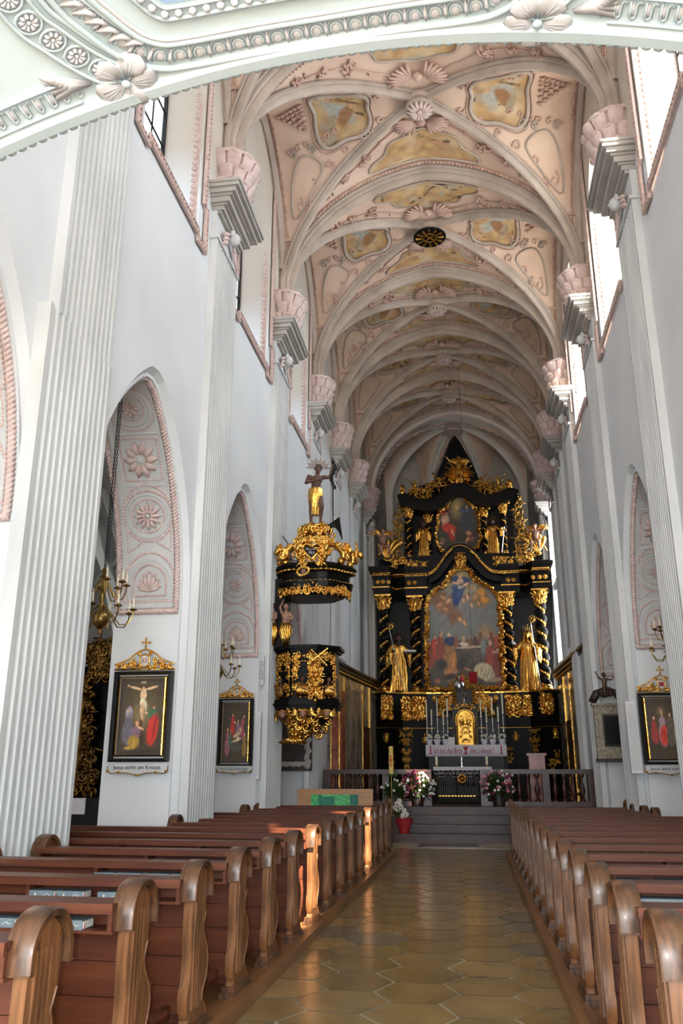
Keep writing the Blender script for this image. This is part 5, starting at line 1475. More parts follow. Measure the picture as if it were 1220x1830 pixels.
# entablature: stepped layers following the swung plan; broken in the middle
zE = cols[1][2]
zT = az(1019,740)
def entab(mb, z0, z1, e, side):
    if side < 0: pl = [(xL-e*.6,AY-.62-e),(xL+.62,AY-.62-e),(xL+.85,AY-.15-e),(ax(725,1060),AY-.30-e),(ax(764,1060)+e*.4,AY-.30-e),(ax(764,1060)+e*.4,AY+.8),(xL-e*.6,AY+.8)]
    else: pl = [(xR+e*.6,AY-.62-e),(xR+e*.6,AY+.8),(ax(896,1060)-e*.4,AY+.8),(ax(896,1060)-e*.4,AY-.30-e),(ax(928,1060),AY-.30-e),(xR-.85,AY-.15-e),(xR-.62,AY-.62-e)]
    mb.prism([pl], z1-z0, Matrix.Translation((0,0,z0)))
for sd in (-1,1):
    b = MB(); H = zT-zE
    for t0,t1,e in ((0,.18,.0),(.18,.26,.04),(.30,.62,-.02),(.62,.70,.04),(.72,.80,.12),(.80,.88,.20),(.88,1.0,.26)): entab(b, zE+H*t0, zE+H*t1, e, sd)
    entab(b, zE+H*.25, zE+H*.32, -.01, sd)
    b.build('entablature', M_['black'], alt)
    g = MB(); entab(g, zE+H*.26, zE+H*.295, .05, sd); entab(g, zE+H*.70, zE+H*.725, .10, sd)
    g.build('gilt_fillet', M_['gold'], alt)
    e = MB()
    x0, x1 = ((xL,ax(764,1060)) if sd < 0 else (ax(896,1060),xR)); n = 30
    for i in range(n):
        x = x0+(x1-x0)*(i+.5)/n; dd = -.62 if (sd < 0 and x < xL+.65) or (sd > 0 and x > xR-.65) else -.30
        e.ell((x,AY+dd-.16,zE+H*.76), (.035,.03,.05), 6, 4)
    for i,(uu,dd) in enumerate(((675,-.64),(684,-.64),(694,-.60),(741,-.32),(731,-.32)) if sd < 0 else ((975,-.64),(965,-.64),(953,-.60),(908,-.32),(918,-.32))):
        c = P(uu,1050,AY+dd); 
        for k in range(8): e.ell((c.x+.06*cos(k*pi/4), AY+dd-.02, zE+H*.46+.06*sin(k*pi/4)), .035, 6, 5)
        e.ell((c.x, AY+dd-.04, zE+H*.46), .045, 6, 5)
    e.build('gilt_rosette', M_['gold'], alt, smooth=True)
# curved pediment between the entablature halves
arc = [a2(u,v,-.3) for u,v in ((764,1030),(775,1024),(786,1010),(797,994),(808,984),(820,980),(833,983),(846,992),(858,1006),(870,1018),(880,1024),(896,1026))]
arc = crv(arc,4)
b = MB(); ups = [(0,0,1)]*len(arc)
b.band([(x,AY-.1,z) for x,z in arc], [(-.50,-.30),(-.50,.0),(-.42,.10),(-.05,.16),(.35,.16),(.35,-.30),(-.50,-.30)], up=ups); b.build('curved_pediment', M_['black'], alt, smooth='auto')
b = MB(); F = Fr((0,AY-.35,0)); 
b.prism([[ (p[0],p[1]) for p in arc]+[a2(896,1075,-.2),a2(764,1075,-.2)]], .2, Matrix(((1,0,0,0),(0,0,1,AY+.1),(0,1,0,0),(0,0,0,1)))); b.build('pediment_field', M_['black'], alt)
g = MB()
for i in range(len(arc)-1):
    m_ = Vector(arc[i]).lerp(Vector(arc[i+1]),.5)
    if a2(804,990,-.3)[0] < m_.x < a2(838,990,-.3)[0]: continue
    leaf(g, Fr((0,AY-.62,0)), m_.x, m_.y-.06, .16, atan2(arc[i+1][1]-arc[i][1], arc[i+1][0]-arc[i][0]), .04)
g.tube([(x,AY-.61,z+.04) for x,z in arc], .018, 5); g.build('gilt_beading', M_['gold'], alt, smooth=True)
# main painting and its frame
PO = [a2(u,v) for u,v in ((765,1233),(762,1195),(762,1150),(763,1110),(764,1085),(767,1070),(776,1060),(788,1051),(799,1040),(806,1028),(815,1021),(825,1018),(836,1021),(845,1030),(855,1041),(868,1050),(880,1057),(889,1066),(892,1080),(893,1110),(895,1150),(898,1195),(902,1231))]
po = PO[:1]+crv(PO,3)[1:]
sky = lambda u,v: (.50-.10*v+.25*exp(-((u-.5)**2+(v-.08)**2)*40), .50-.10*v+.16*exp(-((u-.5)**2+(v-.08)**2)*40), .51-.16*v) if v < .6 else (.30-.12*(v-.6),.26-.12*(v-.6),.22-.12*(v-.6))
L = []
dab(L,.5,.10,.28,.13,(.66,.56,.34),1.0)
dab(L,.18,.24,.16,.09,(.50,.36,.24),.6); dab(L,.28,.32,.18,.08,(.55,.38,.25),.6); dab(L,.75,.26,.15,.10,(.60,.44,.24),.7); dab(L,.40,.40,.13,.08,(.46,.32,.22),.7); dab(L,.80,.55,.14,.09,(.62,.50,.38),.6)
dab(L,.40,.09,.10,.035,(.22,.28,.42),.4,-20); dab(L,.56,.10,.10,.035,(.24,.30,.44),.4,25); dab(L,.46,.16,.11,.05,(.25,.31,.46),.3); dab(L,.44,.22,.09,.075,(.21,.27,.43),.3,15); dab(L,.42,.28,.05,.05,(.18,.24,.46),.4)
dab(L,.49,.105,.055,.03,(.82,.66,.52),.4); dab(L,.49,.066,.026,.022,(.84,.68,.54),.25); dab(L,.49,.155,.05,.02,(.78,.72,.62),.4); dab(L,.42,.12,.07,.012,(.80,.64,.50),.4,20); dab(L,.57,.13,.07,.012,(.80,.64,.50),.4,-25); dab(L,.47,.20,.012,.06,(.36,.42,.58),.7,12); dab(L,.41,.21,.010,.05,(.14,.18,.32),.7,10)
for (u,v,r,rot,c) in ((.33,.11,.05,60,(.80,.62,.46)),(.25,.24,.05,40,(.78,.58,.42)),(.20,.30,.06,-30,(.70,.50,.36)),(.32,.27,.055,-50,(.82,.62,.46)),(.28,.34,.045,20,(.76,.55,.40)),(.52,.27,.045,70,(.82,.62,.46)),(.58,.25,.05,80,(.84,.64,.48)),(.62,.31,.045,60,(.78,.58,.42)),(.68,.24,.05,-70,(.80,.58,.40)),(.72,.30,.04,70,(.76,.56,.42)),(.46,.43,.05,60,(.72,.52,.38)),(.52,.46,.05,65,(.76,.58,.42)),(.36,.46,.05,80,(.48,.32,.22))):
    dab(L,u,v,r,r*.32,c,.4,rot); dab(L,u+.02,v-.03,.020,.016,(.55,.36,.24),.3)
dab(L,.76,.20,.06,.05,(.80,.54,.24),.4,-30); dab(L,.80,.27,.07,.03,(.82,.56,.24),.4,20); dab(L,.68,.18,.04,.05,(.66,.56,.42),.5,-40)
pers(L,.12,.55,.22,(.66,.22,.14),asp=1.6,arm=(.3,.1)); pers(L,.05,.60,.24,(.50,.22,.14),asp=1.5)
pers(L,.19,.53,.24,(.52,.24,.16),asp=1.5,arm=(.1,-.4)); pers(L,.31,.53,.42,(.56,.38,.20),asp=1.3,robe2=(.66,.44,.22),hair=(.62,.55,.48))
dab(L,.33,.61,.10,.045,(.14,.18,.34),.3,10); dab(L,.41,.64,.08,.025,(.12,.16,.30),.3,15)
for u,v,c in ((.40,.55,(.5,.3,.2)),(.50,.545,(.66,.52,.40)),(.58,.56,(.5,.34,.26)),(.65,.55,(.34,.22,.18)),(.72,.52,(.5,.3,.2)),(.86,.52,(.46,.26,.18)),(.92,.55,(.62,.24,.14))): pers(L,u,v,.13,c,asp=1.5)
dab(L,.62,.66,.28,.012,(.70,.62,.52),.4,-2); dab(L,.50,.635,.08,.018,(.78,.72,.64),.4,8)
dab(L,.62,.73,.24,.055,(.34,.30,.25),.15); dab(L,.50,.74,.10,.05,(.26,.23,.19),.3)
pers(L,.84,.60,.32,(.56,.22,.16),asp=1.5,arm=(.35,.1),hair=(.60,.54,.46)); pers(L,.93,.66,.32,(.44,.16,.12),asp=1.4)
dab(L,.75,.66,.05,.09,(.50,.52,.52),.6)
dab(L,.74,.855,.14,.075,(.74,.68,.54),.25,8); dab(L,.80,.90,.10,.05,(.70,.64,.50),.3,-20); dab(L,.88,.93,.11,.022,(.60,.52,.40),.4,-5)
for k in range(5): dab(L,.66+.045*k,.86+.008*k,.010,.055,(.50,.44,.34),.8,10+6*k)
dab(L,.46,.80,.07,.07,(.20,.15,.12),.4,30); dab(L,.53,.84,.06,.012,(.62,.42,.30),.4,20); dab(L,.30,.90,.12,.03,(.16,.12,.09),.5,-15); dab(L,.14,.93,.04,.025,(.60,.34,.22),.4,40); dab(L,.38,.86,.05,.015,(.60,.42,.30),.4,-20); dab(L,.20,.80,.10,.06,(.16,.14,.12),.6)
canvas(Fr((0,AY-.10,0)), po, sky, L, 'altar_painting', alt, 110, 170, gain=1.22)
g = MB(); framering(g, Fr((0,AY-.16,0)), [(p[0],p[1]) for p in po], .085, 5, .10); 
g.build('gilt_frame', M_['gold'], alt, smooth='auto')
# crown shaped cartouche over the painting
g = MB(); c = A(822,1000,-.45)
g.lathe([(.10,-.36),(.22,-.30),(.26,-.10),(.24,.12),(.16,.25),(.06,.30),(.07,.36),(0,.40)], 18, (c.x,c.y+.15,c.z), lob=9, la=.12)
carve(g, Fr((c.x,c.y-.12,c.z-.05)), .42, .6, 24, 9, .03); g.build('crown_cartouche', M_['gold'], alt, smooth='auto')
# upper storey
b = MB()
for (u0,u1,v0,v1,d0,d1) in ((724,780,997,1019,-.35,.7),(862,918,992,1016,-.35,.7),(726,779,996,1000,-.42,.7),(860,920,991,995,-.42,.7)):
    p0 = a2(u0,v1,-.1); p1 = a2(u1,v0,-.1); b.box(p0[0],p1[0],AY+d0,AY+d1,p0[1]-.05,p1[1])
p0 = a2(728,1015,.35); p1 = a2(914,893,.35); b.box(p0[0],p1[0],AY+.35,AY+.7,p0[1],p1[1]+.05)
b.build('upper_pedestal', M_['black'], alt)
ucol = []
for u, v0, v1, d in ((732,996,926,-.15),(767,996,933,.12),(868,990,925,.12),(903,989,917,-.15)):
    q0 = P(u,v0,AY+d); zt = P(u,v1,AY+d).z; twisted(q0.x, AY+d, q0.z+.10, zt, .125, .31, alt, hand_=1 if u < 820 else -1); ucol.append(zt)
cr_ = crv([a2(u,v,-.1) for u,v in ((712,895),(722,893),(735,897),(752,903),(770,903),(784,897),(797,885),(808,877),(820,874),(833,876),(845,883),(857,892),(872,895),(888,891),(905,884),(914,883),(924,886))],4)
b = MB(); b.band([(x,AY,z) for x,z in cr_], [(-.42,-.34),(-.42,-.30),(-.30,-.24),(-.30,-.10),(-.36,-.04),(-.46,.02),(-.50,.12),(.5,.12),(.5,-.34),(-.42,-.34)], up=(0,0,1)); b.build('upper_cornice', M_['black'], alt, smooth='auto')
g = MB(); g.tube([(x,AY-.44,z-.04) for x,z in cr_], .022, 5)
for i in range(0,len(cr_),2): g.ell((cr_[i][0],AY-.36,cr_[i][1]-.12), (.04,.03,.03), 5, 4)
for u,v in ((726,906),(736,906),(763,910),(773,910),(862,908),(873,908),(898,898),(908,898)):
    c = A(u,v,-.32); g.ell(c, (.06,.04,.06), 8, 6)
for u,v,w in ((730,1009,.22),(741,1009,.22),(757,1009,.26),(889,1004,.26),(900,1003,.22),(912,1002,.22),(703,1006,.3),(947,1000,.3),(720,1002,.2),(928,1000,.2)):
    F = Fr(A(u,v,-.42)); g.ell(F(0,0,0), (w*.34,.05,w*.45), 8, 6); carve(g, F, w*1.1, w*1.5, 12, u, .022)
g.build('gilt_ornament', M_['gold'], alt, smooth=True)
UO = crv([a2(u,v) for u,v in ((812,984),(798,987),(788,984),(781,972),(779,955),(782,935),(784,918),(790,911),(799,907),(803,897),(810,889),(820,886),(830,889),(836,898),(842,906),(850,911),(854,925),(854,945),(858,962),(854,976),(846,983),(832,984),(822,981))],3)
L = []
dab(L,.5,.2,.22,.30,(.66,.56,.34),1.0); dab(L,.17,.22,.17,.16,(.58,.18,.14),.4,20); dab(L,.22,.42,.12,.10,(.70,.54,.44),.4); dab(L,.26,.30,.035,.045,(.62,.46,.36),.3); dab(L,.26,.275,.045,.03,(.2,.13,.09),.3)
dab(L,.30,.58,.20,.10,(.66,.18,.12),.3,25); dab(L,.36,.72,.08,.12,(.60,.16,.12),.4,-10); dab(L,.20,.46,.03,.09,(.74,.56,.44),.4,20); dab(L,.38,.66,.025,.09,(.74,.56,.44),.4,-20)
dab(L,.72,.26,.19,.10,(.18,.22,.28),.5); dab(L,.72,.50,.22,.22,(.20,.22,.25),.5); dab(L,.72,.22,.035,.045,(.60,.44,.34),.3); dab(L,.66,.28,.16,.03,(.26,.32,.40),.4,5)
dab(L,.74,.68,.09,.05,(.70,.46,.34),.5,30); dab(L,.78,.78,.12,.06,(.50,.26,.20),.6); dab(L,.70,.80,.03,.07,(.74,.52,.40),.4,20); dab(L,.15,.78,.10,.05,(.44,.30,.22),.6,30); dab(L,.12,.84,.08,.02,(.70,.50,.38),.5,30); dab(L,.5,.88,.2,.06,(.36,.30,.24),.8)
canvas(Fr((0,AY-.02,0)), UO, lambda u,v: (.30-.12*v,.25-.10*v,.20-.09*v), L, 'upper_painting', alt, 60, 70, gain=1.25)
g = MB(); framering(g, Fr((0,AY-.08,0)), UO, .06, 8, .09); g.build('gilt_frame', M_['gold'], alt, smooth='auto')
# pierced foliage wings
def foliage(pts, name='foliage_wing', th=.05, seed=1, y=-.1):
    g = MB(); F = Fr((0,AY+y,0)); rg = random.Random(seed)
    for i,(u,v,r) in enumerate(pts):
        a, b_ = a2(u,v,y)
        cscroll(g, F, a, b_, r, rg.uniform(0,6), rg.choice((-1,1)), th*.55, h=.03)
        for k in range(6): leaf(g, F, a+rg.uniform(-r,r)*.6, b_+rg.uniform(-r,r)*.8, r*1.2, rg.uniform(0,6.28), th*.55, h=rg.uniform(0,.06), curl=rg.uniform(-.7,.7))
    g.build(name, M_['golddull'], alt, smooth=True)
foliage([(715,908,.18),(714,920,.20),(712,932,.22),(711,944,.24),(710,956,.24),(710,968,.26),(710,980,.26),(712,992,.22),(709,1002,.22)], seed=3)
foliage([(924,902,.2),(925,914,.2),(928,926,.22),(930,938,.24),(932,950,.28),(932,962,.28),(930,975,.28),(929,988,.26),(930,998,.22),(945,1001,.2)], seed=4)
foliage([(738,878,.20),(748,882,.22),(758,880,.22),(768,874,.24),(776,868,.26),(784,864,.26),(792,864,.2),(764,884,.2),(850,868,.22),(858,868,.26),(866,872,.26),(873,880,.24),(882,878,.22),(892,876,.22),(900,872,.2),(876,868,.2)], 'crest_foliage', .055, 6, -.2)
# shell volutes carrying the seated angels
for sd, u0 in ((-1,690),(1,962)):
    g = MB(); F = Fr((0,AY-.45,0)); c = a2(u0 - sd*2, 1000 if sd<0 else 990, -.45)
    for k in range(5):
        an = pi/2-sd*(-.45+k*.28); Lh = .95-.05*k; pts = []
        for i in range(9):
            t = i/8; a_ = an-sd*(-.25)*t; pts.append(F(c[0]+Lh*t*cos(a_)-sd*.0, c[1]+Lh*t*sin(a_), .05*sin(pi*t)))
        g.tube(pts, [.02,.03,.04,.05,.06,.07,.08,.09,.04], 6)
    sp = [F(c[0]+sd*.35*cos(t)*(1-.1*t), c[1]+.10+.3*sin(t)*(1-.1*t), .06) for t in [i*.45 for i in range(14)]]
    g.tube(sp, .03, 6); cscroll(g, F, c[0]-sd*.35, c[1]-.12, .14, 0, sd, .045)
    g.build('shell_volute', M_['gold'], alt, smooth=True)
# sun burst with the gilded group on top
g = MB(); c = A(820,846,-.1)
for i in range(36):
    a = 2*pi*i/36; r_ = .55 if i % 2 else .42
    if i % 3 == 0: r_ = .62
    g.tube([c+Vector((.12*cos(a),.05,.12*sin(a))), c+Vector((r_*cos(a),.05,r_*sin(a)*1.1))], [.012,.022], 4)
g.build('sunburst', M_['gold'], alt)
g = MB(); F = Fr(c+Vector((0,-.05,-.30)))
for k in range(22): g.ell(F(.42*cos(k*1.9)*random.Random(k).random(), -.12+.18*random.Random(k+9).random(), .05*random.Random(k+5).random()), .085, 7, 5)
g.build('gilt_cloud', M_['gold'], alt, smooth=True)
# mensa, tabernacle
mz = az(1331,830,-1.9); my = AY-1.9
mx0, mx1 = P(760,1331,my).x, P(904,1328,my).x
t = thing('altar_table', 'black altar table below the tabernacle, under a white cloth', 'altar table', ((mx0+mx1)/2,my,SZ))
b = MB(); b.box(mx0+.1,mx1-.1,my+.08,my+1.0,SZ,mz-.06); b.box(mx0+.02,mx1-.02,my+.02,my+1.1,mz-.06,mz-.01); b.build('body', M_['black'], t)
g = MB(); 
for k in range(2):
    z_ = SZ+.15+(mz-SZ-.3)*k; g.tube([(mx0+.15,my+.07,z_),(mx1-.15,my+.07,z_)], .02, 5)
for k in range(14): carve(g, Fr((mx0+.3+(mx1-mx0-.6)*k/13, my+.07, SZ+.55)), .12, .5, 4, k, .02)
g.build('gilt_ornament', M_['golddull'], t, smooth=True)
cl = MB(); zc = mz-(mz-az(1353,830,-1.9)); 
zc = P(830,1352,my).z
n = 48; rings = []
for zz, w in ((mz,0),(mz-.03,.0),(mz-.2,.015),(zc,.03)):
    rings.append([Vector((mx0+(mx1-mx0)*i/n, my-.02-w*.6*(1+.5*sin(i*1.3)), zz)) for i in range(n+1)])
rings.insert(0, [Vector((mx0+(mx1-mx0)*i/n, my+1.05, mz)) for i in range(n+1)])
cl.loft(rings, closed=False, cap=False)
for x_ in (mx0,mx1): cl.add([(x_,my-.02,mz),(x_,my+1.05,mz),(x_,my+1.05,mz-.25),(x_,my-.04,zc)], [(0,1,2,3)])
c_ = thing('altar_cloth', 'white altar cloth with red embroidered lettering hanging over the altar front', 'altar cloth', ((mx0+mx1)/2,my,mz))
o = cl.build('linen', M_['cloth'], c_, smooth='auto'); md = o.modifiers.new('t','SOLIDIFY'); md.thickness = .01
ln = MB()
for zz in (zc+.03,zc+.07): ln.tube([(mx0+.02,my-.055,zz),(mx1-.02,my-.055,zz)], .006, 4)
ln.build('lace_edge', M_['cloth'], c_)
hc = (mz+zc)/2
Fc = Fr(((mx0+mx1)/2,my-.062,hc))
text('Ich bin das Brot', Fr(((mx0*.72+mx1*.28),my-.062,hc)), .95, .17, M_['redtrim'], c_, 'lettering')
text('des Lebens !', Fr(((mx0*.30+mx1*.70),my-.062,hc)), .78, .16, M_['redtrim'], c_, 'lettering')
e = MB()
for x_ in (mx0+.17,mx1-.17):
    e.box(x_-.02,x_+.02,my-.068,my-.062,hc-.09,hc+.12); e.box(x_-.05,x_+.05,my-.068,my-.062,hc-.11,hc-.085); e.ell((x_,my-.066,hc+.14), (.025,.004,.03), 6, 5)
x_ = (mx0+mx1)/2
e.prism([[(x_-.09,hc+.13),(x_+.09,hc+.13),(x_+.05,hc+.04),(x_+.02,hc),(x_+.02,hc-.06),(x_+.08,hc-.11),(x_-.08,hc-.11),(x_-.02,hc-.06),(x_-.02,hc),(x_-.05,hc+.04)]], .006, Matrix(((1,0,0,0),(0,0,1,my-.07),(0,1,0,0),(0,0,0,1))))
e.build('embroidery', M_['redtrim'], c_)
# tabernacle
ty = my+.75; tb = thing('tabernacle', 'dark gilded tabernacle with an arched golden door above the altar table', 'tabernacle', (P(831,1300,ty).x,ty,mz))
x0, x1 = P(815,1300,ty).x, P(848,1300,ty).x; tz = P(830,1262,ty).z; tz2 = P(830,1225,ty).z; xm = (x0+x1)/2
b = MB(); b.box(x0-.12,x1+.12,ty,ty+.6,mz,tz+.03); b.box(x0-.17,x1+.17,ty-.05,ty+.62,tz+.0,tz+.06); b.build('body', M_['black'], tb)
g = MB(); hw = (x1-x0)/2; hh = tz-mz-.12
ar = [(xm-hw,mz+.02)]+[(xm-hw*cos(pi*i/12), mz+hh-hw+hw*sin(pi*i/12)) for i in range(13)]+[(xm+hw,mz+.02)]
g.tube([(a,ty-.03,z_) for a,z_ in ar], .035, 6); g.tube([(xm+(a-xm)*.84,ty-.03,z_-.02) for a,z_ in ar], .016, 5)
for sx in (-1,1):
    for k in range(12): g.ell((xm+sx*(hw+.08),ty-.03,mz+.06+k*(hh-.1)/12), .028, 5, 4)
carve(g, Fr((xm,ty-.04,tz-.02)), .75, .16, 14, 3, .025)
g.build('gilt_moulding', M_['gold'], tb, smooth=True)
d = MB(); F = Fr((xm,ty-.01,mz+hh*.45)); d.prism([[(p[0],p[1]) for p in ar]], .02, Matrix(((1,0,0,0),(0,0,1,ty-.02),(0,1,0,0),(0,0,0,1)))); carve(d, F, hw*1.3, hh*.75, 34, 12, .022, True, .1)
d.box(xm-.012,xm+.012,ty-.04,ty-.02,mz+hh*.2,mz+hh*.75); d.box(xm-.07,xm+.07,ty-.04,ty-.02,mz+hh*.55,mz+hh*.6)
d.build('door', M_['golddull'], tb, smooth='auto')
# exposition niche above with twisted shafts and a crowning dome
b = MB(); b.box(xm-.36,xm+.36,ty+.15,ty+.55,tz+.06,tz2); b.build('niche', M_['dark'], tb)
g = MB()
for sx in (-1,1):
    for q in (.30,.38):
        h_ = tz2-tz-.06; n = 40; g.tube([(xm+sx*q+.03*cos(i*.9), ty+.05+.03*sin(i*.9), tz+.06+h_*i/n) for i in range(n+1)], .028, 5)
carve(g, Fr((xm,ty,tz2+.02)), .95, .22, 30, 7, .03); carve(g, Fr((xm,ty+.02,tz2+.2)), .55, .25, 20, 8, .03)
g.tube([(xm,ty,tz2+.25),(xm,ty,tz2+.52)], .018, 5); g.tube([(xm-.07,ty,tz2+.43),(xm+.07,ty,tz2+.43)], .018, 5)
g.build('gilt_canopy', M_['golddull'], tb, smooth=True)
g = MB(); g.lathe([(.10,0),(.07,.03),(.03,.08),(.03,.18),(.10,.25),(.06,.3),(.02,.36),(0,.4)], 14, (xm,ty+.02,tz+.08)); g.build('silver_vessel', M_['silver'], tb, smooth='auto')
g = MB(); g.lathe([(.02,0),(.17,.02),(.22,.12),(.20,.26),(.12,.36),(.05,.42),(.03,.5),(0,.52)], 18, (xm-.16,ty-.02,tz2-.18)); g.build('silver_dome', M_['silver'], tb, smooth='auto')
# kneeling gold angels at both sides
for sx, u, lab in ((-1,787,'gold kneeling angel left of the tabernacle, wings raised'),(1,878,'gold kneeling angel right of the tabernacle, wings raised')):
    c = P(u,1283,ty); base = (c.x,ty+.15,c.z)
    r = thing('angel_statue', lab, 'statue', base)
    M = TM(base, .95, -sx*1.0)
    parts = headparts((0,-.10,.62))+[('c',(0,-.07,.50),(0,-.09,.57),.034,.03),('e',(0,-.05,.44),(.095,.07,.09)),('c',(0,-.04,.42),(0,.02,.24),.07,.085),('c',(.05,.02,.22),(.05,-.16,.06),.06,.045),('c',(-.05,.02,.22),(-.05,-.16,.05),.06,.045),('c',(.05,-.16,.05),(.05,.12,.03),.042,.026),('c',(-.05,-.16,.05),(-.05,.12,.03),.042,.026)]
    for s_ in (-1,1):
        parts += [('c',(s_*.10,-.05,.48),(s_*.12,-.14,.38),.036,.028),('c',(s_*.12,-.14,.38),(s_*.03,-.24,.44),.027,.018)]; hand(parts,(s_*.03,-.24,.44),(0,-.6,.5))
    blobfig(parts, .011, M_['gold'], 'body', r, M, 2)
    w_ = MB(); w_.M = M
    for s_ in (-1,1):
        for k in range(9):
            a = .6+k*.11; Lw = .50-.02*k; w_.tube([(s_*.04,.05,.46),(s_*(.04+Lw*.5*cos(a)),.10,.46+Lw*.6*sin(a)),(s_*(.04+Lw*.8*cos(a)),.12,.46+Lw*sin(a))],[.012,.03,.008],5)
    w_.build('wings', M_['gold'], r, smooth=True)
    d_ = MB(); d_.M = M
    for k in range(12):
        a = 2*pi*k/12; d_.tube([(.08*cos(a),.02+.07*sin(a),.30),(.11*cos(a),.03+.10*sin(a),.16),(.14*cos(a+.3),.04+.13*sin(a+.3),.0)],[.02,.03,.02],5)
    d_.build('drapery', M_['gold'], r, smooth=True)
    g = MB(); g.cbox((c.x-sx*.0,ty+.2,(c.z+mz)/2), (.42,.4,c.z-mz)); tag(g.build('angel_pedestal', M_['black']), 'black block pedestal under the %s kneeling angel' % ('left' if sx < 0 else 'right'), 'pedestal')
for sx in (-1,1):
    g = MB(); cx_ = xm+sx*.62; carve(g, Fr((cx_,ty+.3,tz+.18)), .5, .55, 46, 20+sx, .035, True)
    g.build('gilt_side_scroll', M_['gold'], tb, smooth=True)
# hanging red lamp
p = P(845,1211,27.8); rl = thing('sanctuary_lamp', 'red glass lantern hanging on a thin wire before the altar painting', 'lamp', tuple(p))
q = MB(); q.box(p.x-.13,p.x+.13,p.y-.13,p.y+.13,p.z-.17,p.z+.17); q.build('red_glass', mat('red_lantern_glass', (.50,.03,.08),(.60,.05,.11), .6, spec=.15), rl)
q = MB(); q.tube([(p.x,p.y,p.z+.17),(p.x,p.y,SH(0,31.6,17.9).z)], .006, 4); q.build('wire', M_['iron'], rl)
p = P(825,1214,ty-.2); el = thing('oil_light', 'small round red glass light beside the tabernacle crown', 'lamp', tuple(p))
q = MB(); q.lathe([(.03,-.07),(.07,-.03),(.07,.06),(.05,.09),(0,.09)], 14, tuple(p)); q.build('red_glass', mat('ruby_glass', (.72,.03,.06),(.80,.05,.08), .2), el, smooth='auto')
q = MB(); q.tube([(p.x,p.y,p.z-.07),(p.x,p.y+.06,tz+.03)], .012, 5); q.build('stand', M_['silver'], el)
# candlesticks on the altar table
first = None
cs = [(762,1250,1281),(771,1268,1295),(781,1249,1279),(792,1268,1295),(799,1250,1280),(859,1250,1281),(869,1264,1290),(879,1247,1276),(890,1263,1289),(898,1240,1275)]
nm_ = ['leftmost','second','third','fourth','fifth','sixth','seventh','eighth','ninth','rightmost']
for k,(u,v0,v1) in enumerate(cs):
    yy = my+.45+.12*(k%2); q0 = P(u,v1,yy); q1 = P(u,v0,yy)
    r = thing('altar_candlestick', '%s of the ten slender silver candlesticks with white candles on the altar table' % nm_[k] if k in (0,9) else '%s silver candlestick with a white candle from the left on the altar table' % nm_[k], 'candlestick', (q0.x,yy,mz), 'silver candlesticks on the altar table')
    s_ = MB(); h_ = q0.z-mz; s_.lathe([(.075,0),(.07,.03),(.02,.08),(.016,h_*.4),(.032,h_*.45),(.014,h_*.52),(.014,h_-.06),(.055,h_-.02),(.055,h_),(0,h_)], 12, (q0.x,yy,mz)); s_.build('stick', M_['silver'], r, smooth='auto')
    s_ = MB(); s_.lathe([(.026,h_),(.026,q1.z-mz),(0,q1.z-mz+.01)], 10, (q0.x,yy,mz)); s_.build('candle', M_['candle'], r, smooth='auto')
def flowers(mb_leaf, mb_fl, c, R, n, seed, flat=.8, size=.03, stem=True):
    rg = random.Random(seed)
    for i in range(n):
        a = rg.uniform(0,2*pi); b_ = rg.uniform(.05,1.0); d = Vector((cos(a)*sqrt(1-b_*b_), sin(a)*sqrt(1-b_*b_), b_*flat)); p_ = Vector(c)+Vector((d.x*R[0],d.y*R[1],d.z*R[2]))*rg.uniform(.75,1.05)
        for j in range(6):
            t_ = j*pi/3+a; e1 = d.orthogonal().normalized(); e2 = d.cross(e1); mb_fl.ell(p_+(e1*cos(t_)+e2*sin(t_))*size*.6, size*.55, 5, 4)
        mb_fl.ell(p_+d*size*.4, size*.5, 5, 4)
    for i in range(n):
        a = rg.uniform(0,2*pi); b_ = rg.uniform(-.1,1.0); rr = rg.uniform(.6,1.15); p_ = Vector(c)+Vector((cos(a)*R[0]*sqrt(max(0,1-b_*b_)), sin(a)*R[1]*sqrt(max(0,1-b_*b_)), b_*R[2]))*rr
        q_ = Vector(c)+Vector((0,0,-R[2]*.3)); mb_leaf.tube([q_.lerp(p_,.3), q_.lerp(p_,.75), p_+Vector((0,0,.01))], [.004,size*.45,.003], 4, flat=.35)
for k, u in enumerate((767,781,796,865,880,897)):
    yy = my+.16; c = P(u,1322,yy); r = thing('flower_pot', 'white pot of pale flowers, %s on the altar table' % ('leftmost','second from left','third from left','fourth from left','fifth from left','rightmost')[k], 'flower pot', (c.x,yy,mz), 'flower pots on the altar table')
    q = MB(); q.lathe([(.06,0),(.09,.05),(.12,.14),(.125,.19),(.11,.19),(.09,.15),(0,.14)], 16, (c.x,yy,mz)); q.build('pot', M_['cloth'], r, smooth='auto')
    lf = MB(); ff = MB(); flowers(lf, ff, (c.x,yy,mz+.22), (.13,.12,.16), 16, k, size=.035); lf.build('leaves', M_['leaf'], r); ff.build('blossoms', M_['paper'], r, smooth=True)
c = P(807,1325,my+.1); q = MB(); q.box(c.x-.13,c.x+.10,my+.10,my+.115,mz,mz+.26); q.box(c.x-.03,c.x+.0,my+.095,my+.1,mz+.05,mz+.2); tag(rebase(q.build('altar_card', M_['paper']),(c.x,my+.1,mz)), 'small white card standing left of the tabernacle door', 'card')
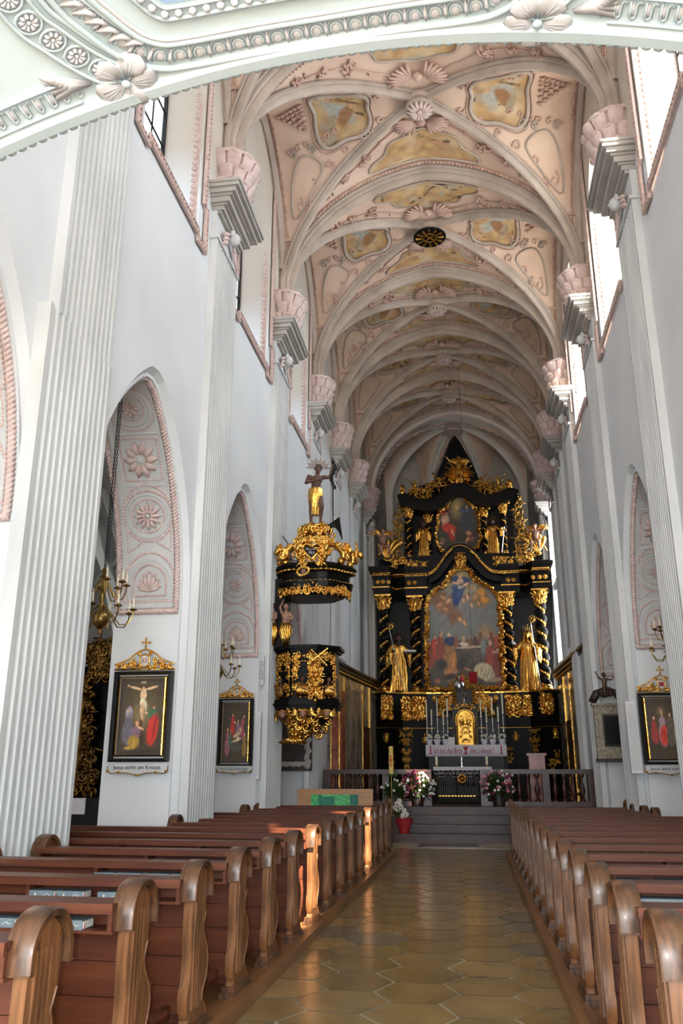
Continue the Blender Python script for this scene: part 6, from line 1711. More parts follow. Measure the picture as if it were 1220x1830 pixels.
# ---------------------------------------------------------------- big statues
def crozier(root, M, p0, p1, mat_='silver'):
    g = MB(); g.M = M; g.tube([p0,p1], .007, 6); p1 = Vector(p1); s_ = MB(); s_.M = M
    pts = [p1+Vector((.045*(1-.7*i/14)*cos(1.4*pi*i/14*1.6+pi)*1.0+.03, 0, .05+.05*(1-.7*i/14)*sin(1.4*pi*i/14*1.6+pi))) for i in range(15)]
    s_.tube([p1]+pts, .012, 6); s_.ell(p1, .018, 6, 5)
    for k in range(8): s_.ell(p1+Vector((.03+.05*cos(k*.8),0,.05+.055*sin(k*.8))), .012, 5, 4)
    g.build('staff', M_[mat_], root); s_.build('staff_head', M_['gold'], root, smooth=True)
b0 = P(712,1232,AY-.35); H_ = P(712,1128,AY-.35).z-b0.z
r, M = robed_statue('abbot_statue', 'gilded bearded abbot statue with crozier and open book, left of the painting', (b0.x,AY-.35,zL-.02), H_, .25, skin='fleshdk', arms=((-.20,-.04,.60,-.12,-.16,.66),(.20,-.05,.60,.15,-.20,.63)), seed=3, halo_r=.19)
crozier(r, M, (.06,-.17,.0), (-.17,-.15,1.06))
q = MB(); q.M = M; q.cbox((.16,-.24,.665), (.20,.13,.03)); q.cbox((.16,-.24,.655),(.21,.14,.006)); q.build('book', M_['paper'], r)
b0 = P(947,1224,AY-.35); H_ = P(947,1116,AY-.35).z-b0.z
r, M = robed_statue('abbess_statue', 'gilded veiled abbess statue with crozier and white dove, right of the painting', (b0.x,AY-.35,zL-.02), H_, -.25, skin='gold', hair='veil', arms=((-.20,-.05,.61,-.17,-.20,.70),(.20,-.04,.62,.16,-.12,.70)), seed=6, halo_r=.19)
crozier(r, M, (.20,-.16,.0), (.10,-.14,1.10))
q = MB(); q.M = M; q.ell((-.18,-.25,.745), (.035,.055,.026), 8, 6); q.ell((-.19,-.29,.775), .018, 6, 5); q.tube([(-.17,-.21,.745),(-.16,-.17,.755)], [.02,.006], 5); q.build('dove', M_['paper'], r, smooth=True)
b0 = P(757,1000,AY-.22); H_ = P(757,937,AY-.22).z-b0.z
r, M = robed_statue('saint_statue', 'small gilded saint statue with ray halo, left of the upper painting', (b0.x,AY-.22,P(757,997,AY-.1).z), H_, .15, skin='fleshdk', arms=((-.19,-.05,.62,-.08,-.17,.70),(.19,-.05,.62,.10,-.17,.66)), seed=9, halo_r=.24)
b0 = P(882,994,AY-.22); H_ = P(882,931,AY-.22).z-b0.z
r, M = robed_statue('saint_statue', 'small gilded saint statue leaning on a sword, right of the upper painting', (b0.x,AY-.22,P(882,992,AY-.1).z), H_, -.15, skin='fleshdk', arms=((-.18,-.05,.62,-.08,-.17,.66),(.22,-.03,.68,.30,-.10,.66)), seed=12, halo_r=.24)
q = MB(); q.M = M; q.tube([(.34,-.12,.72),(.24,-.14,.0)], [.010,.014], 4); q.tube([(.27,-.12,.62),(.39,-.13,.65)], .008, 4); q.build('sword', M_['silver'], r)
# seated angels, crown figure, trumpet putti
sit = dict(pel=(0,0,.34), chest=(0,-.02,.56), head=(.0,-.04,.74), shl=(-.11,-.01,.62), ell=(-.20,-.06,.66), hal=(-.28,-.10,.80), shr=(.11,-.01,.62), elr=(.20,-.08,.58), har=(.30,-.14,.68), hil=(-.06,-.02,.32), knl=(-.09,-.20,.28), fol=(-.08,-.22,.06), hir=(.06,-.02,.32), knr=(.10,-.20,.30), **{'for':(.12,-.20,.08)})
for u, v, s_, lab in ((684,982,1,'seated angel statue with gold wings on the left shell volute'),(958,974,-1,'seated angel statue with gold wings on the right shell volute')):
    c = P(u,v,AY-.5); base = (c.x,AY-.5,c.z-.35); H_ = 1.45
    nude('angel_statue', lab, TM(base, H_, .3*s_), sit, base=base, H=H_, wings=True)
st = dict(pel=(0,0,.52), chest=(.01,-.01,.74), head=(.0,-.02,.92), shl=(-.11,0,.80), ell=(-.24,-.04,.84), hal=(-.34,-.08,.95), shr=(.11,0,.80), elr=(.20,-.08,.70), har=(.26,-.16,.78), hil=(-.06,0,.50), knl=(-.07,-.04,.27), fol=(-.07,.0,.03), hir=(.06,0,.50), knr=(.07,-.03,.27), **{'for':(.07,.0,.03)})
c = P(821,872,AY-.25); base = (c.x,AY-.25,c.z); H_ = P(821,816,AY-.25).z-c.z
nude('crown_figure_statue', 'gold standing figure before the sunburst at the top of the altar', TM(base,H_,0), st, base=base, H=H_, skin='gold', hairm='gold', wings=True)
for u, v, s_, lab in ((742,876,-1,'small gold putto with a trumpet on the left end of the altar crest'),(890,868,1,'small gold putto with a trumpet on the right end of the altar crest')):
    c = P(u,v,AY-.2); base = (c.x,AY-.2,c.z-.25); H_ = .8
    r = nude('putto_statue', lab, TM(base,H_,.4*s_), sit, base=base, H=H_, skin='gold', hairm='golddull')
    q = MB(); q.M = TM(base,H_,.4*s_); q.tube([(.0,-.11,.72),(s_*.28,-.2,.86),(s_*.38,-.22,.90)], [.008,.012,.04], 8); q.build('trumpet', M_['gold'], r, smooth=True)
for u, v0, v1, lab in ((719,892,866,'gold flaming urn finial on the left end of the upper cornice'),(911,880,856,'gold flaming urn finial on the right end of the upper cornice')):
    c = P(u,v0,AY-.2); h_ = P(u,v1,AY-.2).z-c.z; r = thing('urn_finial', lab, 'finial', (c.x,AY-.2,c.z))
    q = MB(); q.lathe([(.09,0),(.05,h_*.1),(.11,h_*.3),(.13,h_*.42),(.06,h_*.5),(.07,h_*.55)], 14, (c.x,AY-.2,c.z), lob=8, la=.1); q.build('urn', M_['gold'], r, smooth='auto')
    q = MB(); 
    for k in range(12): q.tube([(c.x+.05*cos(k),AY-.2+.05*sin(k),c.z+h_*.5),(c.x+.10*cos(k+.6),AY-.2+.1*sin(k+.6),c.z+h_*.75),(c.x+.05*cos(k+1),AY-.2+.05*sin(k+1),c.z+h_*(.9+.1*(k%2)))],[.02,.035,.01],5)
    q.build('flame', M_['gold'], r, smooth=True)
# ================================================================ stations of the cross on the pier faces
def vnoise(u,v,s): return noise.noise(Vector((u*s,v*s,s)))
def station(u0,u1,v0,v1,Y,label,L,bgf,cap,roman,vc=1388):
    pa, pb = P(u0,v1,Y), P(u1,v0,Y); w, h = pb.x-pa.x, pb.z-pa.z; cx, cz = (pa.x+pb.x)/2, (pa.z+pb.z)/2
    r = thing('station_picture', label, 'picture', (cx,Y,cz), 'stations of the cross on the piers')
    F = Fr((cx,Y-.02,cz)); t = .085*w/.95
    fb = MB()
    fb.band([F(a,b,0) for a,b in ((-w/2+t/2,-h/2+t/2),(w/2-t/2,-h/2+t/2),(w/2-t/2,h/2-t/2),(-w/2+t/2,h/2-t/2))], [(-t/2,-.02),(-t/2,.05),(-t/2+.02,.065),(0,.05),(t/2,.03),(t/2,-.02)], closed=True, up=(0,-1,0))
    fr_ = fb.build('frame', M_['blackm'], r, smooth='auto')
    g = MB(); g.band([F(a,b,0) for a,b in ((-w/2+t*1.25,-h/2+t*1.25),(w/2-t*1.25,-h/2+t*1.25),(w/2-t*1.25,h/2-t*1.25),(-w/2+t*1.25,h/2-t*1.25))], [(-t*.28,.04),(-t*.05,.035),(t*.28,.012),(t*.28,0)], closed=True, up=(0,-1,0)); g.build('gilt_slip', M_['gold'], fr_)
    i = t*1.45; canvas(F, [(-w/2+i,-h/2+i),(w/2-i,-h/2+i),(w/2-i,h/2-i),(-w/2+i,h/2-i)], bgf, L, 'canvas', r, 90, 120, gain=1.28)
    # gilt openwork top with a medallion and a cross
    c = MB(); F2 = Fr((cx,Y-.04,cz+h/2))
    hh = w*.33
    c.box(cx-w*.5,cx+w*.5,Y-.05,Y-.01,cz+h/2-.002,cz+h/2+.022)
    prof = [(-.5,.09),(-.46,.10),(-.38,.13),(-.28,.17),(-.2,.24),(-.1,.30),(0,.33)]
    ol = [(a*w,b*w) for a,b in prof]+[(-a*w,b*w) for a,b in reversed(prof[:-1])]
    c.tube([F2(a,b,0) for a,b in ol], .014, 5)
    for sx in (-1,1):
        for k,(a,b,rr) in enumerate(((.43,.055,.045),(.35,.065,.05),(.26,.09,.055),(.18,.14,.05),(.17,.06,.045),(.09,.05,.04),(.30,.05,.04),(.10,.26,.03))):
            cscroll(c, F2, sx*a*w, b*w, rr*w, pi/2*(k%3), sx*(1 if k%2 else -1), .014, h=.01)
            leaf(c, F2, sx*a*w, b*w, rr*w*1.3, (pi/2 if k%2 else pi/3), .012, curl=.5*sx)
    c.tube([F2(.085*w*cos(a),.15*w+.10*w*sin(a),.01) for a in [2*pi*k/16 for k in range(16)]], .014, 5, closed=True)
    c.tube([F2(0,.33*w,0),F2(0,.50*w,0)], .012, 5); c.tube([F2(-.06*w,.44*w,0),F2(.06*w,.44*w,0)], .012, 5)
    for q in ((0,.505),(-.062,.44),(.062,.44)): c.ell(F2(q[0]*w,q[1]*w,0), .02, 6, 5)
    cr2 = c.build('gilt_crest', M_['gold'], r, smooth=True)
    m_ = MB(); m_.ell(F2(0,.15*w,0), (.075*w,.012,.09*w), 14, 8); m_.build('medallion', M_['paper'], cr2, smooth=True)
    text(roman, Fr(F2(0,.15*w,.014)), .09*w, .08*w, M_['redtrim'], cr2, 'numeral', .004)
    # inscription cartouche below
    lb = MB(); lh = .16*w; y0 = cz-h/2
    ol = [(-.47*w,0),(.48*w,0),(.49*w,-.05*w),(.485*w,-.10*w),(.44*w,-lh*.95),(.30*w,-lh*.85),(.15*w,-lh*.9),(0,-lh*1.12),(-.15*w,-lh*.9),(-.30*w,-lh*.85),(-.44*w,-lh*.95),(-.48*w,-.10*w),(-.485*w,-.05*w)]
    lb.prism([ol], .02, Matrix(((1,0,0,cx),(0,0,1,Y-.045),(0,1,0,y0),(0,0,0,1)))); lbo = lb.build('inscription_board', M_['pgrey'], r)
    g = MB(); g.tube([(cx+a,Y-.05,y0+b) for a,b in ol[2:]], .008, 5)
    for a,b in ((-.3,-.85),(0,-1.1),(.3,-.85),(-.47,-.75),(.47,-.75)): g.ell((cx+a*w,Y-.055,y0+b*lh), (.03,.012,.02), 6, 5)
    g.build('gilt_edge', M_['golddull'], lbo, smooth=True)
    text(cap, Fr((cx,Y-.050,y0-lh*.44)), .78*w, lh*.48, M_['ink'], lbo, 'inscription')
    return r
L = []
dab(L,.52,.42,.55,.42,(.36,.31,.20),1.0); dab(L,.50,.50,.30,.20,(.46,.40,.26),1.0)
dab(L,.50,.115,.40,.016,(.26,.16,.10),.2); dab(L,.50,.45,.035,.40,(.24,.15,.09),.2); dab(L,.50,.055,.08,.016,(.55,.50,.42),.2)
dab(L,.34,.13,.18,.020,(.72,.60,.46),.25,14); dab(L,.68,.13,.18,.020,(.72,.60,.46),.25,-14); dab(L,.16,.095,.03,.018,(.66,.52,.40),.3)
dab(L,.50,.13,.050,.045,(.30,.18,.12),.25); dab(L,.505,.14,.035,.034,(.70,.56,.44),.3)
dab(L,.51,.22,.085,.085,(.74,.62,.48),.25); dab(L,.51,.32,.075,.075,(.76,.72,.62),.25); dab(L,.58,.37,.03,.08,(.66,.60,.50),.3); dab(L,.50,.43,.045,.12,(.72,.58,.44),.25); dab(L,.52,.52,.035,.05,(.66,.52,.40),.3)
pers(L,.22,.36,.54,(.42,.40,.44),asp=1.0,hair=(.58,.56,.60)); dab(L,.22,.46,.10,.09,(.50,.48,.54),.3); dab(L,.20,.44,.035,.04,(.66,.52,.42),.3)
dab(L,.20,.68,.13,.22,(.34,.32,.36),.3,8)
pers(L,.76,.35,.54,(.64,.15,.10),asp=1.0,hair=(.36,.20,.12)); dab(L,.74,.47,.13,.08,(.20,.34,.24),.3,10); dab(L,.76,.68,.14,.24,(.66,.16,.11),.3,8); dab(L,.80,.66,.04,.2,(.48,.10,.08),.5,8); dab(L,.60,.46,.05,.02,(.70,.54,.42),.3)
dab(L,.42,.60,.06,.055,(.50,.34,.22),.3); dab(L,.41,.60,.035,.04,(.70,.54,.42),.3); dab(L,.40,.71,.11,.09,(.42,.32,.38),.3,-20); dab(L,.50,.66,.10,.018,(.70,.54,.42),.3,25); dab(L,.36,.84,.15,.10,(.56,.44,.16),.3,-15); dab(L,.27,.92,.14,.03,(.60,.48,.20),.4); dab(L,.54,.82,.05,.11,(.20,.13,.08),.2)
dab(L,.5,.98,.6,.06,(.16,.12,.08),.6)
bgA = lambda u,v: (.24-.06*abs(u-.5),.19-.05*abs(u-.5),.12)
station(193,313,1197,1364,11.97,'crucifixion picture in a black frame with a gilt cross crest, on the second left pier',L,bgA,'Jesus stirbt am Kreuze.','XII')
L = []
dab(L,.5,.35,.5,.3,(.26,.22,.16),1.0)
pers(L,.38,.18,.40,(.60,.18,.14),asp=1.3,arm=(.3,.2)); pers(L,.58,.28,.36,(.46,.36,.42),asp=1.3); pers(L,.80,.20,.42,(.50,.24,.26),asp=1.2,lean=-.1); pers(L,.20,.42,.50,(.50,.30,.32),asp=1.1,hair=(.4,.3,.2)); pers(L,.30,.46,.30,(.22,.36,.28),asp=1.1)
dab(L,.55,.55,.20,.035,(.68,.56,.44),.3,-35); dab(L,.68,.46,.05,.05,(.66,.54,.42),.3); dab(L,.55,.64,.25,.03,(.66,.60,.52),.4,-20); dab(L,.52,.76,.26,.09,(.26,.25,.22),.2); pers(L,.84,.50,.44,(.46,.36,.16),asp=1.1); dab(L,.60,.62,.05,.05,(.70,.60,.48),.3)
station(387,455,1247,1370,16.86,'entombment picture in a black frame with a gilt crest, beside the pulpit',L,bgA,'wird in das Grab gelegt','XIV')
L = []
dab(L,.5,.4,.5,.35,(.30,.25,.19),1.0)
pers(L,.42,.20,.62,(.55,.45,.50),asp=1.1,hair=(.3,.2,.14)); dab(L,.44,.62,.13,.20,(.68,.20,.14),.3,6); dab(L,.40,.21,.13,.09,(.50,.42,.28),.8); dab(L,.40,.22,.05,.05,(.34,.20,.14),.3); dab(L,.41,.225,.035,.04,(.70,.54,.42),.3)
pers(L,.20,.28,.5,(.52,.18,.14),asp=1.1); pers(L,.62,.22,.6,(.34,.30,.26),asp=1.1); pers(L,.80,.22,.6,(.52,.40,.22),asp=1.1); pers(L,.92,.3,.5,(.5,.2,.16),asp=1.1)
station(1150,1228,1236,1368,16.86,'condemnation picture in a black frame with a gilt crest, on the right pier',L,bgA,'Jesus wird zum Tode','I')
# ================================================================ pulpit
PY = 17.15; px_ = lambda u,v=1200: P(u,v,PY).x; pz = lambda v,u=545: P(u,v,PY).z
cx, R0 = px_(543), (px_(603)-px_(482))/2
pul = thing('pulpit', 'black and gold carved baroque pulpit on the left wall with a sounding board', 'pulpit', (WL+.15,PY,pz(1300)))
# plan: six-sided basket seen from below, its centre in front of the pilaster
def oct_(r, n=8, ph=pi/8): return [(cx+r*cos(ph+2*pi*k/n), PY+.55+r*sin(ph+2*pi*k/n)*.95) for k in range(n)]
def ring(mb, r, z0, z1, r2=None):
    a = oct_(r); b_ = oct_(r2 or r); n = len(a)
    mb.add([(x,y,z0) for x,y in a]+[(x,y,z1) for x,y in b_], [(i,(i+1)%n,n+(i+1)%n,n+i) for i in range(n)]+[tuple(range(n))[::-1],tuple(range(n,2*n))])
zt, zb_ = pz(1155), pz(1250)
b = MB(); ring(b, R0*.93, zb_, zt-.02); ring(b, R0*1.02, zt-.10, zt-.05); ring(b, R0*1.10, zt-.05, zt+.02); ring(b, R0*1.03, zb_-.06, zb_+.02); ring(b, R0*1.08, zb_-.10, zb_-.05)
for k in range(6): ring(b, R0*(1.0-.13*k), zb_-.10-.085*(k+1), zb_-.10-.085*k, R0*(1.02-.13*k))
bsk = b.build('basket', M_['black'], pul)
arcs = [(482,497,'l'),(502,556,'c'),(560,600,'r')]
# relief panels on the visible faces
pts8 = oct_(R0*.95)
faces = [(5,6),(4,5),(6,7),(3,4)]
for fi,(i,j) in enumerate(faces):
    A_, B_ = Vector((*pts8[i],0)), Vector((*pts8[j%8],0)); r_ = (B_-A_).normalized(); m_ = (A_+B_)/2; nrm = Vector((r_.y,-r_.x,0)); w = (B_-A_).length; h = zt-zb_-.12
    F = Fr((m_.x,m_.y,(zt+zb_)/2-.03), r_, (0,0,1), nrm)
    g = MB(); g.tube([F(a,b,.02) for a,b in ((-w*.42,-h*.46),(w*.42,-h*.46),(w*.42,h*.46),(-w*.42,h*.46))], .016, 5, closed=True)
    carve(g, F, w*.82, h*.9, 70, 30+fi, .026, True, .33); g.build('gilt_relief', M_['gold'], bsk, smooth=True)
    # half figure in the middle of each panel
    sM = Matrix(((r_.x,-nrm.x,0,m_.x+nrm.x*.06),(r_.y,-nrm.y,0,m_.y+nrm.y*.06),(0,0,1,zb_-.18),(0,0,0,1))) @ Matrix.Scale(.78,4)
    parts = headparts((0,-.05,.74),0,.2)+[('c',(0,-.03,.62),(0,-.04,.68),.034,.03),('e',(0,-.01,.52),(.11,.07,.12)),('c',(.10,-.02,.58),(.13,-.10,.46),.035,.028),('c',(.13,-.10,.46),(.02,-.15,.50),.026,.018),('c',(-.10,-.02,.58),(-.14,-.10,.48),.035,.028),('c',(-.14,-.10,.48),(-.08,-.16,.58),.026,.018)]
    hand(parts,(.02,-.15,.50),(-1,-.2,.2)); hand(parts,(-.08,-.16,.58),(.3,-.3,1))
    blobfig(parts, .010, M_['fleshdk'], 'relief_figure', pul, sM, 2)
    d_ = MB(); d_.M = sM
    for k in range(13):
        x = -.13+.0215*k; d_.tube([(x*.8,-.075,.60),(x,-.11,.48),(x*1.15+.01*sin(k*2),-.09,.36),(x*.9,-.04,.30)],[.010,.019,.018,.008],5)
    d_.build('drapery', M_['gold'], pul, smooth=True)
    # winged putto head on the foot of each face
    F3 = Fr((m_.x,m_.y,zb_-.28), r_, (0,0,1), nrm); q = MB()
    q.ell(F3(0,0,.02), (.07,.07,.085), 8, 6); q.build('putto_head', M_['flesh'], pul, smooth=True)
    q = MB()
    for sx in (-1,1):
        for k in range(6): q.tube([F3(sx*.05,-.03,.0), F3(sx*(.16+.02*k),.06-.02*k,.03), F3(sx*(.24+.01*k),.20-.07*k,.0)], [.01,.03,.008], 5)
    for k in range(5): q.ell(F3(.04*(k-2),.075-.01*abs(k-2),.04), .026, 5, 4)
    q.build('putto_wings', M_['gold'], pul, smooth=True)
# corner angel with a crossed staff at the right corner, scroll corbel underneath
g = MB(); c5 = Vector((*oct_(R0*1.0)[6], 0))
for z in (zb_+.1,zb_+.3,zb_+.5,zb_+.65): g.ell((c5.x,c5.y,z), (.09,.09,.13), 8, 6); carve(g, Fr((c5.x,c5.y-.06,z)), .26, .24, 12, int(z*10), .025)
g.build('corner_carving', M_['gold'], pul, smooth=True)
g = MB(); c = P(568,1176,PY-.28)
g.tube([c+Vector((-.22,0,-.12)),c+Vector((.20,0,.20))],.022,5); g.tube([c+Vector((-.16,.02,.18)),c+Vector((.18,.02,-.16))],.022,5); g.build('crossed_staffs', M_['gold'], pul)
g = MB(); zc_ = zb_-.60
for k in range(46):
    t = random.Random(k).random(); a = random.Random(k+99).uniform(pi,2*pi); rr = R0*.62*(1-t)**.8+.05
    g.ell((cx-.12*t*2+rr*cos(a)*.9, PY+.55+rr*sin(a), zb_-.22-t*.62), .085*(1.15-t*.5), 7, 5)
for k in range(26):
    a = random.Random(k+5).uniform(pi*.9,2.1*pi); z = zb_-.2-.5*random.Random(k+7).random(); rr = R0*(.95+.9*(z-zb_))
    cscroll(g, Fr((cx+rr*cos(a),PY+.55+rr*sin(a),z)), 0, 0, .10, k, 1 if k%2 else -1, .028)
p_ = P(520,1325,PY); 
for k in range(7): g.tube([(cx-.25,PY+.3,zb_-.72),(cx-.25+.09*(k-3),PY+.18,zb_-.86),(p_.x+.02*(k-3),PY+.3,p_.z)], [.04,.05,.012], 6)
g.build('gilt_corbel', M_['gold'], pul, smooth=True)
# back board with two half-length angels
b = MB(); b.box(WL+.10,px_(500),PY+.25,PY+.95,zt-.05,pz(1028)); b.box(px_(494),px_(499),PY+.15,PY+.35,zt,pz(1065)); b.build('back_board', M_['black'], pul)
for u, sx in ((484,-1),(509,1)):
    base = P(u,1160,PY+.1); H_ = .98
    M = TM((base.x,PY+.12,zt+.03), H_, .3*sx)
    parts = headparts((0,-.02,.86))+[('c',(0,0,.74),(0,-.01,.82),.034,.03),('e',(0,0,.66),(.10,.07,.10)),('c',(0,0,.64),(0,.02,.42),.075,.09),('c',(.09,0,.72),(.14,-.06,.60),.036,.028),('c',(.14,-.06,.60),(.04,-.14,.56),.026,.018),('c',(-.09,0,.72),(-.13,-.02,.84),.036,.028),('c',(-.13,-.02,.84),(-.08,-.05,.95),.026,.018)]
    hand(parts,(.04,-.14,.56),(-1,-.2,0)); hand(parts,(-.08,-.05,.95),(.2,0,1))
    blobfig(parts, .010, M_['flesh'], 'term_figure', pul, M, 2)
    g = MB(); g.M = M
    for k in range(14):
        a = 2*pi*k/14; g.tube([(.09*cos(a),.075*sin(a),.50),(.12*cos(a),.10*sin(a),.34),(.09*cos(a+.4),.08*sin(a+.4),.18),(.04*cos(a),.04*sin(a),.02)],[.018,.034,.03,.012],5)
    g.build('drapery', M_['gold'], pul, smooth=True)
    g = MB(); g.M = M
    for k in range(8): g.ell((.05*cos(k*.8),.02,.89+.045*sin(k*.8)), .026, 5, 4)
    g.build('hair', M_['dark'], pul, smooth=True)
# sounding board
ca, cb = px_(474,1010), px_(626,1030); ccx = (ca+cb)/2; RC = (cb-ca)/2
def can(r, lob=.05):
    return [(ccx+r*cos(a)*(1+lob*cos(6*a)), PY+.62+r*.78*sin(a)*(1+lob*cos(6*a))) for a in [2*pi*k/48 for k in range(48)]]
zc0, zc1 = pz(1048), pz(1005)
def cring(mb, r, z0, z1, r2=None):
    a = can(r); b_ = can(r2 or r); n = len(a); 
    mb.add([(max(x,WL+.02),y,z0) for x,y in a]+[(max(x,WL+.02),y,z1) for x,y in b_], [(i,(i+1)%n,n+(i+1)%n,n+i) for i in range(n)]+[tuple(range(n))[::-1],tuple(range(n,2*n))])
b = MB(); H = zc1-zc0
for r0,z0,r1,z1 in ((.90,0,.93,.25),(.84,.25,.86,.62),(.90,.62,.97,.74),(.98,.74,1.02,.86),(1.0,.86,.94,1.0)): cring(b, RC*r0, zc0+H*z0, zc0+H*z1, RC*r1)
sbd = b.build('sounding_board', M_['black'], pul)
g = MB()
for r_, z_, th in ((.95,.70,.030),(.88,.26,.022)):
    pp = can(RC*r_)
    for k in range(48):
        if pp[k][1] < PY+.75 and pp[k][0] > WL+.1: 
            q = Vector((pp[k][0],pp[k][1],zc0+H*z_)); p2 = Vector((pp[(k+1)%48][0],pp[(k+1)%48][1],zc0+H*z_)); g.tube([q,p2], th*.6, 5); g.ell(q.lerp(p2,.5), (th*1.5,th*1.4,th*1.1), 6, 4)
g.build('gilt_moulding', M_['gold'], sbd, smooth=True)
g = MB()
for k in range(24):          # hanging lambrequin
    a = pi+pi*k/23*1.05; x, y = ccx+RC*.86*cos(a), PY+.62+RC*.67*sin(a)
    if x < WL+.1: continue
    F = Fr((x,y,zc0-.06), (-sin(a),cos(a),0), (0,0,1), (cos(a),sin(a),0)); carve(g, F, .17, .17, 6, k, .022)
    g.tube([F(-.08,.05,0),F(0,-.08-.03*(k%3),.02),F(.08,.05,0)], [.02,.03,.02], 5)
g.build('gilt_lambrequin', M_['gold'], sbd, smooth=True)
g = MB(); c = P(542,1022,PY-.35); F = Fr(c)
for k in range(14): a = 2*pi*k/14; leaf(g, F, .13*cos(a), .09*sin(a), .12, a+1.8, .03)
g.build('gilt_wreath', M_['gold'], pul, smooth=True); q = MB(); q.ell(F(0,0,.03), (.06,.05,.07), 8, 6); q.build('putto_head', M_['flesh'], pul, smooth=True)
b = MB(); cring(b, RC*.72, zc0-.16, zc0-.02, RC*.86); b.build('underside_shell', M_['black'], pul)
# volutes rising to a crown under the figure
g = MB(); ztop = pz(922,556); c0 = Vector((px_(556,960), PY+.55, 0))
for k in range(6):
    a = pi*1.03+k*pi/5*.97; d = Vector((cos(a), sin(a)*.85, 0)); r_ = RC*.70
    pts = []
    for i in range(13):
        t = i/12; rr = r_*(1-t**1.6)+.12+.12*sin(pi*t*2.4); pts.append(c0+d*rr+Vector((0,0,zc1+.02+(ztop-zc1-.35)*t+.10*sin(pi*t))))
    if pts[0].x < WL+.1: continue
    g.tube(pts, [.05,.07,.09,.10,.09,.07,.05,.05,.06,.08,.09,.07,.05], 7)
    g.ell(pts[0]+Vector((0,0,.02)), .09, 8, 6); cscroll(g, Fr(pts[2]+d*.02, tuple(d), (0,0,1), (-d.y,d.x,0)), .0, .0, .17, 0, 1, .06); g.ell(pts[5]+d*.06, .09, 8, 6)
    F = Fr(pts[3]+d*.08, (-d.y,d.x,0), (0,0,1), tuple(d)); carve(g, F, .25, .35, 8, k+60, .035)
    F = Fr(pts[8]+d*.06, (-d.y,d.x,0), (0,0,1), tuple(d)); carve(g, F, .22, .3, 6, k+80, .030)
g.build('gilt_volutes', M_['gold'], pul, smooth=True)
g = MB(); q0 = P(557,984,PY-.15); F = Fr(q0)
hrt = [(.17*sin(t)**3*1.2, (.13*cos(t)-.05*cos(2*t)-.02*cos(3*t))*1.25) for t in [2*pi*k/28 for k in range(28)]]
g.tube([F(a,b,.03) for a,b in hrt], .040, 6, closed=True); carve(g, F, .5, .62, 30, 77, .036, True, .38); g.build('gilt_cartouche', M_['gold'], pul, smooth=True)
q = MB(); q.prism([hrt], .02, Matrix(((1,0,0,q0.x),(0,0,1,q0.y-.0),(0,1,0,q0.z),(0,0,0,1)))); q.build('cartouche_field', M_['black'], pul)
text('GLORIA\nFILII', Fr(F(0,0,.004)), .26, .15, M_['silver'], pul, 'inscription')
g = MB(); q0 = c0+Vector((0,-.02,ztop-.16))
for k in range(15):
    a = 2*pi*k/15; r_ = .23 if k%2 else .17; g.ell(q0+Vector((r_*cos(a),r_*sin(a)*.8,.06*sin(k*2))), .10, 8, 6)
for k in range(12): cscroll(g, Fr(q0+Vector((.30*cos(pi+k*.27),.26*sin(pi+k*.27),-.05))), 0,0,.10,k,1 if k%2 else -1,.035)
g.build('gilt_cloud', M_['gold'], pul, smooth=True)
g = MB(); b0_ = c0+Vector((.22,-.1,ztop-.28))
for k in range(6): g.tube([b0_, b0_+Vector((.12+.04*k,-.05,.16+.03*k)), b0_+Vector((.30+.02*k,-.05,.12-.06*k))], [.05,.05,.01], 6)
g.build('eagle_wing', M_['black'], pul, smooth=True)
g = MB(); a0 = PX(508,1052-108,WL+.2); 
g.tube([(WL+.16,PY+.75,pz(960)),(px_(540),PY+.5,pz(994))], .012, 5); g.tube([(WL+.16,PY+.62,pz(979)),(px_(535),PY+.4,pz(1000))], .012, 5)
n = 90; A_, B_ = Vector((WL+.16,PY+.7,pz(940))), Vector((px_(507),PY+.5,pz(968)))
g.tube([A_.lerp(B_,i/n)+Vector((0,.025*cos(i*.9),.025*sin(i*.9))) for i in range(n+1)], .005, 4); g.build('tie_rod', M_['iron'], pul)
# risen figure on top
chr_ = dict(pel=(0,0,.53), chest=(.01,-.01,.74), head=(.035,-.05,.915), shl=(-.11,0,.80), ell=(-.16,-.10,.66), hal=(.03,-.20,.68), shr=(.12,0,.80), elr=(.22,-.05,.78), har=(.25,-.10,.92), hil=(-.06,0,.50), knl=(-.07,-.03,.27), fol=(-.07,.0,.03), hir=(.06,0,.50), knr=(.09,-.10,.28), **{'for':(.08,-.02,.05)})
base = (px_(556,915), PY+.5, ztop-.06); H_ = P(556,832,PY+.5).z-base[2]+.0
M = TM(base, H_, .25)
r = nude('risen_christ_statue', 'painted statue with gold loincloth and ray crown holding a staff on the pulpit roof', M, chr_, base=base, H=H_, loin=False, skin='fleshdk')
g = MB(); g.M = M
rg_ = []
for z,rx in ((.60,.105),(.55,.112),(.48,.118),(.40,.115),(.32,.105),(.24,.10),(.16,.09)):
    rg_.append([Vector((rx*cos(a)*(1+.06*sin(7*a+z*9)), rx*.85*sin(a)*(1+.07*sin(9*a-z*12)), z)) for a in [2*pi*k/40 for k in range(40)]])
g.loft(rg_); g.build('loincloth', M_['gold'], r, smooth='auto')
g = MB(); g.M = M; halo(g, (.035,-.02,.93), .07, .20, 15, th=.010, a0=.1, a1=pi-.1); g.build('ray_crown', M_['golddull'], r)
g = MB(); g.M = M; g.tube([(.27,-.11,.0),(.26,-.10,1.10)], .011, 6); 
for k in range(8): g.ell((.27+.03*sin(k),-.11,1.02-.06*k), (.03,.01,.04), 6, 5)
g.build('staff', M_['iron'], r)
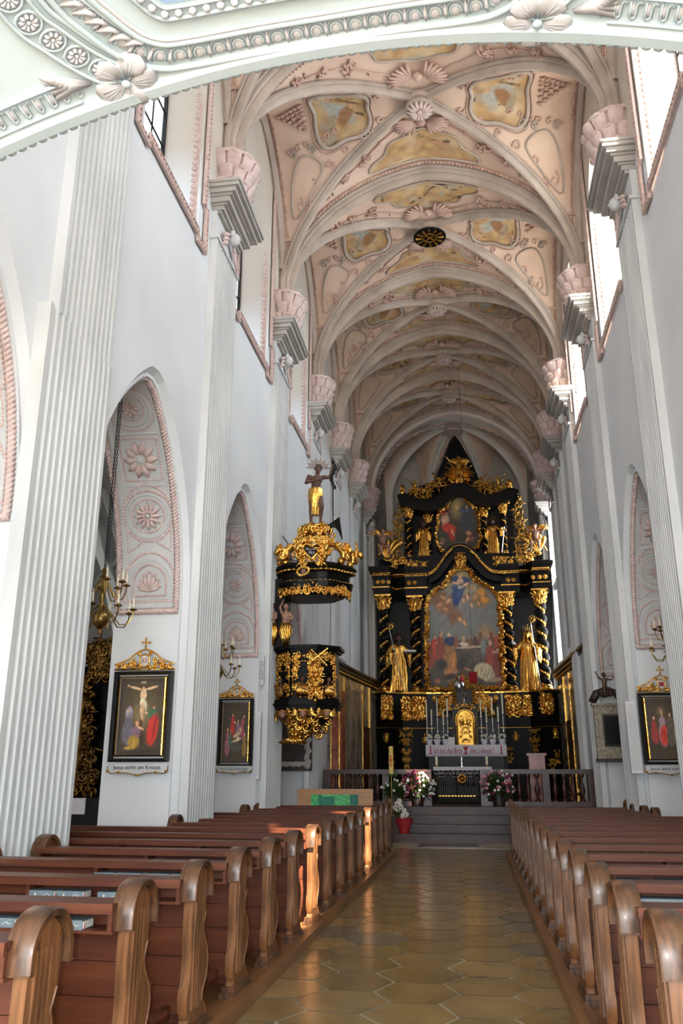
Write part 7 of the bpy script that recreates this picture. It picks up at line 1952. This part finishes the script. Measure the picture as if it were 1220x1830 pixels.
# ================================================================ chancel rail, gate and what stands there
RYL = 24.2; zr0 = SZ; zr1 = P(800,1375,RYL).z
def baluster(mb, x, y, z0, z1, r=.075):
    h = z1-z0; mb.lathe([(r,0),(r,h*.06),(r*.45,h*.12),(r*.6,h*.2),(r*1.0,h*.42),(r*.85,h*.5),(r*.35,h*.7),(r*.5,h*.86),(r*.9,h*.9),(r*.9,h)], 12, (x,y,z0))
def rail(nm, x0, x1, label):
    r = thing('communion_rail', label, 'rail', ((x0+x1)/2,RYL,zr0))
    b = MB(); b.box(x0,x1,RYL-.17,RYL+.17,zr1-.07,zr1); b.box(x0,x1,RYL-.13,RYL+.13,zr1-.12,zr1-.07); b.build('handrail', M_['redwood'], r)
    b = MB(); b.box(x0,x1,RYL-.16,RYL+.16,zr0,zr0+.12); b.build('plinth', M_['redwood'], r)
    n = int((x1-x0)/.235); post = 0
    for i in range(n+1):
        x = x0+.09+(x1-x0-.18)*i/n
        if i in (0,n) or i == n//2+1:
            b = MB(); b.box(x-.09,x+.09,RYL-.14,RYL+.14,zr0+.12,zr1-.12); b.box(x-.055,x+.055,RYL-.155,RYL-.13,zr0+.2,zr1-.2); b.build('post', M_['redwood'], r)
        else:
            b = MB(); baluster(b, x, RYL, zr0+.12, zr1-.12); b.build('baluster', M_['redwood'], r, smooth='auto')
gl_, gr_ = P(771,1400,RYL).x, P(858,1400,RYL).x
rail('l', P(580,1400,RYL).x, gl_, 'red marble balustrade rail left of the iron gate')
rail('r', gr_, P(1062,1400,RYL).x, 'red marble balustrade rail right of the iron gate')
g = thing('chancel_gate', 'black wrought iron double gate with a gold medallion in the marble rail', 'gate', ((gl_+gr_)/2,RYL,zr0))
q = MB()
for k in range(23):
    x = gl_+.03+(gr_-gl_-.06)*k/22; q.tube([(x,RYL,zr0+.03),(x,RYL,zr1-.06)], .011 if k not in (0,11,22) else .022, 5)
    if k < 22: q.tube([(x+.03+.02*cos(a),RYL,zr0+.14+.05*sin(a)) for a in [2*pi*j/8 for j in range(8)]], .006, 4, closed=True)
for z in (zr0+.06,zr0+.24,zr1-.16,zr1-.05): q.tube([(gl_,RYL,z),(gr_,RYL,z)], .014, 4)
for k in range(10):
    x = gl_+.08+(gr_-gl_-.16)*k/9; cscroll(q, Fr((x,RYL-.01,zr0+.55)), 0,0,.06,k,1 if k%2 else -1,.012)
ib = q.build('iron_bars', M_['iron'], g)
q = MB(); xm_ = P(825,1390,RYL).x; z_ = P(825,1392,RYL).z; F = Fr((xm_,RYL-.03,z_))
for k in range(12): a = 2*pi*k/12; leaf(q, F, .05*cos(a), .05*sin(a), .10, a, .022)
q.ell(F(0,0,.03), .05, 8, 6); 
q.build('gold_medallion', M_['gold'], ib, smooth=True)
q = MB()
for k in range(12):
    x = gl_+.22+(gr_-gl_-.4)*k/11; q.box(x-.03,x+.03,RYL-.02,RYL-.008,zr0+.245,zr0+.265)
q.build('gilt_bar', M_['gold'], g)
# people's altar
py = 27.0; x0, x1 = P(775,1372,py).x, P(877,1372,py).x; zt_ = P(830,1371,py).z
t = thing('peoples_altar', 'dark free-standing altar behind the gate, under a lace-edged cloth', 'altar table', ((x0+x1)/2,py,SZ))
q = MB(); q.box(x0+.1,x1-.1,py+.1,py+.8,SZ,zt_-.05); q.box(x0,x1,py,py+.95,zt_-.06,zt_-.005); q.build('body', M_['dark'], t)
c_ = thing('lace_cloth', 'white cloth with a scalloped lace edge on the altar behind the gate', 'altar cloth', ((x0+x1)/2,py,zt_))
q = MB(); q.box(x0-.02,x1+.02,py-.02,py+.97,zt_,zt_+.012); q.box(x0-.02,x1+.02,py-.025,py-.015,zt_-.09,zt_+.012); q.build('linen', M_['cloth'], c_)
q = MB()
for k in range(4):
    xc = x0+(x1-x0)*(k+.5)/4; w = (x1-x0)/8.4
    q.tube([(xc+w*cos(a),py-.025,zt_-.09+w*.95*sin(a)) for a in [pi+pi*j/12 for j in range(13)]], .014, 4)
    q.tube([(xc+w*.5*cos(a),py-.025,zt_-.09+w*.5*sin(a)) for a in [pi+pi*j/8 for j in range(9)]], .010, 4)
    for j in range(9): a = pi+pi*(j+.5)/9; q.tube([(xc+w*.15*cos(a),py-.025,zt_-.09+w*.15*sin(a)),(xc+w*cos(a),py-.025,zt_-.09+w*.95*sin(a))], .008, 4)
q.build('lace', M_['cloth'], c_)
for u, lab in ((780,'short white candle on the left end of the lace-covered altar'),(870,'short white candle on the right end of the lace-covered altar')):
    c = P(u,1370,py+.3); h_ = P(u,1352,py+.3).z-zt_-.012; z0_ = zt_+.012
    r = thing('candle', lab, 'candle', (c.x,py+.3,z0_)); q = MB(); q.lathe([(.07,0),(.07,.015),(.045,.03),(.045,.06),(0,.06)], 12, (c.x,py+.3,z0_)); q.build('holder', M_['brass'], r, smooth='auto')
    q = MB(); q.lathe([(.042,.06),(.042,h_),(0,h_)], 12, (c.x,py+.3,z0_)); q.tube([(c.x,py+.3,z0_+h_),(c.x,py+.3,z0_+h_+.02)], .003, 4); q.build('wax', M_['candle'], r, smooth='auto')
c = P(825,1370,py+.3); r = thing('microphone', 'thin white microphone on the lace-covered altar', 'microphone', (c.x,py+.35,zt_+.012))
q = MB(); q.lathe([(.08,0),(.08,.012),(0,.014)], 14, (c.x,py+.35,zt_+.012)); q.tube([(c.x,py+.35,zt_+.02),(c.x,py+.35,zt_+.30)], .011, 6); q.build('stem', M_['silver'], r)
# ---------------------------------------------------------------- paschal candle
yy = 22.9; c = P(699,1385,yy); tz_ = P(699,1334,yy).z
r = thing('paschal_candle', 'tall thick decorated yellow candle on a thin brass stand before the rail', 'candle', (c.x,yy,.6))
q = MB(); q.lathe([(.12,0),(.12,.02),(.02,.06),(.014,.3),(.014,c.z-.6-.03),(.07,c.z-.6),(0,c.z-.6)], 12, (c.x,yy,.6)); q.build('stand', M_['brass'], r, smooth='auto')
q = MB(); q.lathe([(.062,c.z),(.062,tz_),(0,tz_+.01)], 14, (c.x,yy,0)); q.build('wax', mat('yellow_wax', (.84,.72,.36),(.90,.80,.46), .4), r, smooth='auto')
q = MB(); F = Fr((c.x,yy-.064,(c.z+tz_)/2)); q.box(c.x-.012,c.x+.012,yy-.07,yy-.06,c.z+.2,c.z+.5); q.box(c.x-.045,c.x+.045,yy-.068,yy-.058,c.z+.36,c.z+.385)
q.build('red_ornament', M_['redtrim'], r)
q = MB(); 
for k in range(22): a = k*1.1; q.tube([(c.x+.05*cos(a),yy+.05*sin(a),c.z-.01),(c.x+.14*cos(a),yy+.14*sin(a),c.z+.02),(c.x+.19*cos(a),yy+.19*sin(a),c.z-.04)], [.01,.03,.004], 4, flat=.4)
q.build('wreath', M_['leaf'], r)
# ---------------------------------------------------------------- flowers
M_['fpink'] = mat('pink_flowers', (.80,.40,.50),(.90,.62,.68), .7, nscale=14); M_['fpur'] = mat('dark_purple_flowers', (.36,.14,.30),(.62,.20,.32), .7, nscale=14); M_['fwhite'] = mat('white_flowers', (.88,.86,.82),(.95,.93,.90), .7)
def bouquet(u, v, yy, Rx, Rz, label, mix, seed, zfoot, vase=True, nb=80):
    c = P(u,v,yy); r = thing('flower_arrangement', label, 'flowers', (c.x,yy,zfoot)); c = Vector((c.x,yy,c.z))
    lf = MB(); rg = random.Random(seed); fm_ = {k: MB() for k in mix}
    for i in range(nb):
        a = rg.uniform(0,2*pi); b_ = rg.uniform(-.55,1.0); d = Vector((cos(a)*sqrt(1-b_*b_), sin(a)*sqrt(1-b_*b_), b_)); p_ = c+Vector((d.x*Rx,d.y*Rx*.8,d.z*Rz))*rg.uniform(.75,1.1)
        k = mix[min(int(rg.random()*len(mix)), len(mix)-1)]
        if mix[0] == 'fwhite' and len(mix) > 2 and rg.random() < .6: k = mix[0] if d.x > 0 else mix[-1]
        s_ = .036 if k != 'fwhite' else .030
        for j in range(5): fm_[k].ell(p_+Vector((s_*.7*cos(j*1.26),-.01,s_*.7*sin(j*1.26))), (s_*.6,s_*.4,s_*.6), 5, 4)
        fm_[k].ell(p_+Vector((0,-.02,0)), s_*.55, 5, 4)
    for i in range(230):
        a = rg.uniform(0,2*pi); b_ = rg.uniform(-.8,1.0); rr = rg.uniform(.5,1.2); p_ = c+Vector((cos(a)*Rx*sqrt(1-b_*b_),sin(a)*Rx*.8*sqrt(1-b_*b_),b_*Rz))*rr
        lf.tube([c.lerp(p_,.4), c.lerp(p_,.8), p_], [.006,.024,.004], 4, flat=.4)
    lf.build('leaves', M_['leaf'], r)
    for k in fm_: fm_[k].build('blossoms', M_[k], r, smooth=True)
    if vase: q = MB(); h_ = c.z-Rz*.3-zfoot; q.lathe([(.14,0),(.17,h_*.4),(.12,h_*.8),(.15,h_),(0,h_)], 14, (c.x,yy,zfoot)); q.build('vase', M_['dark'], r, smooth='auto')
bouquet(745,1408,23.62,.50,.42,'large bouquet of white, pink and purple flowers left of the gate', ['fwhite','fwhite','fpink','fpur'], 5, SZ)
bouquet(890,1406,23.62,.45,.42,'bouquet of pink and dark red flowers right of the gate', ['fpink','fwhite','fpur'], 8, SZ, nb=60)
bouquet(703,1414,23.1,.34,.28,'low green and white arrangement around the foot of the tall candle', ['fwhite','fwhite'], 11, .6, True, nb=16)
yy = 22.42; c = P(716,1452,yy); ZP = .2; r = thing('potted_chrysanthemum', 'white chrysanthemums in a red wrapped pot on the lowest altar step', 'potted flowers', (c.x,yy,ZP))
ff = MB(); lf = MB(); rg = random.Random(4)
for u,v in ((709,1437),(716,1441),(722,1449),(711,1447),(719,1458),(726,1456),(713,1432),(706,1443)):
    p_ = P(u,v,yy+rg.uniform(-.12,.1))
    for k in range(40):
        d = Vector((rg.gauss(0,1),rg.gauss(0,1),rg.gauss(0,1))).normalized(); ff.ell(p_+d*.055, (.02,.02,.02), 4, 3)
    lf.tube([(c.x,yy,ZP+.25), p_], .01, 4)
q = MB(); q.lathe([(.11,.0),(.13,.12),(.21,.36),(.17,.36),(0,.26)], 14, (c.x+.08,yy,ZP), lob=10, la=.12)
q.build('red_wrapping', M_['redtrim'], r, smooth='auto'); ff.build('blossoms', M_['fwhite'], r, smooth=True); lf.build('stems', M_['leaf'], r)
# ---------------------------------------------------------------- light oak board with a green cloth
yy = 19.6; xa, xb = P(531,1425,yy).x, P(666,1425,yy).x; z1 = P(600,1410,yy).z; z0 = .0
r = thing('lectern_board', 'wide light oak board with a green woven cloth behind the front left pew', 'lectern', ((xa+xb)/2,yy,0))
q = MB(); q.box(xa,xb,yy,yy+.04,.1,z1); q.box(xa+.1,xa+.18,yy+.04,yy+.5,0,z1-.1); q.box(xb-.18,xb-.1,yy+.04,yy+.5,0,z1-.1); q.build('board', M_['oakl'], r)
rg = random.Random(2); xc0, xc1 = P(556,1425,yy).x, P(640,1425,yy).x; zc0_, zc1_ = P(600,1440,yy).z, P(600,1420,yy).z
q = MB()
nx_ = 24; nz_ = 6
for i in range(nx_):
    for j in range(nz_):
        gx = i/nx_; base = (.13,.45,.36) if (i < 5 or 12 > i >= 5 and j < 5) else (.34,.72,.42)
        if i >= 12 and i < 20: base = (.32,.70,.42)
        if i >= 20: base = (.10,.42,.36)
        if i < 4: base = (.28,.68,.40)
        k_ = .9+.3*rg.random()
        q.cc = lin(tuple(min(1,x*k_) for x in base)); q.box(xc0+(xc1-xc0)*i/nx_, xc0+(xc1-xc0)*(i+1)/nx_, yy-.012, yy-.002, zc0_+(zc1_-zc0_)*j/nz_, zc0_+(zc1_-zc0_)*(j+1)/nz_)
q.build('green_cloth', M_['col'], r)
# reddish reading stand behind the rail on the right
yy = 25.4; xa, xb = P(941,1350,yy).x, P(976,1350,yy).x; z1 = P(958,1346,yy).z
r = thing('marble_pedestal', 'low reddish marble pedestal with a flat top behind the right rail', 'pedestal', ((xa+xb)/2,yy,SZ)); q = MB(); q.box(xa+.05,xb-.05,yy,yy+.4,SZ,z1-.06); q.box(xa,xb,yy-.05,yy+.45,z1-.07,z1); q.build('block', M_['mred'], r)
# ================================================================ marble screens beside the chancel
def screen(sd, pA, pB, ztA, ztB, label):
    A_, B_ = Vector((*pA,0)), Vector((*pB,0)); d = (B_-A_); Ls = d.length; d.normalize(); nrm = Vector((d.y,-d.x,0))*(1 if sd < 0 else -1)
    if sd < 0: nrm = Vector((d.y,-d.x,0))
    else: nrm = Vector((-d.y,d.x,0))
    r = thing('marble_screen', label, 'marble screen', (A_.x,A_.y,SZ))
    zt = (ztA+ztB)/2; H = zt-SZ
    F = Fr(A_+Vector((0,0,SZ)), tuple(d), (0,0,1), tuple(nrm))
    def slab(mb, a0,a1,b0,b1,h0,h1):
        vs = [F(a,b,h) for h in (h0,h1) for b in (b0,b1) for a in (a0,a1)]; mb.add(vs, [(0,1,3,2),(4,6,7,5),(0,4,5,1),(2,3,7,6),(0,2,6,4),(1,5,7,3)])
    q = MB(); slab(q,0,Ls,0,H-.05,-.10,0); q.build('wall_panel', M_['mgrey'], r)
    q = MB(); slab(q,-.05,Ls,H-.05,H+.05,-.1,.05); slab(q,-.08,Ls,H+.05,H+.16,-.1,.16); slab(q,-.10,Ls,H+.16,H+.24,-.1,.22); q.build('cornice', M_['black'], r)
    q = MB()
    for k in range(int(Ls/.12)): q.ell(F(.06+k*.12,H+.01,.07), (.03,.05,.05), 5, 4)
    q.build('gilt_egg_band', M_['gold'], r, smooth=True)
    q = MB()
    for f0,f1 in ((.0,.012),(.10,.115),(.20,.215),(.62,.632),(.80,.812)):
        q = MB(); slab(q,Ls*f0,Ls*f1,0,H-.06,0,.035); q.build('gilt_strip', M_['gold'], r)
    q = MB(); slab(q,Ls*.115,Ls*.20,0,H*.86,0,.06); q.build('red_pilaster', M_['mred'], r)
    q = MB(); slab(q,Ls*.64,Ls*.79,0,H*.62,0,.03); q.build('door_leaf', M_['redwood'], r)
    for f0,f1 in ((.23,.61),(.83,.99),(.02,.095)):
        q = MB(); slab(q,Ls*f0,Ls*f1,.2,.28,0,.04); slab(q,Ls*f0,Ls*f1,H*.90,H*.93,0,.04); slab(q,Ls*(f0+.01),Ls*(f1-.01),.4,H*.85,0,.02); q.build('raised_panel', M_['mgrey'], r)
    # return end facing the nave
    return F, Ls, H
pl0 = P(596,1180,24.9); pl1 = P(672,1236,31.0)
screen(-1, (pl0.x,24.9), (pl1.x,31.0), pl0.z-.1, pl1.z-.1, 'tall marbled screen with gilt strips along the left side of the chancel')
pr0 = P(1056,1148,23.9); pr1 = P(996,1216,31.0)
screen(1, (pr0.x-.02,23.9), (pr1.x,31.0), pr0.z-.1, pr1.z-.1, 'tall dark marbled screen with gilt strips along the right side of the chancel')
q = MB(); ye = 24.75; xa, xb = WL+.02, P(592,1300,ye).x; q.box(xa,xb,ye,ye+.15,SZ,P(580,1262,ye).z); r = thing('marble_return', 'narrow marbled panel with red and gold edging left of the rail, below the pulpit', 'marble panel', ((xa+xb)/2,ye,SZ)); q.build('panel', M_['mgrey'], r)
q = MB(); q.box(xb,xb+.22,ye-.02,ye+.15,SZ,P(580,1258,ye).z); q.build('red_pilaster', M_['mred'], r)
q = MB()
for xx in (xa,xb-.02,xb+.22): q.box(xx,xx+.03,ye-.03,ye,SZ,P(580,1258,ye).z)
q.build('gilt_strip', M_['gold'], r)
# spotlights on the screens' cornices
sp = None
for u, v, yy, lab in ((609,1176,26.0,'white spotlight nearest the pulpit on the left screen'),(631,1197,28.0,'middle white spotlight on the left screen'),(651,1211,29.8,'white spotlight nearest the altar on the left screen'),(1026,1158,26.3,'white spotlight at the near end of the right screen'),(1009,1182,28.6,'white spotlight on the middle of the right screen')):
    c = P(u,v,yy); r = thing('spotlight', lab, 'spotlight', tuple(c), 'spotlights on the marble screens'); s_ = 1 if u < 800 else -1
    q = MB(); a_ = c+Vector((-.15*s_,-.10,.12)); b_ = c+Vector((.15*s_,.16,-.10)); q.tube([a_,b_], [.085,.085], 12); q.build('lamp_body', M_['cloth'], r, smooth='auto')
    q = MB(); q.tube([c, c+Vector((-.12*s_,0,-.22))], .02, 5); q.build('bracket', M_['iron'], r)
# ================================================================ wall monuments
yy = 21.68; xa, xb = P(1062,1300,yy).x, P(1113,1300,yy).x; z0_, z1_ = P(1090,1362,yy).z, P(1090,1262,yy).z
r = thing('epitaph', 'grey stone epitaph with a dark tablet, scroll pediment and putto on the right pier', 'epitaph', ((xa+xb)/2,yy,z0_))
w = xb-xa; cxm = (xa+xb)/2
q = MB(); q.box(xa,xb,yy-.16,yy,z0_+.06,z1_); q.box(xa-.05,xb+.1,yy-.22,yy,z1_,z1_+.06); q.build('stone', mat('speckled_stone',(.45,.42,.36),(.66,.62,.55),.6,nscale=16), r)
q = MB(); q.box(xa-.03,xb+.1,yy-.2,yy,z0_,z0_+.08); q.box(cxm-.16,cxm+.36,yy-.18,yy-.15,z0_+.35,z1_-.2); q.build('wooden_trim', M_['dark'], r)
q = MB(); q.box(cxm-.12,cxm+.32,yy-.19,yy-.17,z0_+.4,z1_-.25); q.build('tablet', M_['black'], r)
q = MB(); 
for sx in (-1,1):
    q.tube([(cxm+sx*w*.55,yy-.12,z1_+.08),(cxm+sx*w*.35,yy-.14,z1_+.30),(cxm+sx*w*.12,yy-.12,z1_+.38),(cxm+sx*w*.16,yy-.12,z1_+.24)], [.09,.10,.08,.05], 8)
    cscroll(q, Fr((cxm+sx*w*.12,yy-.15,z1_+.30)),0,0,.10,0,sx,.04)
q.build('scroll_pediment', M_['dark'], r, smooth=True)
base = (P(1077,1215,yy).x, yy-.14, z1_+.18); nude('putto_statue', 'small brown putto sitting on the scroll of the right epitaph', TM(base,.75,.2), sit, base=base, H=.75, skin='fleshdk', loin=False)
yy = 21.68; xa, xb = P(500,1330,yy).x, P(558,1330,yy).x; z0_, z1_ = P(530,1378,yy).z, P(530,1285,yy).z
r = thing('epitaph', 'dark wall tablet in a grey scrolled stone border, below the pulpit', 'epitaph', ((xa+xb)/2,yy,z0_))
q = MB(); q.box(xa,xb,yy-.12,yy,z0_,z0_+.08); q.box(xa,xb,yy-.07,yy,z0_,z1_); q.build('tablet', M_['dark'], r)
q = MB(); F = Fr((0,yy-.08,0))
for k in range(24): cscroll(q, F, xb-.10+.03*sin(k), z0_+.12+k*(z1_-z0_-.2)/24, .06, k, 1 if k%2 else -1, .026)
for k in range(14): cscroll(q, F, xa+.06+k*(xb-xa-.1)/14, z0_+.16, .06, k, 1 if k%2 else -1, .026)
q.build('scroll_border', M_['grey'], r, smooth=True)
# small boards and speakers on the piers
yy = 16.86
p0, p1 = P(465,1222,yy), P(473,1176,yy); r = thing('number_board', 'narrow grey number strip with dark digits between the picture and the pulpit', 'number board', ((p0.x+p1.x)/2,yy,p0.z))
q = MB(); q.box(p0.x,p1.x,yy-.05,yy,p0.z-.03,p1.z+.03); q.build('strip', M_['pgrey'], r)
cu = Fr(((p0.x+p1.x)/2,yy-.052,(p0.z+p1.z)/2), (0,0,1), (-1,0,0), (0,-1,0)); text('2+37+157', cu, (p1.z-p0.z)*.72, .05, M_['ink'], r, 'digits')
for (u0,u1,v0,v1,yy,lab) in ((459,468,1274,1392,16.84,'slim white loudspeaker column right of the entombment picture'),(1127,1134,1254,1382,16.84,'slim white loudspeaker column left of the condemnation picture')):
    p0, p1 = P(u0,v1,yy), P(u1,v0,yy); r = thing('loudspeaker', lab, 'loudspeaker', ((p0.x+p1.x)/2,yy,p0.z)); q = MB(); q.box(p0.x,p1.x,yy-.10,yy,p0.z,p1.z); q.build('cabinet', M_['cloth'], r)
    q = MB(); q.box(p0.x+.012,p1.x-.012,yy-.104,yy-.10,p0.z+.05,p1.z-.05); q.build('grille', M_['pgrey'], r)
# ================================================================ brass chandeliers in the arches
def chandelier(x, y, zb, ztop, label, R=.42, tops=None):
    r = thing('chandelier', label, 'chandelier', (x,y,zb), 'brass chandeliers in the arcade')
    q = MB(); q.lathe([(0,0),(.03,.01),(.025,.06),(.05,.08),(.09,.12),(.115,.18),(.115,.22),(.09,.28),(.035,.32),(.05,.36),(.028,.40),(.03,.55),(.055,.58),(.03,.62),(.035,.72),(.06,.76),(.03,.80),(.05,.84),(.02,.88),(0,.9)], 16, (x,y,zb)); q.build('stem', M_['brass'], r, smooth='auto')
    q = MB(); n = int((ztop-zb-.88)/.055)
    for i in range(n):
        z = zb+.90+i*.055; f = i%2
        q.tube([(x+(.014*cos(a) if f else 0), y+(0 if f else .014*cos(a)), z+.035*sin(a)) for a in [2*pi*k/8 for k in range(8)]], .005, 4, closed=True)
        q.tube([(x+.035+(.012*cos(a) if f else 0), y+(0 if f else .012*cos(a)), z+.035*sin(a)) for a in [2*pi*k/6 for k in range(6)]], .004, 3, closed=True)
    q.build('chain', M_['iron'], r)
    for tier,(n_,R_,z_) in enumerate(((8,R,.10),(8,R*.72,.45))):
        for k in range(n_):
            a = 2*pi*(k+.5*tier+.2)/n_; ca, sa = cos(a), sin(a); f = MB()
            f.tube([(x+ca*t,y+sa*t,zb+z_+h) for t,h in ((.04,.28),(R_*.35,.16),(R_*.6,.02),(R_*.85,.03),(R_,.14),(R_,.20))], .009, 5)
            f.lathe([(.012,.20),(.05,.215),(.055,.225),(.02,.225),(.018,.25),(0,.25)], 10, (x+ca*R_,y+sa*R_,zb+z_)); arm = f.build('arm', M_['brass'], r, smooth='auto')
            c = MB(); c.lathe([(.013,.245),(.013,.37),(0,.375)], 8, (x+ca*R_,y+sa*R_,zb+z_)); c.ell((x+ca*R_,y+sa*R_,zb+z_+.395), (.007,.007,.022), 6, 5); c.build('candle', M_['candle'], arm, smooth='auto')
q0 = P(177,1133,10.28); chandelier(q0.x, 10.28, q0.z, SH(0,0,7.6).z, 'brass chandelier with white candles hanging in the left arch, before the crucifixion picture')
q0 = P(386,1222,15.18); chandelier(q0.x, 15.18, q0.z, SH(0,0,7.6).z, 'brass chandelier mostly hidden by the second left pier, candles beside its edge')
q0 = P(1211,1192,15.18); chandelier(q0.x, 15.18, q0.z, SH(0,0,7.6).z, 'brass chandelier at the right picture edge, mostly hidden by the nearest right pier')
# ================================================================ side altar in the left aisle
yy = 14.2; r = thing('side_altar', 'dark and gold side altar glimpsed in the left aisle behind the first pier', 'altar', (P(155,1300,yy).x,yy,0))
def S(u,v,d=0): return P(u,v,yy+d)
q = MB(); a0, a1 = S(122,1430).x, S(215,1430).x
q.box(a0,a1,yy,yy+.5,0,S(150,1395).z); q.box(a0+.05,a1,yy+.2,yy+.5,S(150,1395).z,S(150,1170).z); q.box(a0-.05,a1,yy-.1,yy+.5,S(150,1385).z,S(150,1378).z); q.box(a0,a1,yy+.1,yy+.5,S(150,1205).z,S(150,1190).z); q.build('body', M_['black'], r)
q = MB(); F = Fr((0,yy-.05,0))
for (u,v,w,h,n) in ((150,1400,.5,.35,40),(150,1340,.42,.75,70),(150,1260,.40,.7,60),(158,1190,.45,.5,46),(168,1160,.4,.35,30),(185,1180,.3,.6,30)):
    p_ = S(u,v); carve(q, Fr((p_.x,yy-.06,p_.z)), w, h, int(n*.62), u+v, .042)
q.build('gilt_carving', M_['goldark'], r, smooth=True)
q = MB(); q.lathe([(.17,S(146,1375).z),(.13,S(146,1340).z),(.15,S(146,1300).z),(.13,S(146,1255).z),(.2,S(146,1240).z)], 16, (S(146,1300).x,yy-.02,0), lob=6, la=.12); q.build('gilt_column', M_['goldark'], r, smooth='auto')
xa, xb = S(135,1440).x, S(172,1440).x; q = MB(); q.box(xa,xb+.6,yy-.85,yy-.05,S(150,1425,-.8).z-1.4,S(150,1426,-.8).z); q.build('altar_block', M_['black'], r)
o = MB(); o.box(xa+.05,xb+.2,yy-.87,yy-.84,S(150,1455,-.8).z,S(150,1426,-.8).z); tag(rebase(o.build('cloth', M_['cloth']),(xa+.3,yy-.85,1.2)), 'white cloth hanging on the dark side altar block in the left aisle', 'altar cloth')
